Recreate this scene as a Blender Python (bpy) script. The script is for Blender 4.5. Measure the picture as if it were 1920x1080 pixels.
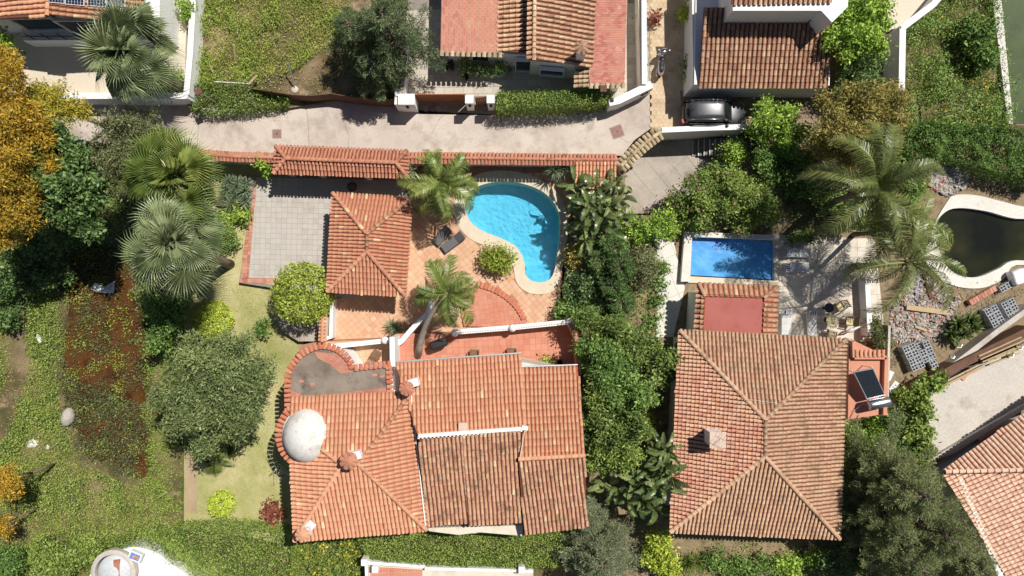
import bpy, bmesh, math, random
import numpy as np
from mathutils import Vector, Matrix
from mathutils.geometry import tessellate_polygon

# ------------------------------------------------------------------ camera, sky, sun, exposure
for _o in list(bpy.data.objects):
    bpy.data.objects.remove(_o)
scene = bpy.context.scene
COL = scene.collection
HC = 43.5            # flying height of the camera above the road
S = 0.034            # metres per photo pixel at road level
cam_d = bpy.data.cameras.new('camera')
cam_d.sensor_width = 36.0
cam_d.lens = HC * 36.0 / (1920 * S)
cam_d.clip_end = 2000
cam = bpy.data.objects.new('camera', cam_d)
COL.objects.link(cam)
cam.location = (0, 0, HC)
cam.rotation_euler = (0, 0, 0)
scene.camera = cam

SUNDIR = Vector((-0.442, -0.418, -1.0)).normalized()      # the way the light travels
SUN_EL = math.asin(-SUNDIR.z)
SUN_AZ = math.atan2(-SUNDIR.x, -SUNDIR.y)
world = bpy.data.worlds.new('World')
scene.world = world
world.use_nodes = True
_nt = world.node_tree
_sky = _nt.nodes.new('ShaderNodeTexSky')
_sky.sky_type = 'NISHITA'
_sky.sun_disc = False
_sky.sun_elevation = SUN_EL
_sky.sun_rotation = SUN_AZ
_sky.air_density = 1.0
_sky.dust_density = 0.6
_bg = _nt.nodes.get('Background') or _nt.nodes.new('ShaderNodeBackground')
_bg.inputs['Strength'].default_value = 0.05
_nt.links.new(_sky.outputs[0], _bg.inputs[0])
sun_d = bpy.data.lights.new('sun', 'SUN')
sun_d.energy = 5.0
sun_d.angle = math.radians(0.55)
sun_d.color = (1.0, 0.955, 0.88)
sun = bpy.data.objects.new('sun', sun_d)
COL.objects.link(sun)
sun.location = (20, 20, 40)
sun.rotation_euler = (SUNDIR).to_track_quat('-Z', 'Y').to_euler()
scene.view_settings.view_transform = 'Standard'
scene.view_settings.look = 'None'
scene.view_settings.exposure = 0.12
scene.view_settings.gamma = 1.0
scene.cycles.max_bounces = 6
scene.cycles.transparent_max_bounces = 12

rng = np.random.default_rng(7)
random.seed(11)

# ------------------------------------------------------------------ helpers
def P(px, py, z=0.0):
    """world point seen at photo pixel (px, py) and standing z metres above the road"""
    k = (HC - z) / HC * S
    return Vector(((px - 960) * k, (540 - py) * k, z))
def PP(pts, z=0.0):
    return [P(p[0], p[1], p[2] if len(p) > 2 else z) for p in pts]
def M_(z): return S * (HC - z) / HC     # metres per pixel at height z

# ---- materials
MATS = {}
def _new(name):
    m = bpy.data.materials.new(name); m.use_nodes = True
    nt = m.node_tree
    b = nt.nodes['Principled BSDF']
    MATS[name] = m
    return m, nt, b
def _ramp(nt, cols, pos=None):
    r = nt.nodes.new('ShaderNodeValToRGB')
    e = r.color_ramp.elements
    n = len(cols)
    pos = pos or [i / (n - 1) for i in range(n)]
    e[0].position, e[0].color = pos[0], (*cols[0], 1)
    e[1].position, e[1].color = pos[-1], (*cols[-1], 1)
    for i in range(1, n - 1):
        q = e.new(pos[i]); q.color = (*cols[i], 1)
    return r
def _noise(nt, scale, detail=4, rough=0.55, off=0.0):
    g = nt.nodes.new('ShaderNodeNewGeometry')
    t = nt.nodes.new('ShaderNodeTexNoise')
    t.inputs['Scale'].default_value = scale
    t.inputs['Detail'].default_value = detail
    t.inputs['Roughness'].default_value = rough
    if off:
        mp = nt.nodes.new('ShaderNodeMapping'); mp.inputs['Location'].default_value = (off, off * 1.7, off * .6)
        nt.links.new(g.outputs['Position'], mp.inputs[0]); nt.links.new(mp.outputs[0], t.inputs['Vector'])
    else:
        nt.links.new(g.outputs['Position'], t.inputs['Vector'])
    return t
def _mix(nt, a, b, f, mode='MIX'):
    m = nt.nodes.new('ShaderNodeMix'); m.data_type = 'RGBA'; m.blend_type = mode
    for s, v in ((m.inputs[6], a), (m.inputs[7], b)):
        if isinstance(v, tuple): s.default_value = (*v, 1)
        else: nt.links.new(v, s)
    if isinstance(f, float): m.inputs[0].default_value = f
    else: nt.links.new(f, m.inputs[0])
    return m.outputs[2]
def _rand(nt):
    """0..1 that differs for every piece: object random plus the face attribute rnd"""
    oi = nt.nodes.new('ShaderNodeObjectInfo')
    at = nt.nodes.new('ShaderNodeAttribute'); at.attribute_name = 'rnd'
    ad = nt.nodes.new('ShaderNodeMath'); ad.operation = 'ADD'
    nt.links.new(oi.outputs['Random'], ad.inputs[0]); nt.links.new(at.outputs['Fac'], ad.inputs[1])
    fr = nt.nodes.new('ShaderNodeMath'); fr.operation = 'FRACT'
    nt.links.new(ad.outputs[0], fr.inputs[0])
    return fr.outputs[0]
def _bump(nt, b, src, strength, dist=0.02):
    bp = nt.nodes.new('ShaderNodeBump'); bp.inputs['Strength'].default_value = strength
    bp.inputs['Distance'].default_value = dist
    nt.links.new(src, bp.inputs['Height']); nt.links.new(bp.outputs[0], b.inputs['Normal'])
def surf(name, cols, scale=1.0, fine=12.0, rough=0.85, bump=0.3, stain=None, stain_scale=0.35, stain_lo=0.52, stain_hi=0.7, spec=0.3, metal=0.0, pos=None, finemix=0.35, dist=0.02):
    """a weathered surface: broad blotches, fine grain, optional stains"""
    m, nt, b = _new(name)
    t = _noise(nt, scale, 6, 0.62)
    r = _ramp(nt, cols, pos or [0.3 + 0.4 * i / (len(cols) - 1) for i in range(len(cols))])
    nt.links.new(t.outputs['Fac'], r.inputs[0])
    f = _noise(nt, fine, 5, 0.7)
    fr = _ramp(nt, [(0.55, 0.55, 0.55), (1.35, 1.35, 1.35)], [0.3, 0.7])
    nt.links.new(f.outputs['Fac'], fr.inputs[0])
    c = _mix(nt, r.outputs[0], fr.outputs[0], finemix, 'MULTIPLY')
    if stain:
        st = _noise(nt, stain_scale, 7, 0.7, 13.0)
        sr = _ramp(nt, [(0, 0, 0), (1, 1, 1)], [stain_lo, stain_hi])
        nt.links.new(st.outputs['Fac'], sr.inputs[0])
        c = _mix(nt, c, stain, sr.outputs[0])
    nt.links.new(c, b.inputs['Base Color'])
    b.inputs['Roughness'].default_value = rough
    b.inputs['Specular IOR Level'].default_value = spec
    b.inputs['Metallic'].default_value = metal
    if bump: _bump(nt, b, f.outputs['Fac'], bump, dist)
    return m
def piece(name, cols, pos=None, rough=0.8, grain=20.0, blotch=None, blotch_scale=1.2, lo=0.5, hi=0.66, blotch2=None, blotch2_scale=3.0, lo2=0.6, hi2=0.68, bump=0.25, gain=1.0):
    if name.startswith('tile_'): gain = {'tile_gazebo': 1.22, 'tile_gate': 1.2, 'tile_brown': 1.22, 'tile_pale': 1.2, 'tile_right': 1.24, 'tile_old': 1.28}.get(name, 1.36)
    """many alike pieces (tiles, bricks): colour picked for each piece, grain and weather on top"""
    m, nt, b = _new(name)
    def gn(c):      # barrel tiles are rounded: their fired clay is paler than the roof looks as a whole
        if not c or gain == 1.0: return c
        l = 0.3 * c[0] + 0.6 * c[1] + 0.1 * c[2]
        return tuple(min(.85, (v * .72 + l * .28) * gain * q) for v, q in zip(c, (.93, 1.03, .87)))
    cols = [gn(c) for c in cols]; blotch, blotch2 = gn(blotch), gn(blotch2)
    r = _ramp(nt, cols, pos)
    nt.links.new(_rand(nt), r.inputs[0])
    f = _noise(nt, grain, 5, 0.7)
    fr = _ramp(nt, [(0.6, 0.6, 0.6), (1.3, 1.3, 1.3)], [0.3, 0.7])
    nt.links.new(f.outputs['Fac'], fr.inputs[0])
    c = _mix(nt, r.outputs[0], fr.outputs[0], 0.4, 'MULTIPLY')
    for bc, bs, l, h, off in ((blotch, blotch_scale, lo, hi, 3.0), (blotch2, blotch2_scale, lo2, hi2, 21.0)):
        if bc:
            st = _noise(nt, bs, 6, 0.72, off)
            sr = _ramp(nt, [(0, 0, 0), (1, 1, 1)], [l, h])
            nt.links.new(st.outputs['Fac'], sr.inputs[0])
            c = _mix(nt, c, bc, sr.outputs[0])
    nt.links.new(c, b.inputs['Base Color'])
    b.inputs['Roughness'].default_value = rough
    b.inputs['Specular IOR Level'].default_value = 0.25
    _bump(nt, b, f.outputs['Fac'], bump, 0.01)
    return m
LEAF_K = 1.5
def leafmat(name, cols, pos=None, trans=0.16, rough=0.5, spec=0.25, tint=(0.6, 0.7, 0.15)):
    """foliage: each leaf its own tone, some light let through"""
    m, nt, b = _new(name)
    k = 1.0 if name.startswith('petal') else LEAF_K
    cols = [tuple(min(.7, v * k) for v in c) for c in cols]
    r = _ramp(nt, cols, pos)
    nt.links.new(_rand(nt), r.inputs[0])
    nt.links.new(r.outputs[0], b.inputs['Base Color'])
    b.inputs['Roughness'].default_value = rough
    b.inputs['Specular IOR Level'].default_value = spec
    tr = nt.nodes.new('ShaderNodeBsdfTranslucent')
    tc = _mix(nt, r.outputs[0], tint, 0.25)
    nt.links.new(tc, tr.inputs[0])
    ms = nt.nodes.new('ShaderNodeMixShader'); ms.inputs[0].default_value = trans
    nt.links.new(b.outputs[0], ms.inputs[1]); nt.links.new(tr.outputs[0], ms.inputs[2])
    nt.links.new(ms.outputs[0], nt.nodes['Material Output'].inputs[0])
    return m
def plain(name, col, rough=0.5, metal=0.0, spec=0.5, coat=0.0):
    m, nt, b = _new(name)
    t = _noise(nt, 6.0, 4)
    fr = _ramp(nt, [(0.8, 0.8, 0.8), (1.15, 1.15, 1.15)], [0.3, 0.7])
    nt.links.new(t.outputs['Fac'], fr.inputs[0])
    c = _mix(nt, tuple(col), fr.outputs[0], 0.6, 'MULTIPLY')
    nt.links.new(c, b.inputs['Base Color'])
    b.inputs['Roughness'].default_value = rough
    b.inputs['Metallic'].default_value = metal
    b.inputs['Specular IOR Level'].default_value = spec
    b.inputs['Coat Weight'].default_value = coat
    return m

# ---- objects
def setp(o, label=None, cat=None, group=None, kind=None):
    if label: o['label'] = label
    if cat: o['category'] = cat
    if group: o['group'] = group
    if kind: o['kind'] = kind
    return o
def thing(name, label, cat, loc=(0, 0, 0), group=None):
    o = bpy.data.objects.new(name, None); COL.objects.link(o)
    o.location = loc; o.empty_display_size = 0.3
    return setp(o, label, cat, group)
def link(name, me, parent=None, mw=None):
    """mesh object at world matrix mw; parents keep world placement (things are only translated empties)"""
    o = bpy.data.objects.new(name, me); COL.objects.link(o)
    if mw is not None: o.matrix_basis = mw
    if parent is not None:
        o.parent = parent
        if parent.type == 'EMPTY':
            o.matrix_parent_inverse = Matrix.Translation(-Vector(parent.location))
    return o
class MB:
    def __init__(s): s.v = []; s.f = []; s.r = []
    def add(s, vs, fs, rnd=None):
        n = len(s.v); s.v += [tuple(v) for v in vs]; s.f += [tuple(i + n for i in f) for f in fs]
        s.r += [random.random() if rnd is None else rnd] * len(fs)
        return s
    def prism(s, poly, z0, z1, holes=(), bottom=False):
        """vertical prism over a world-space polygon, with holes"""
        loops = [[Vector((p[0], p[1], 0)) for p in l] for l in [poly, *holes]]
        flat = [p for l in loops for p in l]
        tri = tessellate_polygon(loops)
        n = len(flat)
        vs = [(p.x, p.y, z1) for p in flat] + [(p.x, p.y, z0) for p in flat]
        fs = []
        for t in tri:
            a, b, c = (flat[i] for i in t)
            up = (b - a).cross(c - a).z > 0
            fs.append(t if up else t[::-1])
            if bottom: fs.append(tuple(i + n for i in (t[::-1] if up else t)))
        k = 0
        for l in loops:
            m = len(l)
            ar = sum(l[i].x * l[(i + 1) % m].y - l[(i + 1) % m].x * l[i].y for i in range(m))
            ccw = ar > 0
            if k > 0: ccw = not ccw
            for i in range(m):
                a, b = k + i, k + (i + 1) % m
                q = (a, a + n, b + n, b)
                fs.append(q if ccw else q[::-1])
            k += m
        return s.add(vs, fs)
    def box(s, c, sx, sy, sz, rot=0.0, tilt=None):
        """box centred at c (z = bottom) turned by rot"""
        m = Matrix.Rotation(rot, 3, 'Z')
        vs = []
        for z in (0, sz):
            for x, y in ((-1, -1), (1, -1), (1, 1), (-1, 1)):
                vs.append(Vector(c) + m @ Vector((x * sx / 2, y * sy / 2, z)))
        return s.add(vs, [(3, 2, 1, 0), (4, 5, 6, 7), (0, 1, 5, 4), (1, 2, 6, 5), (2, 3, 7, 6), (3, 0, 4, 7)])
    def beam(s, a, b, w, h):
        """box from a to b, w wide, h tall"""
        a, b = Vector(a), Vector(b); d = (b - a).normalized()
        x = d.cross(Vector((0, 0, 1)))
        x = Vector((1, 0, 0)) if x.length < 1e-4 else x.normalized()
        y = x.cross(d).normalized()
        vs = [p + x * i * w / 2 + y * j * h / 2 for p in (a, b) for i, j in ((-1, -1), (1, -1), (1, 1), (-1, 1))]
        return s.add(vs, [(0, 1, 2, 3), (7, 6, 5, 4), (0, 4, 5, 1), (1, 5, 6, 2), (2, 6, 7, 3), (3, 7, 4, 0)])
    def tube(s, pts, rad, seg=8, cap=True):
        pts = [Vector(p) for p in pts]
        rads = rad if isinstance(rad, (list, tuple)) else [rad] * len(pts)
        vs, fs = [], []
        pr = None
        for i, p in enumerate(pts):
            d = (pts[min(i + 1, len(pts) - 1)] - pts[max(i - 1, 0)]).normalized()
            if pr is None:
                x = d.cross(Vector((0, 0, 1)))
                x = Vector((1, 0, 0)) if x.length < 1e-3 else x.normalized()
            else:
                x = (pr - d * pr.dot(d)).normalized()
            pr = x; y = d.cross(x)
            for k in range(seg):
                a = 2 * math.pi * k / seg
                vs.append(p + (x * math.cos(a) + y * math.sin(a)) * rads[i])
        for i in range(len(pts) - 1):
            for k in range(seg):
                k2 = (k + 1) % seg
                fs.append((i * seg + k, i * seg + k2, (i + 1) * seg + k2, (i + 1) * seg + k))
        if cap:
            fs.append(tuple(range(seg - 1, -1, -1)))
            fs.append(tuple((len(pts) - 1) * seg + k for k in range(seg)))
        return s.add(vs, fs)
    def lathe(s, c, prof, seg=20, sx=1.0, sy=1.0):
        """profile [(r, z)] spun about a vertical axis through c"""
        c = Vector(c); vs, fs = [], []
        for r, z in prof:
            for k in range(seg):
                a = 2 * math.pi * k / seg
                vs.append(c + Vector((r * sx * math.cos(a), r * sy * math.sin(a), z)))
        for i in range(len(prof) - 1):
            for k in range(seg):
                k2 = (k + 1) % seg
                fs.append((i * seg + k, i * seg + k2, (i + 1) * seg + k2, (i + 1) * seg + k))
        fs.append(tuple((len(prof) - 1) * seg + k for k in range(seg)))
        fs.append(tuple(range(seg - 1, -1, -1)))
        return s.add(vs, fs)
    def build(s, name, mat, parent=None, smooth=False, bevel=0.0):
        me = bpy.data.meshes.new(name); me.from_pydata(s.v, [], s.f)
        a = me.attributes.new('rnd', 'FLOAT', 'FACE'); a.data.foreach_set('value', s.r)
        me.materials.append(MATS[mat] if isinstance(mat, str) else mat)
        if smooth: me.polygons.foreach_set('use_smooth', [True] * len(me.polygons))
        o = link(name, me, parent)
        if bevel:
            m = o.modifiers.new('bevel', 'BEVEL'); m.width = bevel; m.segments = 2; m.limit_method = 'ANGLE'
        return o
def slab(name, poly, z, thick, mat, holes=(), parent=None, kind='structure'):
    o = MB().prism(PP(poly, z), z - thick, z, [PP(h, z) for h in holes]).build(name, mat, parent)
    if parent is None and kind: o['kind'] = kind
    return o
def spline(pts, n=8, closed=True):
    """Catmull-Rom through pixel points"""
    out = []; m = len(pts)
    for i in range(m if closed else m - 1):
        p = [pts[(i + k) % m] if closed else pts[min(max(i + k, 0), m - 1)] for k in (-1, 0, 1, 2)]
        for j in range(n):
            t = j / n
            out.append(tuple(0.5 * (2 * p[1][d] + (p[2][d] - p[0][d]) * t + (2 * p[0][d] - 5 * p[1][d] + 4 * p[2][d] - p[3][d]) * t * t
                              + (3 * p[1][d] - p[0][d] - 3 * p[2][d] + p[3][d]) * t ** 3) for d in (0, 1)))
    if not closed: out.append(tuple(pts[-1][:2]))
    return out
def inside(x, y, poly):
    """vectorised point in polygon"""
    x = np.asarray(x); y = np.asarray(y); c = np.zeros(x.shape, bool); n = len(poly)
    for i in range(n):
        x0, y0 = poly[i][0], poly[i][1]; x1, y1 = poly[(i + 1) % n][0], poly[(i + 1) % n][1]
        if y0 == y1: continue
        t = ((y0 > y) != (y1 > y)) & (x < (x1 - x0) * (y - y0) / (y1 - y0) + x0)
        c ^= t
    return c
def wall(name, pts, z0, z1, w, mat, label=None, cat='wall', parent=None, closed=False, cap=None, capmat=None, capw=None, group=None):
    """free-standing wall along a pixel line (taken at the wall's top), w metres thick"""
    L = [Vector((p.x, p.y)) for p in PP(pts, z1)]
    n = len(L)
    lft, rgt = [], []
    for i in range(n):
        a = L[i - 1] if i > 0 else (L[-1] if closed else None); b = L[i]; c = L[i + 1] if i < n - 1 else (L[0] if closed else None)
        d1 = (b - a).normalized() if a is not None else (c - b).normalized()
        d2 = (c - b).normalized() if c is not None else d1
        n1 = Vector((-d1.y, d1.x)); n2 = Vector((-d2.y, d2.x)); q = (n1 + n2)
        q = q.normalized() if q.length > 1e-3 else n1
        q *= min(1.6, 1.0 / max(0.35, q.dot(n1)))
        lft.append(b + q * w / 2); rgt.append(b - q * w / 2)
    root = parent
    own = thing(name, label, cat, (L[0].x, L[0].y, z0), group) if parent is None else parent
    mb = MB()
    if closed: mb.prism([*lft], z0, z1, [[*rgt]])
    else: mb.prism([*lft, *rgt[::-1]], z0, z1)
    mb.build('wall_body' if parent is None else name, mat, own)
    if cap:
        k = (capw or w + 0.08) / w
        l2 = [(a + b) / 2 + (a - b) / 2 * k for a, b in zip(lft, rgt)]; r2 = [(a + b) / 2 - (a - b) / 2 * k for a, b in zip(lft, rgt)]
        m2 = MB()
        if closed: m2.prism(l2, z1 + 0.002, z1 + cap, [r2], bottom=True)
        else: m2.prism([*l2, *r2[::-1]], z1 + 0.002, z1 + cap, bottom=True)
        m2.build('coping', capmat or mat, own)
    return own

# ---- barrel tiles
def tile_mesh(w, L, rise, seg=5, thick=0.018, lift=0.03):
    vs, fs = [], []
    for y, sc, dz in ((0.0, 1.0, lift), (L * 1.06, 1 - lift * 4.6, 0.0)):
        for k in range(seg + 1):
            a = math.pi * k / seg
            vs.append((math.cos(a) * w / 2 * sc, y, math.sin(a) * rise * sc + dz))
    for k in range(seg + 1):
        a = math.pi * k / seg
        vs.append((math.cos(a) * (w / 2 - thick), 0.0, math.sin(a) * (rise - thick) + lift))
    n = seg + 1
    for k in range(seg):
        fs.append((k, n + k, n + k + 1, k + 1)[::-1])
        fs.append((k, k + 1, 2 * n + k + 1, 2 * n + k))
    return vs, [f[::-1] for f in fs]
class Tiles:
    """gathers the barrel tiles of one roof; the nearest ones become objects, the rest one joined part"""
    def __init__(s, pitch, L, ratio=0.78, rise=None, lift=0.03):
        s.lift = lift; s.pitch, s.L, s.w = pitch, L, pitch * ratio
        s.rise = rise or s.w * 0.42
        s.t = []; s.rt = []
    def plane(s, poly, deck, shift=0.0):
        """poly: 3-D points, first edge is the eave; adds deck polygon to MB deck"""
        poly = [Vector(p) for p in poly]
        p0 = poly[0]; u = (poly[1] - p0).normalized()
        n = Vector((0, 0, 0))
        for i in range(len(poly)):
            n += (poly[i] - p0).cross(poly[(i + 1) % len(poly)] - p0)
        n.normalize()
        if n.z < 0: n = -n
        u = (u - n * u.dot(n)).normalized()
        v = n.cross(u)
        cen = sum(poly, Vector()) / len(poly)
        if (cen - p0).dot(v) < 0: u, v = -u, -v
        q = [((p - p0).dot(u), (p - p0).dot(v)) for p in poly]
        # deck
        top = [p0 + u * a + v * b for a, b in q]
        tri = tessellate_polygon([[Vector((a, b, 0)) for a, b in q]])
        nn = len(top)
        fs = []
        for t in tri:
            a, b, c = (top[i] for i in t)
            up = (b - a).cross(c - a).dot(n) > 0
            t = t if up else t[::-1]
            fs += [t, tuple(i + nn for i in t[::-1])]
        fs += [(i, i + nn, (i + 1) % nn + nn, (i + 1) % nn) for i in range(nn)]
        deck.add([*top, *[p - n * 0.1 for p in top]], fs)
        us = [a for a, b in q]
        x = min(us) + s.pitch * 0.5
        m = len(q)
        while x < max(us):
            cr = sorted(q[i][1] + (q[(i + 1) % m][1] - q[i][1]) * (x - q[i][0]) / (q[(i + 1) % m][0] - q[i][0])
                        for i in range(m) if (q[i][0] > x) != (q[(i + 1) % m][0] > x))
            for k in range(0, len(cr) - 1, 2):
                a, b = cr[k] - 0.05, cr[k + 1]
                y = a
                while y < b - 0.05:
                    l = min(s.L, b - y)
                    jit = random.uniform(-.012, .012); sl = random.uniform(-.07, -.02) if random.random() < .035 else random.uniform(-.012, .012)
                    s.t.append((p0 + u * (x + jit + .012 * math.sin(y * 1.3 + x * .4)) + v * (y + sl) + n * random.uniform(0.0, 0.012), u, v, n, l / s.L, random.uniform(-.03, .03)))
                    y += s.L
            x += s.pitch
    def ridge(s, a, b, w=None, L=0.36, lift=0.03):
        a, b = Vector(a), Vector(b); d = (b - a); n = max(1, round(d.length / L)); d.normalize()
        x = d.cross(Vector((0, 0, 1))).normalized(); up = x.cross(d)
        l = (b - a).length / n
        for i in range(n):
            s.rt.append((a + d * (i * l) + up * (lift), x, d, up, l / s.L * 1.0, random.uniform(-.02, .02), (w or 0.27) / s.w))
    def finish(s, roof, mat, limit=300, name='roof_tile'):
        vs, fs = tile_mesh(s.w, s.L, s.rise, lift=s.lift)
        def mk(nm, mt):
            me = bpy.data.meshes.new(nm); me.from_pydata(vs, [], fs)
            me.polygons.foreach_set('use_smooth', [i % 2 == 0 for i in range(len(fs))])
            me.materials.append(MATS[mt]); return me
        me = mk(name, mat)
        def mtx(t):
            p, u, v, n, l, sk = t[:6]
            k = t[6] if len(t) > 6 else 1.0
            v2 = (v + u * sk).normalized()
            return Matrix(((u.x * k, v2.x * l, n.x * k, p.x), (u.y * k, v2.y * l, n.y * k, p.y), (u.z * k, v2.z * l, n.z * k, p.z), (0, 0, 0, 1)))
        cp = Vector((0, 0, HC))
        full = sorted(range(len(s.t)), key=lambda i: (s.t[i][4] < 0.95, (s.t[i][0] - cp).length))
        if len(s.t) <= limit: pick = set(range(len(s.t)))
        else: pick = set(full[:limit])
        base = np.array(vs)
        V, F, R = [], [], []
        fa = np.array(fs)
        k = 0
        for i, t in enumerate(s.t):
            m = mtx(t)
            if i in pick:
                link(name, me, roof, m)
            else:
                ma = np.array(m)
                V.append(base @ ma[:3, :3].T + ma[:3, 3]); F.append(fa + k * len(base)); R.append(np.full(len(fs), random.random())); k += 1
        for t in s.rt: link('ridge_tile', me, roof, mtx(t))
        if V:
            o = npmesh(name + 's', np.concatenate(V), np.concatenate(F), np.concatenate(R), mat, roof)
            sm = np.tile([i % 2 == 0 for i in range(len(fs))], k)
            o.data.polygons.foreach_set('use_smooth', sm)
            o['kind'] = 'stuff'
def npmesh(name, V, F, R, mat, parent=None, smooth=False):
    """quads from numpy arrays"""
    me = bpy.data.meshes.new(name)
    nv, nf = len(V), len(F); w = F.shape[1]
    me.vertices.add(nv); me.vertices.foreach_set('co', np.ascontiguousarray(V, np.float32).ravel())
    me.loops.add(nf * w); me.loops.foreach_set('vertex_index', np.ascontiguousarray(F, np.int32).ravel())
    me.polygons.add(nf); me.polygons.foreach_set('loop_start', np.arange(0, nf * w, w, dtype=np.int32))
    if smooth: me.polygons.foreach_set('use_smooth', np.ones(nf, bool))
    a = me.attributes.new('rnd', 'FLOAT', 'FACE'); a.data.foreach_set('value', np.ascontiguousarray(R, np.float32))
    me.materials.append(MATS[mat] if isinstance(mat, str) else mat)
    me.update(calc_edges=True)
    return link(name, me, parent)
def clip_cell(poly, x0, x1, y0, y1):
    def cut(pts, ax, lim, sg):
        out = []
        for i in range(len(pts)):
            a, b = pts[i], pts[(i + 1) % len(pts)]
            da, db = sg * (a[ax] - lim), sg * (b[ax] - lim)
            if da >= 0: out.append(a)
            if (da >= 0) != (db >= 0):
                t = da / (da - db); out.append((a[0] + (b[0] - a[0]) * t, a[1] + (b[1] - a[1]) * t))
        return out
    for ax, lim, sg in ((0, x0, 1), (0, x1, -1), (1, y0, 1), (1, y1, -1)):
        poly = cut(poly, ax, lim, sg)
        if len(poly) < 3: return []
    return poly
def pave(parent, poly_px, z, ang, sx, sy, gap, thick, mat, name, limit=300, stagger=0.0, holes=()):
    """laid tiles over a flat polygon: whole ones are objects, cut ones one joined part"""
    W = [Vector((p.x, p.y)) for p in PP(poly_px, z)]
    HW = [[(p.x, p.y) for p in PP(h, z)] for h in holes]
    c, s_ = math.cos(ang), math.sin(ang)
    Q = [(p.x * c + p.y * s_, -p.x * s_ + p.y * c) for p in W]
    x0, x1 = min(q[0] for q in Q), max(q[0] for q in Q); y0, y1 = min(q[1] for q in Q), max(q[1] for q in Q)
    me = bpy.data.meshes.new(name)
    b = MB().box((0, 0, 0), sx - gap, sy - gap, thick)
    me.from_pydata(b.v, [], b.f[1:]); me.materials.append(MATS[mat])
    whole, cutmb = [], MB()
    row = 0; y = y0
    while y < y1:
        x = x0 - (stagger * sx if row % 2 else 0.0)
        while x < x1:
            cl = clip_cell(Q, x + gap / 2, x + sx - gap / 2, y + gap / 2, y + sy - gap / 2)
            if len(cl) >= 3:
                ar = abs(sum(cl[i][0] * cl[(i + 1) % len(cl)][1] - cl[(i + 1) % len(cl)][0] * cl[i][1] for i in range(len(cl)))) / 2
                cx, cy = x + sx / 2, y + sy / 2
                wx, wy = cx * c - cy * s_, cx * s_ + cy * c
                cor = [(px * c - py * s_, px * s_ + py * c) for px, py in ((x, y), (x + sx, y), (x + sx, y + sy), (x, y + sy), (cx, cy))]
                nin = max((int(inside([a for a, b_ in cor], [b_ for a, b_ in cor], h).sum()) for h in HW), default=0)
                if nin >= 3: x += sx; continue
                if ar > 0.97 * (sx - gap) * (sy - gap): whole.append((wx, wy))
                elif ar > 0.08 * sx * sy:
                    cutmb.prism([(a * c - b_ * s_, a * s_ + b_ * c) for a, b_ in cl], z, z + thick)
            x += sx
        y += sy; row += 1
    whole.sort(key=lambda p: p[0] ** 2 + p[1] ** 2)
    rot = Matrix.Rotation(ang, 4, 'Z')
    for k, (wx, wy) in enumerate(whole):
        dz = random.uniform(0, 0.004)
        if k < limit:
            link(name, me, parent, Matrix.Translation((wx, wy, z + dz - 0.001)) @ rot)
        else:
            cutmb.box((wx, wy, z + dz - 0.001), sx - gap, sy - gap, thick, ang)
    if cutmb.v:
        o = cutmb.build('cut_' + name + 's', mat, parent); o['kind'] = 'stuff'
# ------------------------------------------------------------------ materials
def C(r, g, b, k=1.0):
    """base colour whose sunlit look is the given display colour"""
    f = lambda v: ((v / 255 + 0.055) / 1.055) ** 2.4 if v > 10 else v / 255 / 12.92
    return tuple(min(0.9, f(v) / 1.32 * k) for v in (r, g, b))
surf('soil', [C(120, 100, 75), C(160, 140, 110), C(105, 92, 66)], 1.2, 9, bump=0.6)
surf('wild_soil', [C(70, 78, 40), C(110, 98, 66), C(150, 130, 100)], 0.5, 8, bump=0.6, stain=C(176, 150, 122), stain_scale=0.22, stain_lo=0.58, stain_hi=0.66)
surf('road_concrete', [C(196, 180, 168), C(214, 200, 188), C(226, 213, 201)], 0.3, 14, bump=0.15, stain=C(166, 150, 138), stain_scale=0.6, stain_lo=0.5, stain_hi=0.75, finemix=0.45)
surf('cream_paving', [C(226, 212, 190), C(234, 222, 203)], 0.4, 10, bump=0.1, finemix=0.2)
surf('patio_concrete', [C(166, 154, 142), C(188, 177, 165), C(200, 190, 177)], 0.6, 12, bump=0.25, stain=C(120, 110, 102), stain_scale=0.5)
surf('slab_concrete', [C(206, 198, 188), C(221, 213, 202)], 0.5, 8, bump=0.2, stain=C(186, 172, 158), stain_scale=0.6)
surf('grout', [C(146, 136, 126), C(168, 158, 147)], 2, 14)
surf('grout_red', [C(176, 132, 108), C(196, 150, 124)], 2, 14)
surf('white_plaster', [(.74, .73, .71), (.8, .79, .775)], 0.8, 9, bump=0.12, stain=(.6, .58, .54), stain_scale=0.7, stain_lo=0.6, stain_hi=0.85, finemix=0.12)
surf('cream_plaster', [(.62, .55, .44), (.68, .62, .52)], 0.8, 9, bump=0.12, stain=(.48, .4, .3), stain_scale=0.8, finemix=0.15)
surf('pool_coping', [C(226, 210, 184), C(238, 224, 200)], 1.2, 14, bump=0.15, finemix=0.25)
surf('white_coping', [C(232, 226, 214), C(245, 241, 233)], 0.8, 10, bump=0.15, stain=C(170, 155, 130), stain_lo=0.62, stain_hi=0.8, stain_scale=0.9)
surf('lawn_soil', [C(170, 166, 106), C(204, 195, 142), C(220, 207, 160)], 0.45, 16, bump=0.7, stain=C(158, 164, 92), stain_scale=0.3, stain_lo=0.42, stain_hi=0.68, finemix=0.5, dist=0.04)
surf('sand', [C(196, 172, 140), C(180, 156, 125)], 1.2, 16, bump=0.4)
surf('rubble_soil', [C(150, 135, 115), C(185, 170, 150), C(125, 112, 95)], 0.9, 7, bump=0.8, stain=C(190, 180, 168), stain_scale=0.6, finemix=0.6, dist=0.05)
surf('red_paint', [C(178, 102, 94), C(192, 116, 106)], 0.7, 12, bump=0.1, finemix=0.2, stain=C(162, 90, 82), stain_scale=0.9)
surf('salmon_render', [C(216, 148, 120), C(226, 162, 134)], 0.8, 12, bump=0.15, finemix=0.25)
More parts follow.
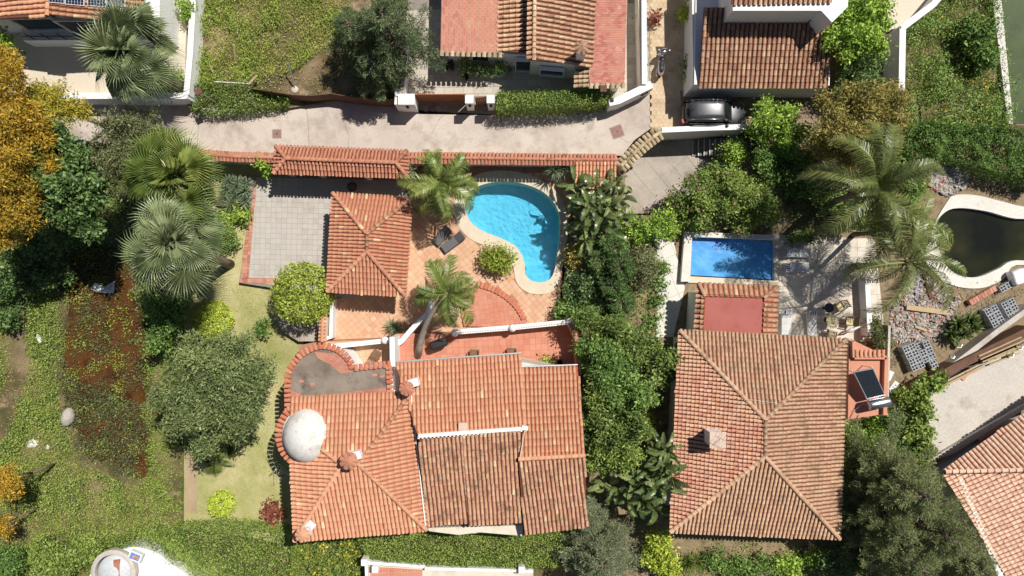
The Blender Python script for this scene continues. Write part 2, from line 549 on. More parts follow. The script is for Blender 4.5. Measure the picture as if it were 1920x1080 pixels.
surf('roof_felt', [C(118, 104, 92), C(150, 136, 122), C(170, 156, 142)], 0.5, 16, bump=0.2, stain=C(96, 84, 74), stain_scale=0.8)
surf('dome_lime', [C(228, 224, 214), C(244, 241, 235), C(206, 200, 190)], 1.6, 12, bump=0.5, stain=C(205, 160, 80), stain_scale=1.7, stain_lo=0.6, stain_hi=0.7, finemix=0.35)
piece('tile_main', [C(210, 124, 88), C(217, 135, 100), C(223, 142, 106), C(214, 130, 96), C(236, 184, 140)], [0, .3, .65, .955, 1.0], blotch=C(190, 112, 88), blotch_scale=0.8, lo=.56, hi=.78)
piece('tile_old', [C(196, 122, 94), C(212, 146, 116), C(204, 132, 104), C(186, 112, 88), C(224, 178, 140)], [0, .35, .7, .92, 1.0], blotch=C(126, 92, 70), blotch_scale=1.4, lo=.5, hi=.68, blotch2=C(214, 148, 50), blotch2_scale=2.6, lo2=.64, hi2=.69)
piece('tile_right', [C(205, 138, 108), C(217, 158, 130), C(210, 148, 120), C(222, 168, 138)], [0, .35, .7, 1.0], blotch=C(140, 100, 78), blotch_scale=1.1, lo=.5, hi=.74, blotch2=C(218, 150, 52), blotch2_scale=3.0, lo2=.615, hi2=.67)
piece('tile_right_red', [C(204, 122, 102), C(214, 142, 120), C(198, 108, 92), C(220, 160, 134)], [0, .35, .75, 1.0], blotch=C(208, 146, 118), blotch_scale=0.5, lo=.48, hi=.62, blotch2=C(218, 150, 52), blotch2_scale=3.2, lo2=.63, hi2=.68)
piece('tile_gate', [C(196, 100, 74), C(214, 124, 96), C(204, 112, 84)], [0, .5, 1], blotch=C(110, 66, 48), blotch_scale=2.2, lo=.56, hi=.72)
piece('tile_gazebo', [C(204, 114, 84), C(216, 132, 100), C(210, 122, 92), C(234, 190, 140)], [0, .5, .93, 1], blotch=C(160, 92, 70), blotch_scale=1.4, lo=.58, hi=.76)
piece('tile_brown', [C(178, 116, 92), C(198, 138, 110), C(166, 104, 84), C(212, 158, 128)], [0, .4, .75, 1], blotch=C(112, 84, 66), blotch_scale=2.2, lo=.54, hi=.7)
piece('tile_pale', [C(206, 168, 134), C(188, 146, 114), C(220, 188, 156), C(168, 124, 96)], [0, .4, .75, 1], blotch=C(110, 90, 70), blotch_scale=1.8, lo=.52, hi=.7)
piece('tile_mid', [C(204, 140, 108), C(220, 160, 126), C(194, 124, 96), C(230, 178, 142)], [0, .4, .75, 1], blotch=C(124, 90, 68), blotch_scale=1.8, lo=.53, hi=.7)
piece('tile_pink', [C(216, 158, 142), C(226, 174, 158), C(208, 146, 128)], [0, .5, 1], blotch=C(190, 138, 122), blotch_scale=1.2, lo=.55, hi=.75)
surf('pan_dark', [C(120, 70, 52), C(140, 84, 62)], 1.5, 12)
surf('pan_main', [C(176, 96, 68), C(190, 108, 80)], 1.5, 12)
piece('floor_grey', [C(196, 188, 180), C(208, 201, 193), C(202, 195, 186)], [0, .5, 1], blotch=C(182, 172, 162), blotch_scale=0.7, lo=.52, hi=.74, rough=0.7)
piece('floor_orange', [C(228, 182, 146), C(235, 194, 160), C(222, 170, 132), C(240, 202, 170)], [0, .4, .75, 1], blotch=C(222, 172, 142), blotch_scale=0.9, lo=.5, hi=.7, rough=0.65)
piece('floor_salmon', [C(216, 144, 118), C(223, 156, 130), C(209, 136, 110)], [0, .5, 1], blotch=C(206, 118, 88), blotch_scale=0.9, lo=.5, hi=.75, rough=0.6)
piece('floor_stone', [C(206, 196, 180), C(220, 211, 196), C(192, 182, 166)], [0, .5, 1], blotch=C(176, 166, 150), blotch_scale=1.0, lo=.55, hi=.75)
piece('floor_cream', [C(228, 216, 200), C(238, 228, 212), C(222, 208, 192)], [0, .5, 1], blotch=C(190, 176, 160), blotch_scale=1.0, lo=.55, hi=.75)
piece('crazy_stone', [C(170, 150, 128), C(196, 178, 150), C(150, 140, 130), C(186, 160, 126)], [0, .35, .7, 1], blotch=C(140, 128, 112), blotch_scale=2.0)
piece('stamped', [C(220, 196, 162), C(226, 204, 172), C(214, 188, 154)], [0, .5, 1], blotch=C(196, 170, 138), blotch_scale=1.5)
piece('brick_red', [C(206, 134, 116), C(218, 152, 132), C(190, 110, 98), C(212, 142, 122)], [0, .35, .7, 1], blotch=C(214, 150, 124), blotch_scale=0.45, lo=.46, hi=.62, blotch2=C(228, 190, 170), blotch2_scale=1.0, lo2=.6, hi2=.75)
piece('block_brown', [C(150, 128, 110), C(166, 142, 122), C(136, 116, 100)], [0, .5, 1])
piece('brick_kerb', [C(208, 146, 122), C(220, 164, 140), C(196, 132, 108)], [0, .5, 1], blotch=C(170, 110, 84), blotch_scale=2)
piece('rim_tile', [C(212, 128, 96), C(224, 150, 120), C(202, 112, 84)], [0, .5, 1])
surf('mortar_pale', [C(226, 196, 176), C(236, 212, 196)], 2, 14)
surf('mortar_white', [(.72, .7, .67), (.8, .79, .77)], 2, 14, finemix=0.2)
surf('wood_gate', [C(146, 84, 46), C(168, 100, 58)], 2.0, 20, bump=0.3, rough=0.6)
surf('wood_pale', [C(196, 170, 130), C(214, 190, 150)], 2.0, 20, bump=0.3)
surf('rust_fence', [C(104, 76, 60), C(130, 98, 78)], 2.0, 20, bump=0.3)
plain('window_dark', (.02, .025, .03), 0.12)
plain('dark_metal', (.03, .03, .033), 0.4, 0.6)
plain('steel', (.55, .56, .58), 0.32, 1.0)
plain('rubber', (.02, .02, .02), 0.8)
plain('white_paint', (.78, .78, .77), 0.5)
plain('grey_fabric', (.13, .13, .14), 0.85)
surf('dark_slate', [C(120, 118, 116), C(145, 142, 139)], 2, 14, bump=.3)
plain('light_metal', (.6, .61, .63), 0.4, 0.7)

# ------------------------------------------------------------------ ground, road, plots
GZ = -2.6
o = MB().prism([(-150, -150), (150, -150), (150, 150), (-150, 150)], GZ - 0.3, GZ).build('ground', 'soil'); o['kind'] = 'structure'

POND = spline([(110, 500), (165, 455), (235, 470), (280, 540), (290, 640), (280, 760), (290, 880), (255, 905), (205, 880), (150, 850), (118, 760), (112, 640), (122, 570)], 6)
def sm(x, a, b):
    t = np.clip((x - a) / (b - a), 0, 1); return t * t * (3 - 2 * t)
_perm = np.random.default_rng(3)
_ph = _perm.uniform(0, 6.28, (14, 2)); _fr = _perm.uniform(-1, 1, (14, 2))
def wob(x, y, f=0.25):
    z = 0
    for (a, b), (p, q) in zip(_fr, _ph):
        z = z + np.sin((x * a + y * b) * f * 4 + p) * np.cos((x * b - y * a) * f * 3 + q)
    return z / 6
PONDC = np.array(POND)
def wild_z(x, y):
    """height of the wild lot at world x, y"""
    k = (HC + 1.4) / HC * S
    px, py = x / k + 960, 540 - y / k
    z = -1.3 + 0.10 * wob(x, y, 0.12) + 0.05 * wob(x, y, 0.5)
    d = np.full(np.shape(px), 1e9)
    for q in PONDC: d = np.minimum(d, np.hypot(px - q[0], py - q[1]))
    ins = inside(px, py, POND)
    dip = np.where(ins, sm(d, -4, 22), sm(-d, -8, 6) * 0.0)
    return np.minimum(z, -1.2) - 0.5 * dip * np.clip(1 + .5 * wob(x + 3, y + 8, .9), .3, 1.6)
def grid_sheet(name, x0, x1, y0, y1, step, zf, mat, skip=None):
    nx, ny = int((x1 - x0) / step) + 1, int((y1 - y0) / step) + 1
    X, Y = np.meshgrid(np.linspace(x0, x1, nx), np.linspace(y0, y1, ny))
    Z = zf(X, Y)
    V = np.stack([X, Y, Z], -1).reshape(-1, 3)
    I = np.arange(nx * ny).reshape(ny, nx)
    F = np.stack([I[:-1, :-1], I[:-1, 1:], I[1:, 1:], I[1:, :-1]], -1).reshape(-1, 4)
    if skip is not None:
        c = V[F].mean(1); F = F[~skip(c[:, 0], c[:, 1])]
    o = npmesh(name, V, F, np.zeros(len(F)), mat, None, True); o['kind'] = 'structure'
    return o
def _skip(x, y): return ((x > -9.5) & (y > -14.5)) | ((x > -21.5) & (y > 7.5)) | (x > 10.5) & (y > -15.5)
grid_sheet('wild_ground', -60, 14, -50, 13, 0.3, wild_z, 'wild_soil', _skip)

# brown pond
m, nt, b = _new('pond_water')
t = _noise(nt, 0.9, 5, 0.6); r = _ramp(nt, [C(66, 40, 22), C(104, 66, 34), C(80, 68, 38)], [.35, .55, .75]); nt.links.new(t.outputs['Fac'], r.inputs[0])
st = _noise(nt, 14, 3, 0.6, 4.0); sr = _ramp(nt, [(0, 0, 0), (1, 1, 1)], [.66, .7]); nt.links.new(st.outputs['Fac'], sr.inputs[0])
nt.links.new(_mix(nt, r.outputs[0], C(150, 96, 50), sr.outputs[0]), b.inputs['Base Color'])
b.inputs['Roughness'].default_value = 0.25; b.inputs['Specular IOR Level'].default_value = 0.3
_bump(nt, b, st.outputs['Fac'], 0.3, 0.02)
PONDW = [((x - 205) * 1.14 + 205, (y - 680) * 1.05 + 680) for x, y in POND]
slab('pond_water', PONDW, -1.52, 0.3, 'pond_water')

# the road
ROAD = [(-80, 176), (180, 183), (350, 197), (540, 205), (640, 187), (745, 190), (790, 214), (930, 216), (1140, 200), (1218, 168), (1220, 241), (1190, 262), (1160, 300), (770, 297), (350, 289), (280, 280), (150, 262), (-80, 250)]
slab('road', ROAD, 0.0, 2.6, 'road_concrete')

rd_ = bpy.data.objects['road']
for q in ([(575, 205), (578, 232), (579, 262), (581, 294)], [(372, 232), (371, 260), (368, 289)], [(1222, 168), (1221, 243)], [(810, 250), (822, 226), (832, 216)], [(640, 215), (655, 255), (650, 296)], [(1160, 255), (1178, 268), (1192, 262)]):
    pts = PP(q, 0.0); mbj = MB()
    for a, b_ in zip(pts, pts[1:]): mbj.beam((a.x, a.y, .0), (b_.x, b_.y, .0), random.uniform(.02, .035), .008)
    mbj.build('joint', 'grout', rd_)
# left top plot (raised, cream paving)
slab('paving', [(-60, -80), (352, -80), (346, 178), (-60, 178)], 0.8, 3.4, 'cream_paving')
slab('vacant_ground', [(372, -80), (770, -80), (748, 192), (640, 186), (540, 203), (350, 196), (352, 178)], 0.25, 2.8, 'wild_soil')
slab('sand_strip', [(355, -80), (374, -80), (371, 170), (351, 172)], 0.45, 2.0, 'sand')
# middle top plot
slab('courtyard_base', [(740, -80), (1222, -80), (1222, 162), (1140, 199), (930, 215), (746, 203)], 0.02, 1.7, 'grout')
# driveway with stamped paving
slab('driveway', [(1212, -80), (1330, -80), (1330, 170), (1600, 168), (1600, 245), (1395, 242), (1240, 244), (1222, 246), (1222, 165)], 0.03, 2.6, 'sand')
# right patio, one level lower
PATIO = [(1160, 296), (1240, 243), (1420, 245), (1425, 330), (1290, 400), (1172, 400)]
slab('patio', PATIO, -1.55, 1.0, 'patio_concrete')
# main plot
POOL = spline([(872, 378), (892, 352), (930, 341), (975, 343), (1020, 361), (1046, 393), (1050, 430), (1045, 480), (1037, 515), (1022, 528), (1000, 528), (986, 515), (983, 490), (968, 463), (940, 447), (905, 433), (880, 412)], 6)
COPE = spline([(851, 382), (868, 345), (905, 324), (960, 321), (1010, 335), (1046, 363), (1064, 405), (1062, 460), (1052, 510), (1040, 543), (1012, 552), (985, 546), (968, 528), (962, 500), (950, 480), (925, 466), (885, 450), (860, 424)], 6)
slab('terrace_base', [(600, 285), (1172, 292), (1160, 330), (1062, 420), (1050, 560), (1045, 610), (600, 642)], 0.0, 2.5, 'grout_red', holes=[COPE])
slab('upper_terrace', [(600, 640), (738, 634), (742, 626), (860, 623), (1074, 604), (1088, 606), (1088, 725), (560, 725), (560, 648)], 1.0, 3.4, 'grout_red')
LAWN = [(345, 520), (360, 390), (395, 335), (400, 283), (607, 283), (607, 640), (570, 640), (585, 1030), (345, 985)]
def lawn_zp(py): return -0.36 - 0.82 * sm(np.asarray(py, float), 560, 760)
def pix_sheet(name, poly, zp, mat, step=8):
    """ground sheet that follows a height given over the photo's rows"""
    xs = np.arange(min(p[0] for p in poly) - step, max(p[0] for p in poly) + step, step); ys = np.arange(min(p[1] for p in poly) - step, max(p[1] for p in poly) + step, step)
    X, Y = np.meshgrid(xs, ys); Z = zp(Y); k = (HC - Z) / HC * S
    V = np.stack([(X - 960) * k, (540 - Y) * k, Z], -1).reshape(-1, 3); n = len(xs); I = np.arange(V.shape[0]).reshape(X.shape)
    F = np.stack([I[1:, :-1], I[1:, 1:], I[:-1, 1:], I[:-1, :-1]], -1).reshape(-1, 4)
    c = np.stack([X, Y], -1).reshape(-1, 2)[F].mean(1); F = F[inside(c[:, 0], c[:, 1], poly)]
    o = npmesh(name, V, F, np.zeros(len(F)), mat, None, True); o['kind'] = 'structure'; return o
pix_sheet('lawn', LAWN, lawn_zp, 'lawn_soil', 4)
slab('path', [(349, 850), (368, 850), (369, 962), (349, 962)], -1.16, 0.9, 'sand')
# soil of the gardens to the right
RPOOL = [(1296, 445), (1451, 452), (1449, 525), (1294, 517)]
CONP = spline([(1755, 425), (1772, 398), (1800, 390), (1850, 396), (1905, 410), (1990, 415), (1990, 490), (1905, 488), (1870, 505), (1830, 520), (1790, 512), (1765, 480)], 5)
slab('garden_soil', [(1172, 296), (1172, 404), (1290, 404), (1432, 332), (1425, 244), (1480, 244), (1480, 166), (1720, 166), (1740, 300), (2080, 350), (2080, 640), (1740, 770), (1700, 1200), (1050, 1200), (1085, 720), (1085, 606), (1045, 606), (1055, 560), (1066, 420), (1160, 330)],
     -0.02, 2.5, 'soil', holes=[RPOOL, CONP])
slab('plot_top_right', [(1560, -80), (2080, -80), (2080, 352), (1740, 302), (1720, 166), (1600, 166)], 0.1, 1.8, 'wild_soil')
slab('green_water_basin', [(1880, -80), (2080, -80), (2080, 240), (1905, 235)], 0.12, 0.3, 'soil')

# ---- laid floors
rt = [bpy.data.objects[n] for n in ('courtyard_base', 'terrace_base', 'driveway')]
court = MB().prism(PP([(450, 331), (772, 331), (772, 400), (640, 560), (448, 530), (470, 400)], 0.0), -1.7, 0.02).build('courtyard', 'grout'); court['kind'] = 'structure'
pave(court, [(480, 333), (762, 338), (758, 372), (660, 560), (466, 526)], 0.02, math.radians(-1.5), 0.335, 0.335, 0.012, 0.01, 'floor_grey', 'floor_tile', 300)
pave(court, [(470, 395), (480, 335), (482, 335), (466, 520), (452, 520), (456, 470)], 0.022, math.radians(88), 0.24, 0.42, 0.012, 0.03, 'brick_kerb', 'kerb_brick', 60)
pave(court, [(450, 520), (640, 524), (640, 533), (450, 530)], 0.022, 0.0, 0.24, 0.36, 0.012, 0.03, 'brick_kerb', 'kerb_brick', 60)
QUART = [(870, 612), (860, 560), (880, 533), (905, 530), (935, 540), (962, 560), (980, 585), (985, 604), (985, 614)]
pave(rt[1], [(605, 530), (640, 400), (762, 335), (1100, 320), (1062, 420), (1050, 520), (1045, 606), (800, 632), (605, 642)], 0.0, math.radians(40), 0.33, 0.33, 0.014, 0.012, 'floor_orange', 'floor_tile', 300, holes=[COPE, QUART])
ut = bpy.data.objects['upper_terrace']
pave(ut, [(740, 627), (860, 625), (1076, 606), (1082, 720), (740, 720)], 1.0, math.radians(2.5), 0.37, 0.37, 0.014, 0.012, 'floor_salmon', 'terrace_tile', 300)
pave(ut, [(600, 642), (738, 637), (738, 710), (600, 710)], 1.0, math.radians(2.5), 0.36, 0.36, 0.014, 0.012, 'floor_orange', 'porch_tile', 100)
q = slab('raised_terrace', QUART, 0.16, 0.2, 'grout_red')
pave(q, [(QUART[i][0], QUART[i][1]) for i in range(len(QUART))], 0.16, math.radians(8), 0.3, 0.3, 0.01, 0.012, 'floor_salmon', 'terrace_tile', 150)
pave(rt[0], [(760, 20), (1100, 10), (1216, 5), (1216, 158), (1140, 196), (930, 180), (760, 182)], 0.02, math.radians(1), 0.62, 0.42, 0.014, 0.015, 'floor_stone', 'paving_stone', 300, stagger=0.5)
# crazy paving at the gates, stamped paving on the drive: irregular stones by jittered hexagons
def crazy(parent, poly, z, r, mat, name, limit=300, gap=0.93, thick=0.015, jit=0.16):
    W = [(p.x, p.y) for p in PP(poly, z)]
    x0, x1 = min(p[0] for p in W), max(p[0] for p in W); y0, y1 = min(p[1] for p in W), max(p[1] for p in W)
    mb = MB(); k = 0; row = 0; y = y0
    def corner(i, j):   # shared jitter so that neighbours keep an even joint
        h = math.sin(i * 127.1 + j * 311.7) * 43758.5453; a = (h - math.floor(h)) * 6.283
        h2 = math.sin(i * 269.5 + j * 183.3) * 24634.6345; b = (h2 - math.floor(h2)) * jit * r
        return math.cos(a) * b, math.sin(a) * b
    while y < y1:
        x = x0 + (r * 0.866 if row % 2 else 0)
        while x < x1:
            if inside([x], [y], W)[0]:
                pts = []
                for q in range(6):
                    a = math.pi / 6 + q * math.pi / 3
                    vx, vy = x + math.cos(a) * r, y + math.sin(a) * r
                    dx, dy = corner(round(vx * 50), round(vy * 50))
                    pts.append((x + (vx + dx - x) * gap, y + (vy + dy - y) * gap))
                if k < limit:
                    MB().prism(pts, z, z + thick + random.uniform(0, .004)).build(name, mat, parent); k += 1
                else: mb.prism(pts, z, z + thick + random.uniform(0, .004))
            x += r * 1.732
        y += r * 1.5; row += 1
    if mb.v:
        o = mb.build(name + 's', mat, parent); o['kind'] = 'stuff'
crazy(rt[0], [(780, 186), (930, 188), (930, 212), (800, 214)], 0.03, 0.24, 'crazy_stone', 'paving_stone', 120)
crazy(rt[2], [(1218, -40), (1326, -40), (1320, 168), (1290, 236), (1222, 242)], 0.03, 0.17, 'stamped', 'paving_stone', 300, 0.96, 0.006)
pave(rt[2], [(1275, 170), (1560, 166), (1560, 240), (1280, 238)], 0.031, 0.0, 0.4, 0.3, 0.014, 0.015, 'block_brown', 'paving_block', 200, stagger=0.5)
pt = bpy.data.objects['patio']
pave(pt, PATIO, -1.55, math.radians(40), 1.1, 1.1, 0.02, 0.015, 'patio_concrete', 'concrete_flag', 80)
rp = bpy.data.objects['garden_soil']
pave(rp, [(1448, 440), (1640, 448), (1660, 640), (1460, 640), (1452, 540)], -0.01, 0.02, 0.6, 0.6, 0.012, 0.02, 'floor_cream', 'terrace_tile', 200)
pave(rp, [(1225, 430), (1262, 450), (1284, 540), (1262, 632), (1230, 632), (1232, 560)], -0.02, 0.4, 0.8, 0.8, 0.014, 0.02, 'white_coping', 'path_slab', 60)

# ---- swimming pools
m, nt, b = _new('pool_lining')
t = _noise(nt, 1.3, 3); r = _ramp(nt, [(.27, .61, .78), (.36, .70, .85)], [.35, .65]); nt.links.new(t.outputs['Fac'], r.inputs[0])
g = nt.nodes.new('ShaderNodeNewGeometry'); vo = nt.nodes.new('ShaderNodeTexVoronoi'); vo.feature = 'DISTANCE_TO_EDGE'; vo.inputs['Scale'].default_value = 2.6
nz = _noise(nt, 2.0, 3); vm = nt.nodes.new('ShaderNodeVectorMath'); vm.operation = 'MULTIPLY_ADD'
nt.links.new(nz.outputs['Color'], vm.inputs[0]); vm.inputs[1].default_value = (.5, .5, .5); nt.links.new(g.outputs['Position'], vm.inputs[2])
nt.links.new(r.outputs[0], b.inputs['Base Color']); b.inputs['Roughness'].default_value = 0.5
def water_mat(name, tint, bump=0.25, scale=3.0, refl=1.0):
    """clear water: tinted see-through with mirror glints by angle"""
    m, nt, b = _new(name)
    nt.nodes.remove(b)
    tr = nt.nodes.new('ShaderNodeBsdfTransparent'); tr.inputs[0].default_value = (*tint, 1)
    gl = nt.nodes.new('ShaderNodeBsdfGlossy'); gl.inputs['Roughness'].default_value = 0.05
    fr = nt.nodes.new('ShaderNodeFresnel'); fr.inputs['IOR'].default_value = 1.33
    t = _noise(nt, scale, 6, 0.62); bp = nt.nodes.new('ShaderNodeBump'); bp.inputs['Strength'].default_value = bump; bp.inputs['Distance'].default_value = 0.24
    nt.links.new(t.outputs['Fac'], bp.inputs['Height'])
    nt.links.new(bp.outputs[0], gl.inputs['Normal']); nt.links.new(bp.outputs[0], fr.inputs['Normal'])
    ms = nt.nodes.new('ShaderNodeMixShader')
    nt.links.new(fr.outputs[0], ms.inputs[0]); nt.links.new(tr.outputs[0], ms.inputs[1]); nt.links.new(gl.outputs[0], ms.inputs[2])
    nt.links.new(ms.outputs[0], nt.nodes['Material Output'].inputs[0])
    return m
water_mat('pool_water', (.52, .86, .95), 0.6, 3.8)
plain('pool_tile_edge', (.10, .30, .45), 0.4)
pr = thing('swimming_pool', 'kidney shaped turquoise swimming pool with cream coping in the tiled terrace', 'pool', P(960, 440, 0))
ctr = np.mean([(p.x, p.y) for p in PP(POOL)], 0)
wl = [(p.x, p.y) for p in PP(POOL)]; cl = [(p.x, p.y) for p in PP(COPE)]
MB().prism([((a - ctr[0]) * 1.02 + ctr[0], (b_ - ctr[1]) * 1.02 + ctr[1]) for a, b_ in wl], -1.72, -1.4).build('pool_floor', 'pool_lining', pr)
w = MB(); n = len(wl)
w.add([(x, y, 0.0) for x, y in wl] + [(x, y, -1.5) for x, y in wl], [(i, (i + 1) % n, (i + 1) % n + n, i + n) for i in range(n)]); w.build('pool_wall', 'pool_lining', pr)
# coping in single slabs around the rim
nseg = 34
for k in range(nseg):
    i0, i1 = k * n // nseg, (k + 1) * n // nseg
    inn = [wl[i % n] for i in range(i0, i1 + 1)]
    def near(p):
        d = [(q[0] - p[0]) ** 2 + (q[1] - p[1]) ** 2 for q in cl]; return int(np.argmin(d))
    a, b_ = near(inn[0]), near(inn[-1]); m_ = len(cl)
    st = (b_ - a) % m_
    out = [cl[(a + q) % m_] for q in range(st + 1)] if 0 < st < m_ / 2 else [cl[a], cl[b_]]
    inn = [(x * .997 + ctr[0] * .003, y * .997 + ctr[1] * .003) for x, y in inn]
    MB().prism([*inn, *out[::-1]], -1.4, 0.05).build('coping_slab', 'pool_coping', pr)
MB().prism([(x, y) for x, y in wl], -0.125, -0.12).build('pool_water_surface', 'pool_water', pr)
for k, (ya, yb, zz) in enumerate(((496, 506, -0.85), (506, 516, -0.6), (516, 531, -0.35))):
    MB().prism(PP([(984, ya), (1042, ya), (1038, yb), (988, yb)], -0.1), -1.5, zz).build('pool_step', 'pool_lining', pr)
rect_lin = plain('pool_cover_blue', (.02, .19, .52), 0.35)
m, nt, b = _new('bubble_cover')
t = _noise(nt, 0.35, 3, .5, 7.0); r = _ramp(nt, [(.015, .16, .48), (.05, .30, .66), (.16, .46, .78)], [.35, .55, .75]); nt.links.new(t.outputs['Fac'], r.inputs[0])
nt.links.new(r.outputs[0], b.inputs['Base Color']); b.inputs['Roughness'].default_value = 0.3
_bump(nt, b, _noise(nt, 1.6, 4).outputs['Fac'], 0.4, 0.06)
rp2 = thing('plunge_pool', 'rectangular raised pool with white rim under a bright blue cover', 'pool', P(1370, 485, 0))
MB().prism(PP(RPOOL), -1.7, -1.5).build('pool_floor', 'pool_lining', rp2)
RR = [(1283, 434), (1462, 441), (1460, 452), (1451, 452), (1449, 525), (1460, 525), (1460, 535), (1278, 528)]
MB().prism(PP([(1284, 434), (1461, 441), (1460, 450), (1298, 444), (1294, 528), (1277, 528)], 0.45), -0.02, 0.45).build('pool_rim', 'white_coping', rp2)
MB().prism(PP([(1293, 518), (1449, 526), (1460, 526), (1460, 537), (1290, 530)], 0.1), -0.02, 0.1).build('pool_step', 'pool_coping', rp2)
w = MB(); q = PP(RPOOL, 0.1)
w.add([(p.x, p.y, 0.1) for p in q] + [(p.x, p.y, -1.5) for p in q], [(i, (i + 1) % 4, (i + 1) % 4 + 4, i + 4) for i in range(4)]); w.build('pool_wall', 'pool_lining', rp2)
slab('pool_cover', [(1297, 446), (1450, 453), (1448, 524), (1295, 516)], -0.06, 0.02, 'bubble_cover', parent=rp2)
# disused dark pool
CONR = spline([(1733, 478), (1742, 455), (1752, 420), (1775, 380), (1790, 366), (1830, 366), (1880, 378), (1925, 388), (1990, 388), (1990, 494), (1905, 497), (1885, 520), (1850, 538), (1810, 540), (1770, 528), (1745, 505)], 5)
dp = thing('disused_pool', 'disused curved pool of dark brown water with a white rim', 'pool', P(1850, 450, 0))
MB().prism(PP(CONR, 0.06), -1.6, 0.06, [PP(CONP, 0.06)]).build('pool_rim', 'white_coping', dp)
MB().prism(PP(CONP), -1.7, -1.35).build('pool_floor', 'soil', dp)
m, nt, b = _new('murky_water')
t = _noise(nt, 0.25, 3); r = _ramp(nt, [C(22, 24, 14), C(42, 44, 22), C(72, 70, 36)], [.4, .56, .74]); nt.links.new(t.outputs['Fac'], r.inputs[0])
nt.links.new(r.outputs[0], b.inputs['Base Color']); b.inputs['Roughness'].default_value = 0.12
slab('murky_water', CONP, -0.25, 0.02, 'murky_water', parent=dp)
gp = thing('green_pool', 'green water pool at the corner beyond the pale kerb', 'pool', P(1900, 100, 0))
m, nt, b = _new('algae_water')
t = _noise(nt, 0.5, 5); r = _ramp(nt, [C(64, 82, 48), C(88, 102, 62)], [.35, .65]); nt.links.new(t.outputs['Fac'], r.inputs[0])
nt.links.new(r.outputs[0], b.inputs['Base Color']); b.inputs['Roughness'].default_value = 0.4; b.inputs['Specular IOR Level'].default_value = .08; _bump(nt, b, _noise(nt, 9, 4).outputs['Fac'], 0.2, 0.02)
slab('pool_water_surface', [(1868, -80), (2080, -80), (2080, 236), (1898, 232)], 0.14, 0.05, 'algae_water', parent=gp)
slab('pool_rim', [(1852, -80), (1870, -80), (1900, 232), (1890, 232)], 0.35, 0.4, 'white_coping', parent=gp)
# ------------------------------------------------------------------ buildings
def body(parent, poly, z0, z1, mat='white_plaster', zt=None, name='wall'):
    """house walls: prism; pixels given at the top edge height zt"""
    return MB().prism(PP(poly, zt if zt is not None else z1), z0, z1).build(name, mat, parent)
def window(parent, a, b, z0, z1, out=0.03, mat='window_dark', frame='white_paint', grille=0):
    """window on a vertical wall between world points a, b (xy), facing south (-y) or as given by order a->b with outward to the right"""
    a, b = Vector((a[0], a[1])), Vector((b[0], b[1])); d = (b - a).normalized(); nrm = Vector((d.y, -d.x))
    w = MB(); c = (a + b) / 2 + nrm * (out / 2)
    rot = math.atan2(d.y, d.x); L = (b - a).length
    w.box((c.x, c.y, z0), L, out, z1 - z0, rot); o = w.build('window', mat, parent)
    f = MB(); t = 0.06; c2 = (a + b) / 2 + nrm * (out * 0.9)
    f.box((c2.x, c2.y, z1), L + 2 * t, out * 2, t, rot); f.box((c2.x, c2.y, z0 - t), L + 2 * t, out * 2 + .06, t, rot)
    for e in (a - d * t / 2, b + d * t / 2): 
        e = e + nrm * (out * .9); f.box((e.x, e.y, z0), t, out * 2, z1 - z0, rot)
    f.build('frame', frame, o)
    for k in range(grille):
        p = a + d * L * (k + .5) / grille + nrm * (out + .05)
        g = MB().box((p.x, p.y, z0 - .05), .02, .02, z1 - z0 + .1, rot); g.build('bar', 'dark_metal', o)
    return o
def star_cap(parent, p, z, r, mat, n=10, seed=0, broken=False):
    """chimney cap: barrel tiles leaning together like a star"""
    vs, fs = tile_mesh(r * 0.62, r * 1.02, r * 0.26)
    me = bpy.data.meshes.new('cap_tile'); me.from_pydata(vs, [], fs); me.materials.append(MATS[mat])
    for k in range(n):
        a = 2 * math.pi * k / n + seed
        d = Vector((math.cos(a), math.sin(a), -0.42)).normalized()      # outwards and down
        u = Vector((-math.sin(a), math.cos(a), 0)); nn = d.cross(u)
        if nn.z < 0: nn = -nn
        v = -d; u = v.cross(nn)
        o = Vector((p.x, p.y, z)) + d * r
        link('cap_tile', me, parent, Matrix(((u.x, v.x, nn.x, o.x), (u.y, v.y, nn.y, o.y), (u.z, v.z, nn.z, o.z), (0, 0, 0, 1))))
def chimney(parent, px, py, z0, z1, w, mat='white_plaster', cap='tile_main', n=10, seed=0, rot=0.0, open_side=None, capr=None):
    p = P(px, py, z1)
    c = MB().box((p.x, p.y, z0), w, w, z1 - z0 - .02, rot).build('chimney', mat, parent, bevel=0.02)
    if cap:
        MB().lathe((p.x, p.y, z1), [(w * .45, 0), (w * .4, .1), (.05, .16)], 10).build('chimney_neck', mat, c)
        star_cap(c, p, z1 + 0.34, capr or w * 0.8, cap, n, seed)
    return c
def roofing(parent, tiles, planes, ridges=(), mat='tile_main', pan='pan_dark', limit=300, rw=0.27, name='roof'):
    deck = MB()
    for pl in planes: tiles.plane([P(*q) for q in pl], deck)
    roof = deck.build(name, pan, parent)
    for a, b in ridges: tiles.ridge(P(*a), P(*b), rw)
    tiles.finish(roof, mat, limit)
    return roof
def roof_at(px, py, pl):
    """height at a pixel of the plane through three (px, py, z) points"""
    A, B, D = (P(*q) for q in pl[:3]); n = (B - A).cross(D - A)
    d = Vector((0, 0, HC)); r = P(px, py, 0) - d
    t = (A - d).dot(n) / r.dot(n)
    return (d + r * t).z

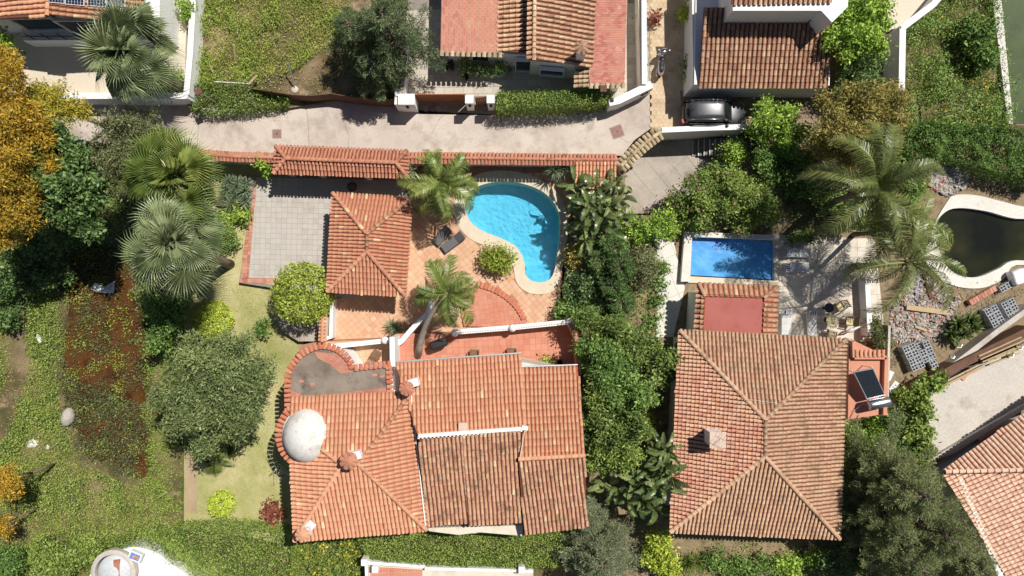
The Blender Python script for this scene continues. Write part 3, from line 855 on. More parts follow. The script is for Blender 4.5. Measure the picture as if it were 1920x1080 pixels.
# ---- main house
E = 4.40
mh = thing('main_house', 'large terracotta tiled house with a white dome and flat brick roof corner', 'house', P(800, 820, -0.5))
body(mh, [(560, 745), (775, 745), (792, 985), (562, 1002)], -2.4, E - .05, zt=E)
body(mh, [(775, 690), (960, 676), (1075, 696), (1086, 975), (990, 985), (965, 965), (800, 968)], -2.4, 3.90, 'cream_plaster', zt=4.00, name='wing_wall')
body(mh, [(548, 745), (548, 700), (575, 665), (605, 655), (640, 665), (660, 696), (728, 690), (728, 748)], -2.4, 4.18, zt=4.20, name='turret_wall')
PK = 5.75
T = Tiles(0.235, 0.40, 0.84, rise=.09, lift=.014)
W_ap, E_ap = (641, 872, PK), (672, 870, PK)
NEt = (770, 736, E + .25)
r1 = roofing(mh, T, [
    [(552, 1014, E), (800, 994, E), E_ap, W_ap],
    [(545, 860, E), (552, 1014, E), W_ap, (606, 843, 5.30)],
    [(800, 994, E), (776, 736, E), (770, 736, E + .2), E_ap],
    [(545, 745, E + .05), (768, 735, E + .15), E_ap, W_ap, (606, 843, 5.30), (545, 780, E + .4)],
], [((552, 1014, E + .06), W_ap), ((800, 994, E + .06), E_ap), ((770, 737, E + .3), E_ap), ((604, 842, 5.35), W_ap), (W_ap, E_ap)], 'tile_main', 'pan_main', 300, 0.24)
# wing roofs: the slope to the north, the three to the south
NE_, RG = 3.95, 5.35
T2 = Tiles(0.228, 0.40, 0.83, rise=.09, lift=.014)
r2 = roofing(mh, T2, [
    [(742, 682, NE_), (977, 665, NE_), (985, 804, RG), (783, 817, RG)],
    [(977, 691, NE_ + .2), (1083, 687, NE_ + .2), (1097, 853, RG - .1), (972, 860, RG - .1)],
], [((972, 861, RG - .04), (1097, 854, RG - .04))], 'tile_main', 'pan_main', 300, 0.24, 'wing_roof')
T3 = Tiles(0.235, 0.36, 0.76, lift=.018)
r3 = roofing(mh, T3, [
    [(800, 985, 4.15), (880, 979, 4.15), (866, 817, RG - .04), (786, 822, RG - .04)],
    [(879, 984, 4.25), (976, 978, 4.25), (974, 807, RG + .03), (866, 816, RG + .03)],
    [(983, 1001, 4.10), (1100, 986, 4.10), (1097, 856, RG - .15), (972, 863, RG - .15)],
], (), 'tile_old', 'pan_dark', 300, 0.24, 'rear_roof')
# white ridge strip, verge mortar, patch
mb = MB(); A, B = P(785, 817, RG + .06), P(985, 803, RG + .06)
mb.beam(A, B, 0.2, 0.16)
for k in range(28): 
    p = A.lerp(B, k / 27); mb.box((p.x, p.y - .1, p.z - .09), .1, .16, .1)
mb.build('ridge_mortar', 'mortar_white', mh)
MB().beam(P(978, 801, RG + .08), P(990, 803, RG + .08), .22, .22).build('ridge_end', 'white_plaster', mh)
MB().beam(P(984, 806, RG + .03), P(975, 858, RG - .02), .05, .12).build('verge', 'mortar_pale', mh)
MB().beam(P(771, 738, E + .3), P(798, 985, E + .12), .06, .16).build('verge', 'mortar_white', mh)
p = P(868, 800, RG); MB().box((p.x, p.y, RG - .25), .5, .45, .36).build('roof_hatch', 'mortar_pale', mh, bevel=.02)
MB().tube([P(742, 679, NE_ + .02), P(850, 671, NE_ + .02), P(977, 662, NE_ + .02)], 0.055, 8).build('gutter', 'light_metal', mh)
MB().tube([P(977, 688, NE_ + .2), P(1083, 684, NE_ + .2)], 0.055, 8).build('gutter', 'light_metal', mh)
# flat brick roof with its rim of tiles
RIM = [(541, 748), (541, 702), (553, 678), (573, 660), (603, 651), (634, 659), (653, 678), (662, 694), (728, 687), (730, 742)]
flat = MB().prism(PP(RIM, 4.30), 4.00, 4.30).build('flat_roof', 'roof_felt', mh)
pave(flat, [(546, 748), (546, 732), (570, 742), (640, 737), (726, 726), (728, 742)], 4.30, 0.05, 0.26, 0.13, 0.01, 0.012, 'brick_red', 'roof_brick', 120, 0.5)
pave(flat, [(590, 660), (632, 663), (650, 680), (660, 697), (640, 700), (618, 683), (596, 672)], 4.30, 0.05, 0.26, 0.13, 0.01, 0.012, 'brick_red', 'roof_brick', 120, 0.5)
for q in ((703, 703), (565, 715), (586, 720), (716, 706)):
    p = P(q[0], q[1], 4.30); MB().box((p.x, p.y, 4.30), .26, .13, .012, .05).build('roof_brick', 'brick_red', flat)
def rim_tiles(parent, line, z, w, L, mat, pitch, out_left=True, tilt=0.1):
    """row of barrel tiles laid across a wall top along a pixel line"""
    pts = PP(line, z); vs, fs = tile_mesh(w, L, w * .36)
    me = bpy.data.meshes.new('rim_tile'); me.from_pydata(vs, [], fs); me.materials.append(MATS[mat])
    acc = 0.0
    for a, b in zip(pts, pts[1:]):
        d = (b - a); l = d.length; d.normalize()
        while acc < l:
            p = a + d * acc
            o = Vector((-d.y, d.x, 0)) * (1 if out_left else -1)
            o = (o + Vector((0, 0, -tilt)) + d * random.uniform(-.05, .05)).normalized(); v = -o; n = d.cross(v); 
            if n.z < 0: n = -n
            u = v.cross(n); q = p + o * L / 2
            link('rim_tile', me, parent, Matrix(((u.x, v.x, n.x, q.x), (u.y, v.y, n.y, q.y), (u.z, v.z, n.z, q.z + random.uniform(0, .012)), (0, 0, 0, 1))))
            acc += pitch
        acc -= l
arc = spline([(541, 768), (540, 735), (541, 700), (556, 674), (578, 656), (606, 648), (636, 656), (656, 676), (663, 692)], 6, False)
rim_tiles(flat, arc, 4.35, .24, .36, 'rim_tile', .27, False)
rim_tiles(flat, [(668, 689), (732, 682)], 4.35, .24, .36, 'rim_tile', .27, False)
rim_tiles(flat, [(730, 690), (733, 742)], 4.35, .24, .36, 'rim_tile', .27, False)
darc = spline([(545, 862), (532, 848), (525, 830), (523, 812), (527, 793), (536, 776), (543, 768)], 6, False)
rim_tiles(flat, darc, 4.40, .24, .36, 'rim_tile', .27, True)
body(mh, [(548, 770), (534, 800), (534, 830), (548, 858), (580, 850), (580, 775)], -2.4, 4.30, name='turret_wall')
# dome
dome = thing('white_dome', 'weathered whitewashed dome with yellow lichen on the tiled roof', 'dome', P(575, 816, 4.40))
p = P(577, 817, 4.70)
R = 47 * M_(4.70)
MB().lathe((p.x, p.y, 4.35), [(R, 0), (R * 1.0, .3), (R * .96, .5), (R * .87, .8), (R * .74, 1.05), (R * .58, 1.26), (R * .4, 1.4), (R * .2, 1.5), (R * .03, 1.53)], 40, 1.0, 1.1).build('dome_shell', 'dome_lime', dome, True)
MB().lathe((p.x, p.y, 4.30), [(R * 1.06, 0), (R * 1.06, .26), (R * 1.0, .3)], 40, 1.0, 1.1).build('dome_ring', 'mortar_white', dome, True)
c = chimney(mh, 764, 727, 4.10, 5.40, .5, 'white_plaster', 'tile_gate', 10, .2)
p = P(775, 718, 5.00); MB().box((p.x, p.y, 4.30), .55, .45, .7, .3).build('chimney_shoulder', 'white_plaster', c)
c = chimney(mh, 656, 862, 5.40, 6.40, .6, 'white_plaster', 'tile_gate', 9, .1)
p = P(667, 855, 6.10); MB().box((p.x, p.y, 5.50), .5, .45, .55, .3).build('chimney_shoulder', 'white_plaster', c)
c = chimney(mh, 570, 1000, 4.00, 5.40, .5, 'white_plaster', 'tile_main', 9, .3)
p = P(579, 989, 5.00); MB().box((p.x, p.y, 4.30), .6, .45, .6, .8).build('chimney_shoulder', 'white_plaster', c)
# terrace walls of the house
wall('terrace_wall', [(735, 632), (737, 745)], 1.0, 2.9, .3, 'white_plaster', 'tall white wall between the porch and the salmon terrace', parent=None)
# rear ledge
MB().prism(PP([(800, 990), (980, 985), (980, 1005), (900, 998), (860, 1003), (805, 996)], 3.2), -0.5, 3.2).build('rear_terrace', 'cream_plaster', mh)
MB().beam(P(850, 994, 2.4), P(945, 992, 2.3), .4, .12).build('rear_parapet', 'white_plaster', mh)

# ---- gazebo / garage
gz = thing('garage', 'square garage with a terracotta hipped roof beside the pool terrace', 'garage', P(690, 460, 0))
ge, gr = 2.5, 3.75
body(gz, [(640, 385), (755, 390), (745, 538), (632, 530)], 0, ge, 'cream_plaster')
Tg = Tiles(0.218, 0.38, 0.80, rise=.085, lift=.018)
A, B = (688, 439, gr), (688, 472, gr)
roofing(gz, Tg, [
    [(624, 362, ge), (772, 371, ge), A], [(772, 371, ge), (760, 555, ge), B, A], [(760, 555, ge), (614, 546, ge), B], [(614, 546, ge), (624, 362, ge), A, B]],
    [((624, 362, ge + .05), A), ((772, 371, ge + .05), A), ((760, 555, ge + .05), B), ((614, 546, ge + .05), B), (A, B)], 'tile_gazebo', 'pan_main', 300, 0.25)
# ---- gate roof
gt = thing('gate_roof', 'long hipped terracotta roof over the street gate beside the road', 'gateway', P(640, 310, 0))
e, r_ = 2.45, 3.0
A, B = (536, 297, r_), (742, 305, r_)
Tt = Tiles(0.215, 0.36, 0.74)
roofing(gt, Tt, [
    [(518, 274, e), (763, 283, e), B, A], [(763, 283, e), (765, 333, e), B], [(765, 333, e), (514, 324, e), A, B], [(514, 324, e), (518, 274, e), A]],
    [((518, 274, e + .05), A), ((763, 283, e + .05), B), ((765, 333, e + .05), B), ((514, 324, e + .05), A), (A, B)], 'tile_gate', 'pan_dark', 300, 0.25)
for q in ((528, 315), (590, 318), (680, 322), (752, 326), (532, 285), (752, 292)):
    p = P(q[0], q[1], 2.3); MB().box((p.x, p.y, 0), .3, .3, 2.4).build('post', 'cream_plaster', gt)
p, q = P(534, 287, 2.2), P(750, 294, 2.2); MB().beam((p.x, p.y, 1.1), (q.x, q.y, 1.1), .08, 2.2).build('sliding_gate', 'wood_gate', gt)
for k in range(6):
    a, b = P(545 + k * 38, 287 + k * 1.2, 2.35), P(545 + k * 38, 326 + k * 1.4, 2.35); MB().beam((a.x, a.y, 2.3), (b.x, b.y, 2.3), .1, .14).build('rafter', 'wood_gate', gt)

# ---- right house
rh = thing('right_house', 'large square house with a weathered hipped tile roof and one chimney', 'house', P(1430, 820, 0))
e, r_ = 3.7, 5.7
NW, NE, SE, SW = (1274, 619, e), (1586, 636, e), (1574, 1010, e), (1257, 997, e)
A, B = (1435, 787, r_), (1434, 856, r_)
body(rh, [(1290, 640), (1570, 650), (1560, 990), (1272, 978)], -0.02, e - .03)
Tr = Tiles(0.232, 0.30, 0.74, lift=.018)
roofing(rh, Tr, [[NW, NE, A], [NE, SE, B, A], [SE, SW, B]], [((*NW[:2], e + .05), A), ((*NE[:2], e + .05), A), ((*SE[:2], e + .05), B), ((*SW[:2], e + .05), B), (A, B)], 'tile_right', 'pan_dark', 300, 0.25)
Tr2 = Tiles(0.232, 0.23, 0.80)
roofing(rh, Tr2, [[SW, NW, A, B]], (), 'tile_right_red', 'pan_dark', 300, 0.25, 'west_roof')
p = P(1347, 826, 5.9); c = MB().box((p.x, p.y, 4.3), .75, .75, 1.45, .0).build('chimney', 'white_plaster', rh, bevel=.02)
MB().box((p.x, p.y, 5.75), .9, .9, .06).build('chimney_cap', 'mortar_pale', c)
an = thing('roof_aerial', 'thin metal television aerial standing on the white chimney of the right house', 'aerial', P(1352, 822, 5.8))
b0 = P(1350, 822, 5.8); b0.z = 5.81; t0 = b0 + Vector((.05, .05, 1.0))
MB().tube([b0, t0], .015, 6).build('mast', 'steel', an)
MB().tube([t0 + Vector((-.6, .3, -.05)), t0 + Vector((.4, -.2, -.05))], .012, 6).build('boom', 'steel', an)
for k in range(8):
    q = (t0 + Vector((-.6, .3, -.05))).lerp(t0 + Vector((.4, -.2, -.05)), k / 7); d = Vector((.2, .4, 0)).normalized() * (.32 - .02 * k)
    MB().tube([q - d, q + d], .008, 5).build('element', 'steel', an)
# salmon annex with solar heater
ax = thing('annex', 'salmon rendered flat roof annex carrying the solar heater beside the right house', 'annex', P(1620, 710, 0))
body(ax, [(1592, 648), (1604, 640), (1662, 668), (1660, 776), (1590, 786)], -0.02, 2.9, 'salmon_render', name='flat_roof')
wl_ = [(1600, 640), (1601, 670), (1661, 670), (1658, 778)]
for a, b in zip(wl_, wl_[1:]):
    A_, B_ = P(*a, 3.1), P(*b, 3.1); MB().beam((A_.x, A_.y, 3.05), (B_.x, B_.y, 3.05), .22, .3).build('parapet', 'salmon_render', ax)
rim_tiles(ax, [(1606, 662), (1660, 662)], 3.2, .22, .4, 'tile_main', .26, True)
# ---- pool house
ph = thing('pool_house', 'small pool house with a flat red roof framed in barrel tiles', 'pool house', P(1380, 580, 0))
ez = 2.7
body(ph, [(1312, 548), (1450, 552), (1446, 650), (1306, 645)], -0.02, ez)
MB().prism(PP([(1322, 555), (1432, 558), (1428, 640), (1318, 636)], ez + .3), ez, ez + .3).build('flat_roof', 'red_paint', ph)
Tp = Tiles(0.3, 0.40, 0.8)
i0, i1, i2, i3 = (1322, 556, ez + .35), (1432, 559, ez + .35), (1429, 634, ez + .35), (1319, 630, ez + .35)
roofing(ph, Tp, [[(1310, 532, ez - .05), (1457, 537, ez - .05), i1, i0], [(1457, 537, ez - .05), (1454, 634, ez - .05), i2, i1], [(1303, 630, ez - .05), (1310, 532, ez - .05), i0, i3]],
    [((1310, 532, ez), i0), ((1457, 537, ez), i1)], 'tile_old', 'pan_main', 300, .26, 'roof_edge')

# ---- top middle house
tm = thing('brick_roof_house', 'house with two flat red brick roofs and a tiled slope between', 'house', P(1000, 60, 0))
bz = 2.45
body(tm, [(842, -80), (1168, -80), (1168, 150), (1098, 150), (1092, 108), (942, 100), (836, 90)], 0.02, bz - .06, zt=bz)
fl = MB().prism(PP([(829, -80), (936, -80), (934, 99), (826, 99)], bz), bz - .18, bz).build('flat_roof', 'mortar_pale', tm)
pave(fl, [(829, -60), (936, -60), (934, 99), (826, 99)], bz, math.radians(90), 0.31, 0.155, 0.016, 0.014, 'brick_red', 'roof_brick', 300, 0.5)
fl2 = MB().prism(PP([(1110, -80), (1178, -80), (1172, 160), (1106, 160), (1104, 118)], bz + .1), bz - .18, bz + .1).build('flat_roof', 'mortar_pale', tm)
pave(fl2, [(1112, -60), (1177, -60), (1171, 158), (1107, 158), (1105, 118)], bz + .1, math.radians(0), 0.28, 0.14, 0.012, 0.012, 'brick_red', 'roof_brick', 300, 0.5)
rim_tiles(fl, [(828, 100), (945, 103)], bz + .02, .26, .3, 'tile_pale', .32, False, .3)
rim_tiles(fl2, [(1108, 161), (1172, 161)], bz + .1, .26, .3, 'tile_pale', .32, False, .3)
Tm = Tiles(0.285, 0.38, 0.70)
roofing(tm, Tm, [[(936, -70, bz - .02), (934, 97, bz - .02), (992, 98, bz + .45), (992, -70, bz + .45)]], (), 'tile_mid', 'pan_dark', 200, .25, 'lean_to_roof')
Tn = Tiles(0.285, 0.38, 0.72)
RZ = 3.85
roofing(tm, Tn, [[(1118, -70, bz + .15), (1110, 125, bz + .15), (1000, 112, RZ), (1003, -70, RZ)], [(990, 113, RZ - .15), (992, -70, RZ - .15), (1003, -70, RZ), (1000, 112, RZ)]],
    [((1001, 114, RZ + .02), (1003, -60, RZ + .02))], 'tile_mid', 'pan_dark', 300, .25, 'upper_roof')
body(tm, [(998, -70), (1112, -70), (1108, 116), (996, 106)], 0.02, bz + .1, zt=3.3, name='upper_wall')
Tq = Tiles(0.27, 0.3, 0.8)
roofing(tm, Tq, [[(1078, 163, bz - .3), (1080, 124, bz - .3), (1105, 126, bz + .05), (1105, 163, bz + .05)]], (), 'tile_pale', 'pan_dark', 60, .25, 'porch_roof')
wa = P(838, 92, bz); wy = wa.y - .03
def wx(px, z): return (px - 960) * M_(z)
# window panes on the south walls
ya = P(0, 92, bz).y
window(tm, (wx(886, 1.5), P(0, 93.5, bz).y - .0), (wx(916, 1.5), P(0, 94.6, bz).y - .0), .9, 1.9, .1)
window(tm, (wx(968, 1.2), P(0, 103, bz).y - .02), (wx(994, 1.2), P(0, 104, bz).y - .02), .05, 2.0, .12)
window(tm, (wx(1014, 1.5), P(0, 107, 3.3).y - .1), (wx(1056, 1.5), P(0, 110.8, 3.3).y - .1), .9, 1.9, .12)
chimney(tm, 1091, 92, 2.9, 4.2, .5, 'white_plaster', 'tile_brown', 8, .15, capr=.42)

# ---- top right house
tr = thing('upper_right_house', 'house with a brown tiled slope behind the parked car', 'house', P(1430, 90, 0))
ez = 2.7
body(tr, [(1306, -80), (1560, -80), (1556, 160), (1302, 158)], 0.03, ez - .04, zt=ez)
Tz = Tiles(0.275, 0.36, 0.76)
roofing(tr, Tz, [[(1310, 164, ez), (1553, 164, ez), (1558, 14, 4.0), (1320, 14, 4.0)]], (), 'tile_brown', 'pan_dark', 300, .25)
body(tr, [(1374, 20), (1540, 20), (1560, 42), (1590, 12), (1590, -80), (1374, -80)], 0.03, 5.5, zt=5.5, name='upper_wall')
Ty = Tiles(0.275, 0.36, 0.76)
roofing(tr, Ty, [[(1372, 8, 5.55), (1560, 4, 5.55), (1560, -80, 6.4), (1372, -80, 6.4)]], (), 'tile_brown', 'pan_dark', 100, .25, 'upper_roof')
MB().beam(P(1302, -40, 2.4), P(1305, 160, 2.4), .4, .3).build('side_ledge', 'white_plaster', tr)
p = P(1530, 28, 4.4); MB().box((p.x, p.y, 3.7), .5, .45, .5).build('ac_unit', 'window_dark', tr)  # air conditioning unit by the upper wall, a plain dark box

# ---- top left house with solar panels
tl = thing('solar_house', 'white house with a tiled roof carrying dark solar panels', 'house', P(130, 30, .8))
ez = 4.2
body(tl, [(-60, -80), (262, -80), (262, 30), (160, 22), (150, 8), (80, 16), (-60, 20)], .8, ez - .04, zt=ez)
Ts = Tiles(0.28, 0.36, 0.78)
TLR = [(268, 48, ez), (272, -80, ez), (92, -80, 5.3), (90, 26, 5.3)]
roofing(tl, Ts, [TLR, [(-60, -80, ez), (-60, 38, ez), (88, 30, 5.3), (92, -80, 5.3)]], [((89, 30, 5.36), (92, -60, 5.36))], 'tile_main', 'pan_dark', 300, .25)
# porch under the roof: dark opening, balcony slab, rail
bal = MB().prism(PP([(40, 52), (170, 55), (300, 60), (300, 74), (42, 76)], 1.9), .8, 1.9).build('balcony', 'white_plaster', tl)
for k in range(6):
    p = P(62 + k * 30, 72, 2.0); q = P(56 + k * 30, 69, 2.7); MB().tube([(p.x, p.y, 1.9), (p.x, p.y, 2.8)], .03, 6).build('baluster', 'dark_metal', bal)
a, b = P(42, 68, 2.85), P(300, 68, 2.85); MB().tube([a, b], .03, 6).build('handrail', 'dark_metal', bal)
window(tl, (wx(35, 2.8), P(0, 22, ez).y - .05), (wx(110, 2.8), P(0, 20, ez).y - .05), 1.95, 3.6, .1)
window(tl, (wx(120, 3), P(0, 24, ez).y - .2), (wx(190, 3), P(0, 24, ez).y - .2), 1.95, 3.9, .1)
MB().prism(PP([(270, -80), (300, -80), (299, 62), (268, 62)], 3.2), .8, 3.2).build('side_wing', 'white_plaster', tl)
m, nt, b = _new('solar_glass')
b.inputs['Base Color'].default_value = (.012, .018, .045, 1); b.inputs['Roughness'].default_value = .15
for k, (x0, x1, dy) in enumerate(((86, 121, 0), (122, 158, 5), (164, 199, 8), (200, 235, 13))):
    y0, y1 = -46 + dy, 4 + dy * .8
    c4 = [P(x, y, roof_at(x, y, TLR) + .16) for x, y in ((x0, y0), (x1, y0 + 3), (x1, y1 + 3), (x0, y1))]
    f = MB(); f.add([*c4, *[p - Vector((0, 0, .06)) for p in c4]], [(3, 2, 1, 0), (0, 1, 5, 4), (1, 2, 6, 5), (2, 3, 7, 6), (3, 0, 4, 7)]); sp = f.build('solar_panel', 'light_metal', tl)
    nx, ny = 6, 9
    def bl(u, v): return (c4[0].lerp(c4[1], u)).lerp(c4[3].lerp(c4[2], u), v) + Vector((0, 0, .012))
    for i in range(nx):
        for j in range(ny):
            u0, u1, v0, v1 = .03 + .94 * i / nx + .008, .03 + .94 * (i + 1) / nx - .008, .02 + .96 * j / ny + .005, .02 + .96 * (j + 1) / ny - .005
            MB().add([bl(u0, v0), bl(u1, v0), bl(u1, v1), bl(u0, v1)], [(3, 2, 1, 0)]).build('cell', 'solar_glass', sp)

# ---- bottom right house
br = thing('corner_house', 'house with pink tile slopes meeting at a ridge in the bottom right corner', 'house', P(1880, 920, 0))
ez, rz = 2.9, 4.3
body(br, [(1800, 900), (1940, 810), (2080, 760), (2080, 1200), (1920, 1200)], -0.02, ez - .05, zt=ez)
Tb = Tiles(0.26, 0.3, 0.82)
roofing(br, Tb, [[(1768, 882, ez), (1990, 728, ez), (2080, 875, rz + .3), (1800, 885, ez + .3)], [(1900, 1100, ez), (1768, 884, ez), (1800, 886, ez + .25), (2080, 876, rz + .3), (2080, 1120, rz)]],
    [((1772, 884, ez + .1), (2000, 879, rz + .1))], 'tile_pink', 'pan_main', 300, .26)
# concrete slab roof in construction, with bamboo poles along its edge
cs = thing('unfinished_building', 'unfinished building with a bare pale concrete slab roof', 'building', P(1830, 740, 0))
CS = [(1738, 728), (1935, 640), (2080, 590), (2080, 700), (1935, 758), (1790, 850), (1738, 868)]
body(cs, CS, -0.02, 1.0, 'slab_concrete', name='concrete_slab')
MB().beam(P(1738, 866, 1.1), P(1935, 752, 1.1), .25, .3).build('parapet', 'slab_concrete', cs)
p = P(1850, 800, .9); MB().box((p.x, p.y, 0), 1.7, 1.0, .9, math.radians(35)).build('block_kerb', 'salmon_render', cs)

# ---- bottom left white building
bw = thing('white_roof_house', 'house with a rounded white roof, skylight and ringed glass dome', 'house', P(250, 1070, -.6))
WR = spline([(172, 1110), (180, 1062), (205, 1040), (248, 1026), (292, 1036), (318, 1056), (350, 1078), (360, 1110)], 5)
body(bw, WR, -2.4, .5, 'white_plaster', name='white_roof')
p = P(214, 1072, 1.00); R = 42 * M_(1.00)
rg = MB().lathe((p.x, p.y, 0.80), [(R, 0), (R, .3), (R * .88, .35), (R * .8, .35), (R * .8, .05)], 36).build('dome_ring', 'slab_concrete', bw)
plain('glass_pale', (.55, .57, .58), .15)
MB().lathe((p.x, p.y, 0.85), [(R * .8, 0), (R * .7, .2), (R * .5, .34), (R * .25, .42), (.02, .45)], 36).build('glass_dome', 'glass_pale', rg, True)
a = P(216, 1060, 1.40); MB().box((a.x, a.y - .4, 1.05), .35, 1.3, .2, .05).build('red_strip', 'brick_kerb', rg)
a = P(253, 1044, 1.10); sk = MB().box((a.x, a.y, 0.80), .8, .55, .3, -.4).build('skylight', 'white_plaster', bw)
plain('blue_frame', (.12, .25, .6), .5)
MB().box((a.x, a.y, 1.10), .62, .38, .02, -.4).build('blue_frame', 'blue_frame', sk); MB().box((a.x + .05, a.y - .03, 1.12), .42, .2, .02, -.4).build('pane', 'brick_kerb', sk)
# ---- bottom centre terrace
bc = thing('roof_terrace', 'tiled roof terrace with white parapets at the bottom edge', 'terrace', P(840, 1075, -.6))
tb = body(bc, [(688, 1060), (795, 1066), (1000, 1072), (1000, 1140), (688, 1140)], -2.4, .9, 'cream_plaster', name='terrace_floor')
pave(tb, [(694, 1062), (792, 1068), (792, 1120), (694, 1120)], 0.90, 0.03, .4, .4, .014, .015, 'floor_salmon', 'floor_tile', 60)
for a, b in (((685, 1056), (796, 1065)), ((796, 1067), (1000, 1073)), ((686, 1056), (688, 1120))):
    A_, B_ = P(*a, 1.40), P(*b, 1.40); MB().beam((A_.x, A_.y, 1.15), (B_.x, B_.y, 1.05), .18, .4).build('parapet', 'white_plaster', bc)
for q in ((684, 1053), (704, 1066), (978, 1067)):
    p = P(*q, 1.40); MB().box((p.x, p.y, 0.90), .4, .4, .7).build('pillar', 'white_plaster', bc, bevel=.03)

# ------------------------------------------------------------------ walls and fences
def tiled_wall(name, line, z, w, label, mat, bodymat='cream_plaster', z0=0.0, tl=0.42, tw=.21, pitch=.225, rid=True):
    o = wall(name, line, z0, z - .08, w, bodymat, label)
    vs, fs = tile_mesh(tw, tl, tw * .4); me = bpy.data.meshes.new('coping_tile'); me.from_pydata(vs, [], fs); me.materials.append(MATS[mat])
    bodyo = [c for c in o.children][0]
    pts = PP(line, z)
    acc = 0.0
    for a, b in zip(pts, pts[1:]):
        d = b - a; l = d.length; d.normalize(); x = Vector((-d.y, d.x, 0))
        while acc < l:
            for sgn in (1, -1):
                out = (x * sgn + Vector((0, 0, -.42)) + d * random.uniform(-.05, .05)).normalized(); v = -out; n = d.cross(v)
                if n.z < 0: n = -n
                u = v.cross(n); q = a + d * acc + out * (tl + random.uniform(-.01, .01)) + Vector((0, 0, .06))
                link('coping_tile', me, bodyo, Matrix(((u.x, v.x, n.x, q.x), (u.y, v.y, n.y, q.y), (u.z, v.z, n.z, q.z), (0, 0, 0, 1))))
            acc += pitch
        if rid:
            nr = max(1, int(l / .42)); 
            for k in range(nr):
                p = a + d * (k * l / nr) + Vector((0, 0, .075)); u = d.cross(Vector((0, 0, 1)))
                s_ = l / nr / tl
                link('ridge_tile', me, bodyo, Matrix(((u.x, d.x * s_, 0, p.x), (u.y, d.y * s_, 0, p.y), (u.z, 0, 1, p.z), (0, 0, 0, 1))))
        acc -= l
    return o
tiled_wall('street_wall', [(352, 288), (440, 294), (516, 296)], 1.9, .3, 'tile capped garden wall left of the gate roof along the road', 'tile_gate', tl=.3)
tiled_wall('street_wall', [(766, 296), (900, 297), (1040, 299), (1158, 300)], 1.9, .3, 'long tile capped wall between the road and the kidney pool', 'tile_gate', tl=.36)
tiled_wall('curved_wall', [(1164, 312), (1186, 290), (1210, 268), (1238, 248)], 1.6, .4, 'diagonal wall capped with pale old barrel tiles above the lower patio', 'tile_pale', z0=-1.5, tl=.44, tw=.25, pitch=.28)
tiled_wall('garden_wall', [(606, 596), (604, 640)], 1.6, .25, 'short tile capped wall by the clipped round tree', 'tile_main', tl=.2)
# tile roof scrap by the banana plants
sd = thing('lean_to', 'small tiled lean-to roof behind the banana plants', 'lean-to', P(1110, 330, 0))
body(sd, [(1082, 306), (1150, 306), (1150, 345), (1082, 345)], 0, 2.1, 'cream_plaster', zt=2.2)
roofing(sd, Tiles(0.21, .36, .8), [[(1078, 352, 2.05), (1152, 352, 2.05), (1154, 303, 2.5), (1078, 303, 2.5)]], (), 'tile_main', 'pan_main', 200)
wall('white_street_wall', [(60, 180), (352, 180)], 0.0, 1.55, .3, 'white_plaster', 'long white wall along the road below the cream paving', cap=.06)
wall('white_plot_wall', [(366, -60), (357, 100), (350, 178)], 0.0, 1.5, .28, 'white_plaster', 'slim white wall between the cream paving and the vacant lot', cap=.06)
wall('pale_courtyard_wall', [(756, 60), (750, 130), (747, 196)], 0.0, 1.7, .5, 'white_plaster', 'thick white wall with stony top at the left of the paved court')
MB().prism(PP([(753, 66), (762, 66), (758, 180), (749, 180)], 1.75), 1.7, 1.76).build('stony_top', 'rubble_soil', bpy.data.objects['pale_courtyard_wall'])
def pillar(px, py, w, h, label, z0=0.0, d=None):
    p = P(px, py, h); o = thing('gate_pillar', label, 'pillar', (p.x, p.y, z0), 'white gate pillars')
    MB().box((p.x, p.y, z0), w, d or w, h - z0 - .05).build('shaft', 'white_plaster', o, bevel=.01); MB().box((p.x, p.y, h - .05), w + .06, (d or w) + .06, .07).build('cap', 'white_plaster', o)
    MB().box((p.x, p.y - (d or w) / 2 - .05, 1.2), .16, .1, .3).build('lantern', 'dark_metal', o)
pillar(762, 186, .95, 1.9, 'broad white gate pillar at the left end of the wooden gate', d=.6)
pillar(880, 186, .45, 1.9, 'white pillar between the wide wooden gate and the small one')
pillar(920, 186, .42, 1.9, 'white pillar between the small wooden gate and the hedge')
def gate(a, b, z0, z1, label, n):
    A, B = P(*a, z1), P(*b, z1); o = thing('wooden_gate', label, 'gate', (A.x, A.y, z0), 'brown wooden gates')
    for k in range(n):
        p = A.lerp(B, (k + .5) / n); MB().box((p.x, p.y, z0), (B - A).length / n - .012, .05, z1 - z0, math.atan2(B.y - A.y, B.x - A.x)).build('board', 'wood_gate', o)
    for z in (z0 + .15, z1 - .2):
        MB().beam((A.x, A.y + .05, z), (B.x, B.y + .05, z), .04, .1).build('rail', 'dark_metal', o)
gate((772, 177), (874, 177), .08, 1.75, 'wide brown wooden gate of the paved court', 26)
gate((890, 183), (914, 181), .08, 1.65, 'small brown wooden gate between two white pillars', 7)
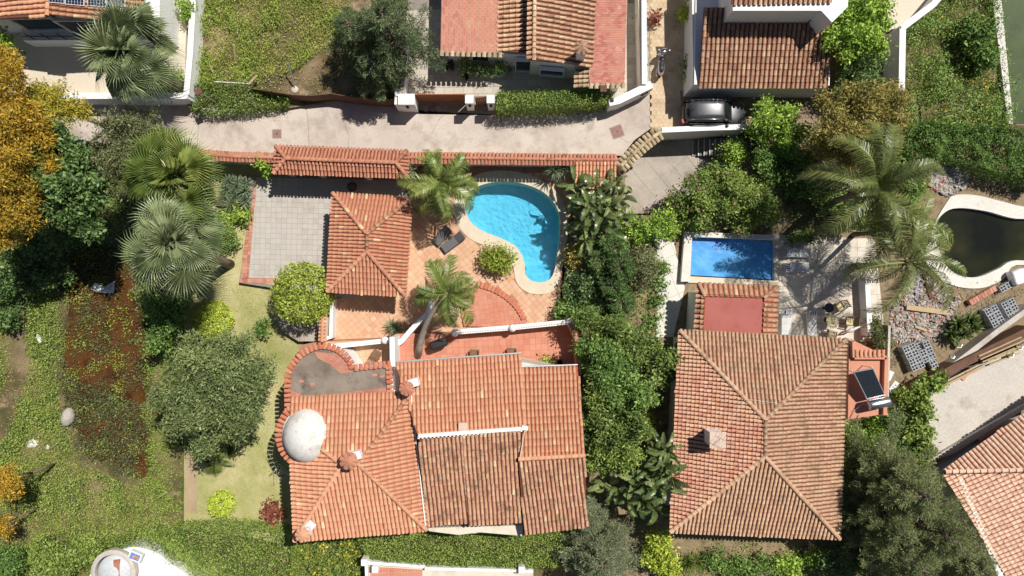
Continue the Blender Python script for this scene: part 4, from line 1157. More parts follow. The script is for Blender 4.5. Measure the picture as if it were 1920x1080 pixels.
# rusty fence of the vacant lot
fn = thing('sheet_fence', 'sagging brown screen fence along the vacant lot', 'fence', P(600, 178, 0))
FL = [(470, 166), (510, 172), (545, 178), (580, 180), (620, 176), (660, 182), (700, 186), (742, 188)]
for k, (a, b) in enumerate(zip(FL, FL[1:])):
    A, B = P(*a, 1.2), P(*b, 1.2); lean = Vector((0, -.12, 0))
    MB().add([(A.x, A.y - .12, .05), (B.x, B.y - .12, .05), B, A, (A.x, A.y - .08, .05), (B.x, B.y - .08, .05), B + Vector((0, .04, 0)), A + Vector((0, .04, 0))],
             [(0, 1, 2, 3), (7, 6, 5, 4), (3, 2, 6, 7), (0, 3, 7, 4), (1, 5, 6, 2)]).build('panel', 'rust_fence', fn)
    MB().tube([(A.x, A.y + .05, 0), (A.x, A.y + .05, 1.35)], .03, 6).build('post', 'steel', fn)
wall('sloped_drive_wall', [(1142, 192), (1160, 188), (1222, 158)], 0.0, 1.4, .45, 'white_plaster', 'white sloping wall at the corner of the driveway with two dark letterboxes')
dw = bpy.data.objects['sloped_drive_wall']
for q in ((1206, 172), (1213, 168)):
    p = P(*q, 1.1); MB().box((p.x, p.y - .16, .8), .22, .06, .16, .45).build('letterbox', 'dark_metal', dw)
wall('drive_wall', [(1207, -60), (1208, 158)], 0.0, 1.5, .22, 'white_plaster', 'slim white wall along the left side of the driveway', cap=.05)
wall('side_wall', [(1198, -60), (1204, 160)], 0.0, 1.3, .18, 'cream_plaster', 'cream wall beside the narrow planted strip')
wall('retaining_wall', [(1241, 244), (1330, 240), (1400, 238)], -1.55, 1.0, .25, 'white_plaster', 'white retaining wall and parapet below the parked car', cap=.05)
wall('boundary_wall', [(1790, -40), (1750, 8), (1692, 52), (1690, 170)], 0.0, 1.9, .3, 'white_plaster', 'bent white boundary wall beside the overgrown top right plot', cap=.05)
slab('white_terrace', [(1668, -80), (1780, -80), (1745, 5), (1690, 50), (1664, 58)], 0.5, .5, 'cream_paving')
wall('terrace_balustrade', [(860, 622), (962, 614), (1072, 603)], 1.0, 1.9, .22, 'white_plaster', 'white scalloped balustrade between the terrace and the pool', cap=.06)
ob = bpy.data.objects['terrace_balustrade']
A, B = P(858, 623, 1.95), P(960, 615, 1.95); A2, B2 = P(962, 615, 1.95), P(1066, 604, 1.95)
for a, b in ((A, B), (A2, B2)):
    for k in range(22):
        p = a.lerp(b, (k + .5) / 22); MB().lathe((p.x, p.y, 1.94), [(.07, 0), (.08, .04), (.05, .08), (.01, .1)], 8).build('knob', 'white_plaster', ob)
for q in ((853, 624), (961, 615), (1068, 604)):
    p = P(*q, 2.0); MB().lathe((p.x, p.y, 1.0), [(.2, 0), (.2, 1.0), (.24, 1.02), (.22, 1.14), (.12, 1.24), (.02, 1.28)], 14).build('finial_post', 'white_plaster', ob, True)
wall('porch_balustrade', [(622, 650), (722, 639)], 1.0, 1.9, .2, 'white_plaster', 'white scalloped balustrade of the porch by the flat roof', cap=.06)
ob = bpy.data.objects['porch_balustrade']
A, B = P(622, 650, 1.95), P(720, 639, 1.95)
for k in range(22):
    p = A.lerp(B, (k + .5) / 22); MB().lathe((p.x, p.y, 1.94), [(.07, 0), (.08, .04), (.05, .08), (.01, .1)], 8).build('knob', 'white_plaster', ob)
p = P(722, 638, 2.0); MB().lathe((p.x, p.y, 1.0), [(.2, 0), (.2, 1.0), (.24, 1.02), (.22, 1.14), (.12, 1.24), (.02, 1.28)], 14).build('finial_post', 'white_plaster', ob, True)
wall('stair_wall', spline([(738, 648), (752, 640), (768, 622), (785, 603), (800, 588), (806, 570), (800, 548), (798, 538)], 6, False), 0.0, 1.5, .3, 'white_plaster', 'curved white stair wall winding round the leaning palm')
wall('terrace_side_wall', [(1070, 605), (1084, 640), (1086, 700)], 1.0, 2.7, .3, 'salmon_render', 'salmon wall closing the terrace at the right')
wall('low_white_wall', [(622, 562), (620, 632), (606, 636)], 0.0, .9, .2, 'white_plaster', 'low white wall beside the clipped round tree')
wall('terrace_parapet', [(1626, 520), (1632, 630)], -.02, .9, .3, 'white_plaster', 'white parapet at the right side of the cream terrace')
wall('grey_boundary', [(1668, 610), (1664, 760)], -.02, 1.4, .15, 'slab_concrete', 'thin grey wall between the annex and the rubble yard')
wall('yard_wall', [(1662, 778), (1730, 728), (1800, 676), (1870, 622), (1935, 575)], -.02, .9, .32, 'slab_concrete', 'rough concrete wall running diagonally through the rubble yard')
wall('trench_wall', [(1700, 742), (1790, 690), (1870, 650), (1935, 618)], -.02, 1.15, .5, 'rust_fence', 'purple brown membrane edge along the bare concrete roof')
# kerb round the raised quarter terrace
kb = bpy.data.objects['raised_terrace']
rim_tiles(kb, spline([(896, 533), (920, 540), (945, 553), (965, 570), (978, 588), (985, 602)], 6, False), .2, .2, .34, 'rim_tile', .25, False, 0.0)
# tree planter by the courtyard
slab('tree_bed', [(518, 575), (600, 575), (600, 640), (560, 640), (530, 622), (515, 600)], -.1, 1.2, 'patio_concrete')
# steps from the parking level to the patio
st = thing('stone_steps', 'flight of dark stone steps with pale edges beside the retaining wall', 'stairs', P(1340, 275, -1.5))
n = 9
for k in range(n):
    z = -1.45 + k * 0.155
    x0, x1 = 1298 + k * 10.6, 1298 + (k + 1) * 10.6
    a, b, c_, d = P(x0, 262 - k * .5, z), P(x1, 262 - k * .5, z), P(x1, 292, z), P(x0, 292, z)
    o = MB().prism([(q.x, q.y) for q in (a, b, c_, d)], -1.55, z).build('step', 'dark_slate', st)
    MB().prism([(q.x, q.y) for q in (a, a.lerp(b, .16), d.lerp(c_, .16), d)], z, z + .02).build('nosing', 'white_coping', o)
# ------------------------------------------------------------------ plants
leafmat('leaf_orange', [(.11, .10, .018), (.23, .165, .022), (.36, .22, .025), (.46, .27, .032)], [0, .25, .6, 1])
leafmat('leaf_yellowgreen', [(.12, .14, .025), (.24, .23, .035), (.38, .31, .04), (.46, .33, .05)], [0, .35, .75, 1])
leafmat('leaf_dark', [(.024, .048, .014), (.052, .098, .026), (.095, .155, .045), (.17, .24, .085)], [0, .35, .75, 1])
leafmat('leaf_olive', [(.05, .06, .025), (.095, .108, .045), (.15, .16, .07), (.20, .21, .10)], [0, .35, .75, 1])
leafmat('leaf_greygreen', [(.06, .075, .04), (.12, .14, .075), (.18, .205, .115), (.24, .26, .16)], [0, .35, .75, 1])
leafmat('leaf_pine', [(.04, .055, .02), (.08, .10, .037), (.135, .155, .062), (.21, .22, .10)], [0, .35, .75, 1])
leafmat('leaf_pepper', [(.055, .08, .03), (.11, .145, .052), (.18, .215, .08), (.26, .29, .12)], [0, .35, .75, 1])
leafmat('leaf_conifer', [(.025, .042, .018), (.055, .082, .034), (.10, .135, .06), (.19, .225, .11)], [0, .35, .75, 1])
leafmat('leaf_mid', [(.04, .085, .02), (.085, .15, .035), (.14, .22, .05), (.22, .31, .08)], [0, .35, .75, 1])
leafmat('leaf_treerow', [(.03, .055, .014), (.07, .11, .026), (.13, .18, .04), (.24, .29, .08)], [0, .3, .7, 1])
leafmat('leaf_lime', [(.12, .17, .02), (.23, .29, .035), (.34, .40, .05), (.42, .47, .07)], [0, .3, .7, 1])
leafmat('leaf_clipped', [(.09, .13, .02), (.19, .24, .035), (.28, .33, .05), (.38, .42, .08)], [0, .3, .7, 1])
leafmat('leaf_fresh', [(.06, .12, .02), (.14, .23, .035), (.24, .35, .05), (.34, .46, .08)], [0, .3, .7, 1])
leafmat('leaf_gold', [(.09, .085, .025), (.17, .15, .04), (.26, .215, .06), (.34, .27, .09)], [0, .3, .7, 1])
leafmat('leaf_hedge', [(.05, .09, .02), (.11, .165, .035), (.18, .24, .05), (.26, .32, .08)], [0, .3, .7, 1])
leafmat('leaf_weed', [(.06, .10, .018), (.13, .195, .03), (.21, .285, .045), (.33, .36, .09)], [0, .3, .7, 1])
leafmat('leaf_dry', [(.10, .075, .035), (.20, .15, .07), (.30, .235, .11), (.36, .29, .16)], [0, .3, .7, 1], tint=(.5, .4, .2))
leafmat('leaf_reed', [(.03, .018, .008), (.06, .035, .015), (.10, .06, .025), (.16, .11, .06)], [0, .4, .8, 1], tint=(.4, .25, .1))
leafmat('leaf_lawn', [(.20, .20, .07), (.33, .30, .13), (.42, .37, .19), (.30, .34, .09)], [0, .35, .75, 1], tint=(.5, .5, .2))
leafmat('leaf_palm_fan', [(.07, .095, .045), (.12, .155, .07), (.18, .22, .105), (.25, .275, .14)], [0, .3, .7, 1], spec=.45, rough=.4)
leafmat('leaf_palm_feather', [(.045, .07, .015), (.085, .125, .025), (.135, .175, .04), (.24, .25, .07)], [0, .3, .75, 1], spec=.5, rough=.38)
leafmat('leaf_palm_gold', [(.04, .056, .015), (.078, .10, .028), (.13, .155, .046), (.25, .235, .08)], [0, .35, .75, 1], spec=.5, rough=.38)
leafmat('leaf_banana', [(.03, .052, .016), (.06, .09, .027), (.10, .13, .042), (.20, .22, .08)], [0, .3, .7, 1], spec=.5, rough=.35)
leafmat('leaf_agave', [(.07, .10, .06), (.14, .18, .11), (.22, .265, .16)], [0, .5, 1], spec=.4)
leafmat('leaf_red', [(.10, .03, .025), (.2, .06, .04), (.3, .12, .06)], [0, .5, 1])
leafmat('petal_pink', [(.45, .05, .18), (.55, .12, .26)], [0, 1]); leafmat('petal_white', [(.7, .7, .66), (.8, .8, .78)], [0, 1]); leafmat('petal_yellow', [(.6, .4, .03), (.7, .55, .06)], [0, 1])
surf('bark', [C(120, 104, 88), C(150, 134, 116)], 3, 18, bump=0.8, dist=.04)
surf('bark_pale', [C(165, 155, 142), C(190, 182, 170)], 3, 14, bump=0.6, dist=.03, stain=C(120, 108, 96), stain_scale=2)
surf('bark_palm', [C(128, 112, 98), C(150, 132, 116), C(104, 90, 78)], 4, 9, bump=1.0, dist=.05)

def unit(v): return v / np.maximum(np.linalg.norm(v, axis=-1, keepdims=True), 1e-9)
def leaf_arrays(p, nrm, axis, size, asp, fold=0.12):
    """diamond leaves: p (N,3) bases"""
    axis = unit(axis - nrm * (axis * nrm).sum(-1, keepdims=True)); side = np.cross(nrm, axis)
    s = size[:, None]
    mid = p + axis * s * .45 + nrm * s * fold
    V = np.stack([p, mid + side * s * asp * .5, p + axis * s, mid - side * s * asp * .5], 1)
    return V.reshape(-1, 3)
def leaf_obj(name, p, nrm, axis, size, asp, tone, mat, parent=None):
    V = leaf_arrays(p, nrm, axis, size, asp)
    F = np.arange(len(V)).reshape(-1, 4)
    return npmesh(name, V, F, np.clip(tone, 0.01, .99), mat, parent)
def randdir(n, up=-1.0):
    v = unit(rng.normal(size=(n, 3)))
    if up > -1:
        bad = v[:, 2] < up; v[bad, 2] = -v[bad, 2]
    return v
_k = rng.normal(size=(10, 3)) * 2.3; _kp = rng.uniform(0, 6.28, 10)
def lumps(d, off): return sum(np.sin(d @ k + p + off) for k, p in zip(_k, _kp)) / 5.5
def crown_leaves(blobs, dens, leaf, asp, per=14, cr=0.28, out=0.55, up=0.35, low=-0.25, rough=0.22, depth=0.45, spray=0.0, nb=1.0):
    """blobs: (centre, rx, ry, rz). Returns arrays of leaves grown in clumps over the blobs"""
    PT, NR, AX, SZ, TN = [], [], [], [], []
    if rough > 0.12:        # break every lobe into smaller ones, so that light and shade gather in clumps
        sub = []
        for (c, rx, ry, rz) in blobs:
            c = np.array(c); R3 = np.array([rx, ry, rz])
            if spray >= .5:     # branches reaching outwards, thinner to their ends
                for d in randdir(int(np.clip(4 + 2.6 * rx, 5, 9) * nb), 0.0):
                    side = np.cross(d, [0, 0, 1.0]) * rng.uniform(-.4, .4)
                    for f, k in ((.36, .24), (.60, .22), (.84, .18), (1.06, .13)):
                        q = c + (d + side * f) * R3 * f * rng.uniform(.92, 1.1) - np.array([0, 0, .1 * rz * f * f]); sub.append((tuple(q), rx * k, ry * k, max(rz, .4) * k * .8))
            else:
                n = int(np.clip(8 + 3.5 * rx, 8, 16)); d = randdir(n, 0.0); k = rng.uniform(.20, .35, n); o = rng.uniform(.42, 1.06, n)
                sub += [(tuple(c + d[i] * R3 * o[i]), rx * k[i], ry * k[i], max(rz, .3) * k[i]) for i in range(n)]
            sub.append((tuple(c), rx * .42, ry * .42, rz * .42))
        blobs = sub; dens = dens * .95
    for bi, (c, rx, ry, rz) in enumerate(blobs):
        c = np.array(c); r3 = np.array([rx, ry, rz])
        area = 2 * math.pi * (rx * ry + (rx + ry) / 2 * rz) / 2 * 1.25
        nc = max(4, int(area * dens * .8 / per))
        d = randdir(nc, low)
        rad = (1 - depth * rng.random(nc) ** 2.2) * (1 + rough * lumps(d, bi * 3.1))
        cp = c + d * r3 * rad[:, None]
        keep = np.ones(nc, bool)
        for bj, (c2, ax, ay, az) in enumerate(blobs):
            if bj != bi and abs(c2[0] - c[0]) < ax + rx and abs(c2[1] - c[1]) < ay + ry: keep &= (((cp - np.array(c2)) / np.array([ax, ay, az])) ** 2).sum(-1) > 0.42
        cp, d, rad = cp[keep], d[keep], rad[keep]; nc = len(cp)
        if nc == 0: continue
        tone = 0.5 + 0.15 * rng.normal(size=nc) + 0.13 * rng.normal()
        m = nc * per; idx = np.repeat(np.arange(nc), per)
        off = rng.normal(size=(m, 3)) * cr * 0.6
        p = cp[idx] + off
        nr = unit(d[idx] * out + rng.normal(size=(m, 3)) * 0.7 + np.array([0, 0, up]))
        ax = unit(rng.normal(size=(m, 3)) * (1 - spray) + (d[idx] * .6 + off / cr) * spray + np.array([0, 0, -.1]))
        PT.append(p); NR.append(nr); AX.append(ax); SZ.append(leaf * np.clip(np.exp(rng.normal(size=m) * .38), .4, 2.0)); TN.append(tone[idx] + rng.normal(size=m) * .16)
    return [np.concatenate(a) for a in (PT, NR, AX, SZ, TN)]
def plant(name, label, cat, blobs, zg, mat, dens=330, leaf=.17, asp=.5, trunk=.14, group=None, bark='bark', flat=1.15, flower=None, base=None, limbs=True, **kw):
    """tree or shrub. blobs: (px, py, z of centre, radius px[, rz metres])"""
    B = []
    for q in blobs:
        c = P(q[0], q[1], q[2]); r = q[3] * M_(q[2]); rz = q[4] if len(q) > 4 else min(r * flat, q[2] - zg)
        B.append((tuple(c), r, r * (q[5] if len(q) > 5 else 1.0), rz))
    cx = sum(b[0][0] * b[1] for b in B) / sum(b[1] for b in B); cy = sum(b[0][1] * b[1] for b in B) / sum(b[1] for b in B)
    if base: bb = P(base[0], base[1], zg); cx, cy = bb.x, bb.y
    t = thing(name, label, cat, (cx, cy, zg), group)
    if trunk:
        zt = min(b[0][2] for b in B)
        tb = MB(); j = Vector((cx + random.uniform(-.1, .1), cy + random.uniform(-.1, .1), zg + (zt - zg) * .55))
        tb.tube([(cx, cy, zg - .1), ((cx + j.x) / 2 + .05, (cy + j.y) / 2, (zg + j.z) / 2), j], [trunk, trunk * .8, trunk * .7], 8)
        for b in B[:10] if limbs else ():
            e = Vector(b[0]); tb.tube([j, j.lerp(e, .5) + Vector((random.uniform(-.2, .2), random.uniform(-.2, .2), .15)), e], [trunk * .6, trunk * .4, trunk * .12], 6)
        tb.build('trunk', bark, t, True)
    a = crown_leaves(B, dens, leaf, asp, **kw)
    leaf_obj('crown' if cat == 'tree' else 'foliage', *a[:4], asp, a[4], mat, t)
    if flower:
        fm, frac, fs = flower; n = int(len(a[0]) * frac); i = rng.choice(len(a[0]), n, False)
        leaf_obj('blossom', a[0][i] + a[1][i] * .05, a[1][i], a[2][i], np.full(n, fs) * rng.uniform(.7, 1.3, n), .9, rng.random(n), fm, t)
    return t
def scatter(poly, n, z):
    W = [(p.x, p.y) for p in PP(poly, z)]
    x0, x1 = min(p[0] for p in W), max(p[0] for p in W); y0, y1 = min(p[1] for p in W), max(p[1] for p in W)
    x = rng.uniform(x0, x1, n * 2); y = rng.uniform(y0, y1, n * 2); k = inside(x, y, W)
    return x[k][:n], y[k][:n], W
def poly_area(W): return abs(sum(W[i][0] * W[(i + 1) % len(W)][1] - W[(i + 1) % len(W)][0] * W[i][1] for i in range(len(W)))) / 2
def cover(name, label, cat, poly, zf, dens, leaf, asp, mat, h=.15, upright=.5, patch=.0, pf=.35, tonef=.5, kind='stuff', thr=0.0, holes=()):
    """low growth over a patch of ground: one mass of leaves"""
    W = [(p.x, p.y) for p in PP(poly, zf if isinstance(zf, float) else -1.4)]
    n = int(poly_area(W) * dens)
    x, y, _ = scatter(poly, n, zf if isinstance(zf, float) else -1.4)
    g = wob(x, y, pf); g2 = wob(x + 31, y - 12, pf * 2.7)
    if patch:
        k = rng.random(len(x)) < np.clip(.5 + patch * (g + .4 * g2) + thr, 0.02, 1); x, y, g, g2 = x[k], y[k], g[k], g2[k]
    for hl in holes:
        k = ~inside(x, y, [(p.x, p.y) for p in PP(hl, -1.4)]); x, y, g, g2 = x[k], y[k], g[k], g2[k]
    m = len(x)
    z = (zf if isinstance(zf, float) else zf(x, y)) + rng.random(m) ** 1.5 * h * np.clip(1 + .8 * g + .6 * g2, .2, 2.2)
    nr = unit(rng.normal(size=(m, 3)) * .6 + np.array([0, 0, 1 - upright * .6])); ax = unit(rng.normal(size=(m, 3)) + np.array([0, 0, upright * 1.5]))
    tone = .5 + .22 * tonef * g2 + .2 * tonef * g + .15 * rng.normal(size=m)
    o = leaf_obj(name, np.stack([x, y, z], 1), nr, ax, leaf * rng.uniform(.6, 1.4, m), asp, tone, mat)
    return setp(o, label, cat, None, kind)
def hedge(name, label, poly, z0, z1, mat, dens=330, leaf=.14, asp=.5, bump=.15, wobf=.3, group=None, flower=None, cat='hedge', clip=False, zt=None):
    """mass of foliage with leafy top and sides; pixels taken at the top"""
    W = [(p.x, p.y) for p in PP(poly, z1 if zt is None else zt)]
    cx, cy = np.mean(W, 0); t = thing(name, label, cat, (cx, cy, z0), group)
    n = int(poly_area(W) * dens)
    x, y, _ = scatter(poly, n, z1 if zt is None else zt); m = len(x)
    g = wob(x, y, wobf) + .6 * wob(x + 9, y + 5, wobf * 2.6)
    z = z1 + bump * g - rng.random(m) ** 2 * min(.5, (z1 - z0) * .5)
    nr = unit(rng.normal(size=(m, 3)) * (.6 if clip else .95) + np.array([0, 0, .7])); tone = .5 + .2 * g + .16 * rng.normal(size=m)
    P3 = [np.stack([x, y, z], 1)]; N3 = [nr]; T3 = [tone]
    for i in range(len(W)):
        a, b = np.array(W[i]), np.array(W[(i + 1) % len(W)]); L = np.hypot(*(b - a)); k = int(L * (z1 - z0) * dens * .8)
        if k < 1: continue
        u = rng.random(k)[:, None]; q = a + (b - a) * u; d = (b - a) / max(L, 1e-6); o = np.array([d[1], -d[0]])
        if (np.array([cx, cy]) - (a + b) / 2) @ o > 0: o = -o
        zz = z0 + (z1 - z0) * rng.random(k); q = q + o * (rng.normal(size=k)[:, None] * .1)
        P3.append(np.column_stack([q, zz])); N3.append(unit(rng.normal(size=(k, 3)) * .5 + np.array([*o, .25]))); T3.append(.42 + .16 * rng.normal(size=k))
    p, nr, tone = (np.concatenate(a) for a in (P3, N3, T3)); m = len(p)
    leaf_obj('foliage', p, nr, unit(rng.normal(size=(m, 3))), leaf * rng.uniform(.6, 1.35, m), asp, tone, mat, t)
    st = MB()
    for k in range(6):
        q = np.array(W[int(rng.integers(len(W)))]) * .5 + np.array([cx, cy]) * .5; st.tube([(q[0], q[1], z0 - .1), (q[0] + .05, q[1], z1 * .6 + z0 * .4)], [.05, .03], 6)
    st.build('stem', 'bark', t)
    if flower:
        fm, fn, fs = flower; i = rng.choice(len(x), min(fn, len(x)), False)
        leaf_obj('blossom', p[i] + nr[i] * .05, nr[i], unit(rng.normal(size=(len(i), 3))), np.full(len(i), fs), .9, rng.random(len(i)), fm, t)
    return t

# ---- palm fronds, paddles, rosettes
def frond_feather(L, e0, droop, n=46, ll=.26, seed=0, hang=.5, width=.045):
    rs = np.random.default_rng(seed); mb = MB()
    K = 12; pts = [Vector((0, 0, 0))]; tan = []
    for i in range(K):
        a = e0 - droop * ((i + .5) / K) ** 1.2; d = Vector((math.cos(a), 0, math.sin(a))); tan.append(d); pts.append(pts[-1] + d * L / K)
    mb.tube(pts, [.045 * (1 - .85 * i / K) * max(.6, L / 3) for i in range(K + 1)], 5)
    for i in range(n):
        t = .1 + .9 * (i + rs.random() * .5) / n
        f = t * K; j = min(int(f), K - 1); p = pts[j].lerp(pts[j + 1], f - j); T = tan[j]
        l = L * ll * (0.35 + .75 * math.sin(math.pi * min(1, t * .82 + .12))) * rs.uniform(.85, 1.1)
        for sgn in (1, -1):
            d = (Vector((0, sgn, 0)) * .8 + T * rs.uniform(.45, .8) + Vector((0, 0, rs.uniform(.05, .35)))).normalized()
            m = p + d * l * .5; e = m + (d + Vector((0, 0, -hang * rs.uniform(.7, 1.3)))).normalized() * l * .5
            s = T.cross(d).cross(d).normalized() * width * .5; up = T * width * .35
            mb.add([p - up, p + up, m + up * 1.1, m - up * 1.1, e + up * .15, e - up * .15], [(0, 1, 2, 3), (3, 2, 4, 5)], float(rs.random() * .5 + .25 + .2 * (t > .8)))
    return mb
def frond_fan(R, petiole, e0, seed=0, n=30, spread=140, dip=.5):
    rs = np.random.default_rng(seed); mb = MB()
    d0 = Vector((math.cos(e0), 0, math.sin(e0)))
    h = d0 * petiole + Vector((0, 0, -.1 * petiole))
    mb.tube([(0, 0, 0), d0 * petiole * .5, h], [.035, .028, .02], 5)
    up = Vector((0, 1, 0)).cross(d0) * -1
    if up.z < 0: up = -up
    tone = rs.uniform(.3, .7)
    f = (d0 + Vector((0, 0, -.35))).normalized(); s = Vector((0, 1, 0)); nn = f.cross(s)
    if nn.z < 0: nn = -nn
    for i in range(n):
        a = math.radians(-spread / 1 + 2 * spread * (i + .5) / n); da = math.radians(spread / n) * .98
        dirs = [f * math.cos(b) + s * math.sin(b) for b in (a - da, a, a + da)]
        Rr = R * (0.72 + .28 * math.cos(a * .6)) * rs.uniform(.9, 1.08)
        cup = nn * .085 * Rr
        q0 = h; q1, q2 = h + dirs[0] * Rr * .42 - cup * .3, h + dirs[2] * Rr * .42 - cup * .3
        md = h + dirs[1] * Rr * .42 + cup
        tip = h + dirs[1] * Rr + Vector((0, 0, -dip * Rr * rs.uniform(.25, .7))) + s * rs.uniform(-.04, .04) * Rr
        mid = h + dirs[1] * Rr * .74 + Vector((0, 0, -dip * Rr * .12))
        w = (q2 - q1) * .24
        r = float(np.clip(tone + rs.normal() * .12, .02, .98))
        mb.add([q0, q1, md, q2], [(0, 1, 2), (0, 2, 3)], r)
        mb.add([q1, md, q2, mid + w, mid - w, tip], [(0, 1, 3, 4), (1, 2, 3), (4, 3, 5)], r)
    return mb
def frond_paddle(L, W, e0, droop, seed=0, pet=.5):
    rs = np.random.default_rng(seed); mb = MB(); K = 10
    pts = [Vector((0, 0, 0))]; tan = []
    for i in range(K + 3):
        a = e0 - droop * (max(0, i - 2) / K) ** 1.3; d = Vector((math.cos(a), 0, math.sin(a))); tan.append(d); pts.append(pts[-1] + d * (pet / 3 if i < 3 else L / K))
    mb.tube(pts, [.04 * (1 - .8 * i / (K + 3)) for i in range(K + 4)], 5)
    r0 = rs.uniform(.25, .75)
    for sgn in (1, -1):
        for i in range(3, K + 3):
            t0, t1 = (i - 3) / K, (i - 2) / K
            w0, w1 = (W * math.sin(math.pi * min(1, t * .9 + .09)) ** .6 for t in (t0, t1))
            if rs.random() < .4: w1 *= rs.uniform(.45, .85)
            n0 = tan[i].cross(Vector((0, 1, 0))); n0 = -n0 if n0.z < 0 else n0
            e = [pts[i] + Vector((0, sgn * w0, 0)) + n0 * w0 * .28, pts[i + 1] + Vector((0, sgn * w1, 0)) + n0 * w1 * .28]
            gap = (pts[i + 1] - pts[i]) * (.12 if rs.random() < .3 else 0)
            mb.add([pts[i] + gap * .3, pts[i + 1], e[1], e[0] + gap], [(0, 1, 2, 3)], float(np.clip(r0 + rs.normal() * .05 + .1 * sgn, 0, 1)))
    return mb
def me_of(mb, name, mat):
    me = bpy.data.meshes.new(name); me.from_pydata(mb.v, [], mb.f); a = me.attributes.new('rnd', 'FLOAT', 'FACE'); a.data.foreach_set('value', mb.r); me.materials.append(MATS[mat]); return me
FE = {}
def feathers(mat, L, hang=.5, width=.045, n=46):
    k = (mat, L, hang, width)
    if k not in FE:
        FE[k] = [me_of(frond_feather(L * f, math.radians(e), math.radians(dr), n, .24, i + 40, hang, width), 'frond', mat) for i, (e, dr, f) in enumerate(((76, 95, .8), (60, 115, .95), (42, 115, 1.0), (24, 105, 1.05), (6, 90, 1.0), (-15, 70, .9)))]
    return FE[k]
FA = {}
def fans(mat, R, pet):
    k = (mat, R)
    if k not in FA:
        FA[k] = [me_of(frond_fan(R, pet * f, math.radians(e), i + 60, 32, 112, dp), 'frond', mat) for i, (e, dp, f) in enumerate(((78, .1, .3), (60, .35, .6), (42, .6, .9), (18, .9, 1.1), (-8, 1.1, 1.15), (-36, 1.2, 1.0)))]
    return FA[k]
def palm(name, label, base, crown, zg, zc, meshes, count, r0=.16, r1=.12, bark='bark_palm', bow=0.0, group=None, skip=None, sc=1.0, az0=0.0):
    b, c = P(*base, zg), P(*crown, zc)
    t = thing(name, label, 'palm', b, group)
    pts = [b.lerp(c, k / 6) + Vector((0, 0, 0)) + (Vector((c.y - b.y, b.x - c.x, 0)).normalized() if (c - b).xy.length > .05 else Vector()) * bow * math.sin(math.pi * k / 6) for k in range(7)]
    pts[0].z -= .1
    MB().tube(pts, [r0 * 1.25] + [r0 + (r1 - r0) * k / 5 for k in range(6)], 10).build('trunk', bark, t, True)
    for i in range(count):
        lay = min(len(meshes) - 1, int(len(meshes) * max(0.0, (i + random.uniform(-2.5, 2.5)) / count) ** .85)) if i + 2.5 < count and i > 2 else (0 if i <= 2 else len(meshes) - 1); lay = max(0, lay); az = az0 + i * 2.39996 + random.uniform(-.6, .6)
        m = Matrix.Translation(c + Vector((0, 0, -.04 * lay))) @ Matrix.Rotation(az, 4, 'Z') @ Matrix.Rotation(random.uniform(-.2, .2), 4, 'Y') @ Matrix.Rotation(random.uniform(-.6, .6), 4, 'X') @ Matrix.Scale(sc * random.uniform(.75, 1.12), 4)
        link('frond', meshes[lay], t, m)
    return t
def rosette(name, label, px, py, z, R, n, mat, w=.06, cat='plant', group=None, heads=None, zt=None):
    zt = z + .5 if zt is None else zt
    c0 = P(px, py, zt); t = thing(name, label, cat, (c0.x, c0.y, z), group); mb = MB()
    for (dx, dy, dz, k) in heads or [(0, 0, 0, 1)]:
        for i in range(int(n * k)):
            az = i * 2.39996 + random.uniform(-.2, .2); el = math.radians(80 - 75 * (i / (n * k)) + random.uniform(-8, 8)); l = R * random.uniform(.8, 1.1)
            d = Vector((math.cos(az) * math.cos(el), math.sin(az) * math.cos(el), math.sin(el))); s = Vector((-math.sin(az), math.cos(az), 0)) * w / 2; u = s.cross(d).normalized() * w * .35
            p = Vector((c0.x + dx, c0.y + dy, zt - .25 + dz)); m = p + d * l * .5; e = p + d * l + Vector((0, 0, -.12 * l * (1 - el)))
            mb.add([p - s * .6, p + s * .6, m + s, m - s, e, m - u, p - u], [(0, 1, 6), (6, 1, 2, 5), (0, 6, 5, 3), (3, 5, 4), (5, 2, 4)])
        p = Vector((c0.x + dx, c0.y + dy, zt - .25 + dz)); mb.tube([(c0.x + dx * .3, c0.y + dy * .3, z - .05), p], [.06, .05], 6)
    mb.build('leaves', mat, t)
    return t
def paddles(name, label, stems, zg, meshes, group=None, cat='plant'):
    """stems: (px, py, z, leaf count)"""
    c = P(stems[0][0], stems[0][1], zg); t = thing(name, label, cat, (c.x, c.y, zg), group); st = MB()
    for (px, py, z, n) in stems:
        p = P(px, py, z); st.tube([(p.x, p.y, zg - .1), p], [.11, .07], 7); a0 = random.random() * 6
        for i in range(n):
            lay = min(len(meshes) - 1, int(i / n * len(meshes)))
            m = Matrix.Translation(p + Vector((0, 0, -.1 * i / n))) @ Matrix.Rotation(a0 + i * 2.39996 + random.uniform(-.3, .3), 4, 'Z') @ Matrix.Rotation(random.uniform(-.2, .2), 4, 'Y') @ Matrix.Rotation(random.uniform(-.5, .5), 4, 'X') @ Matrix.Scale(random.uniform(.5, .9), 4)
            link('leaf', meshes[lay], t, m)
    st.build('stem', 'bark_palm', t)
    return t
PADM = [me_of(frond_paddle(1.35, .23, math.radians(e), math.radians(dr), i + 5, .5), 'leaf', 'leaf_banana') for i, (e, dr) in enumerate(((80, 50), (66, 80), (50, 95), (34, 95), (20, 90), (5, 80), (-10, 60)))]

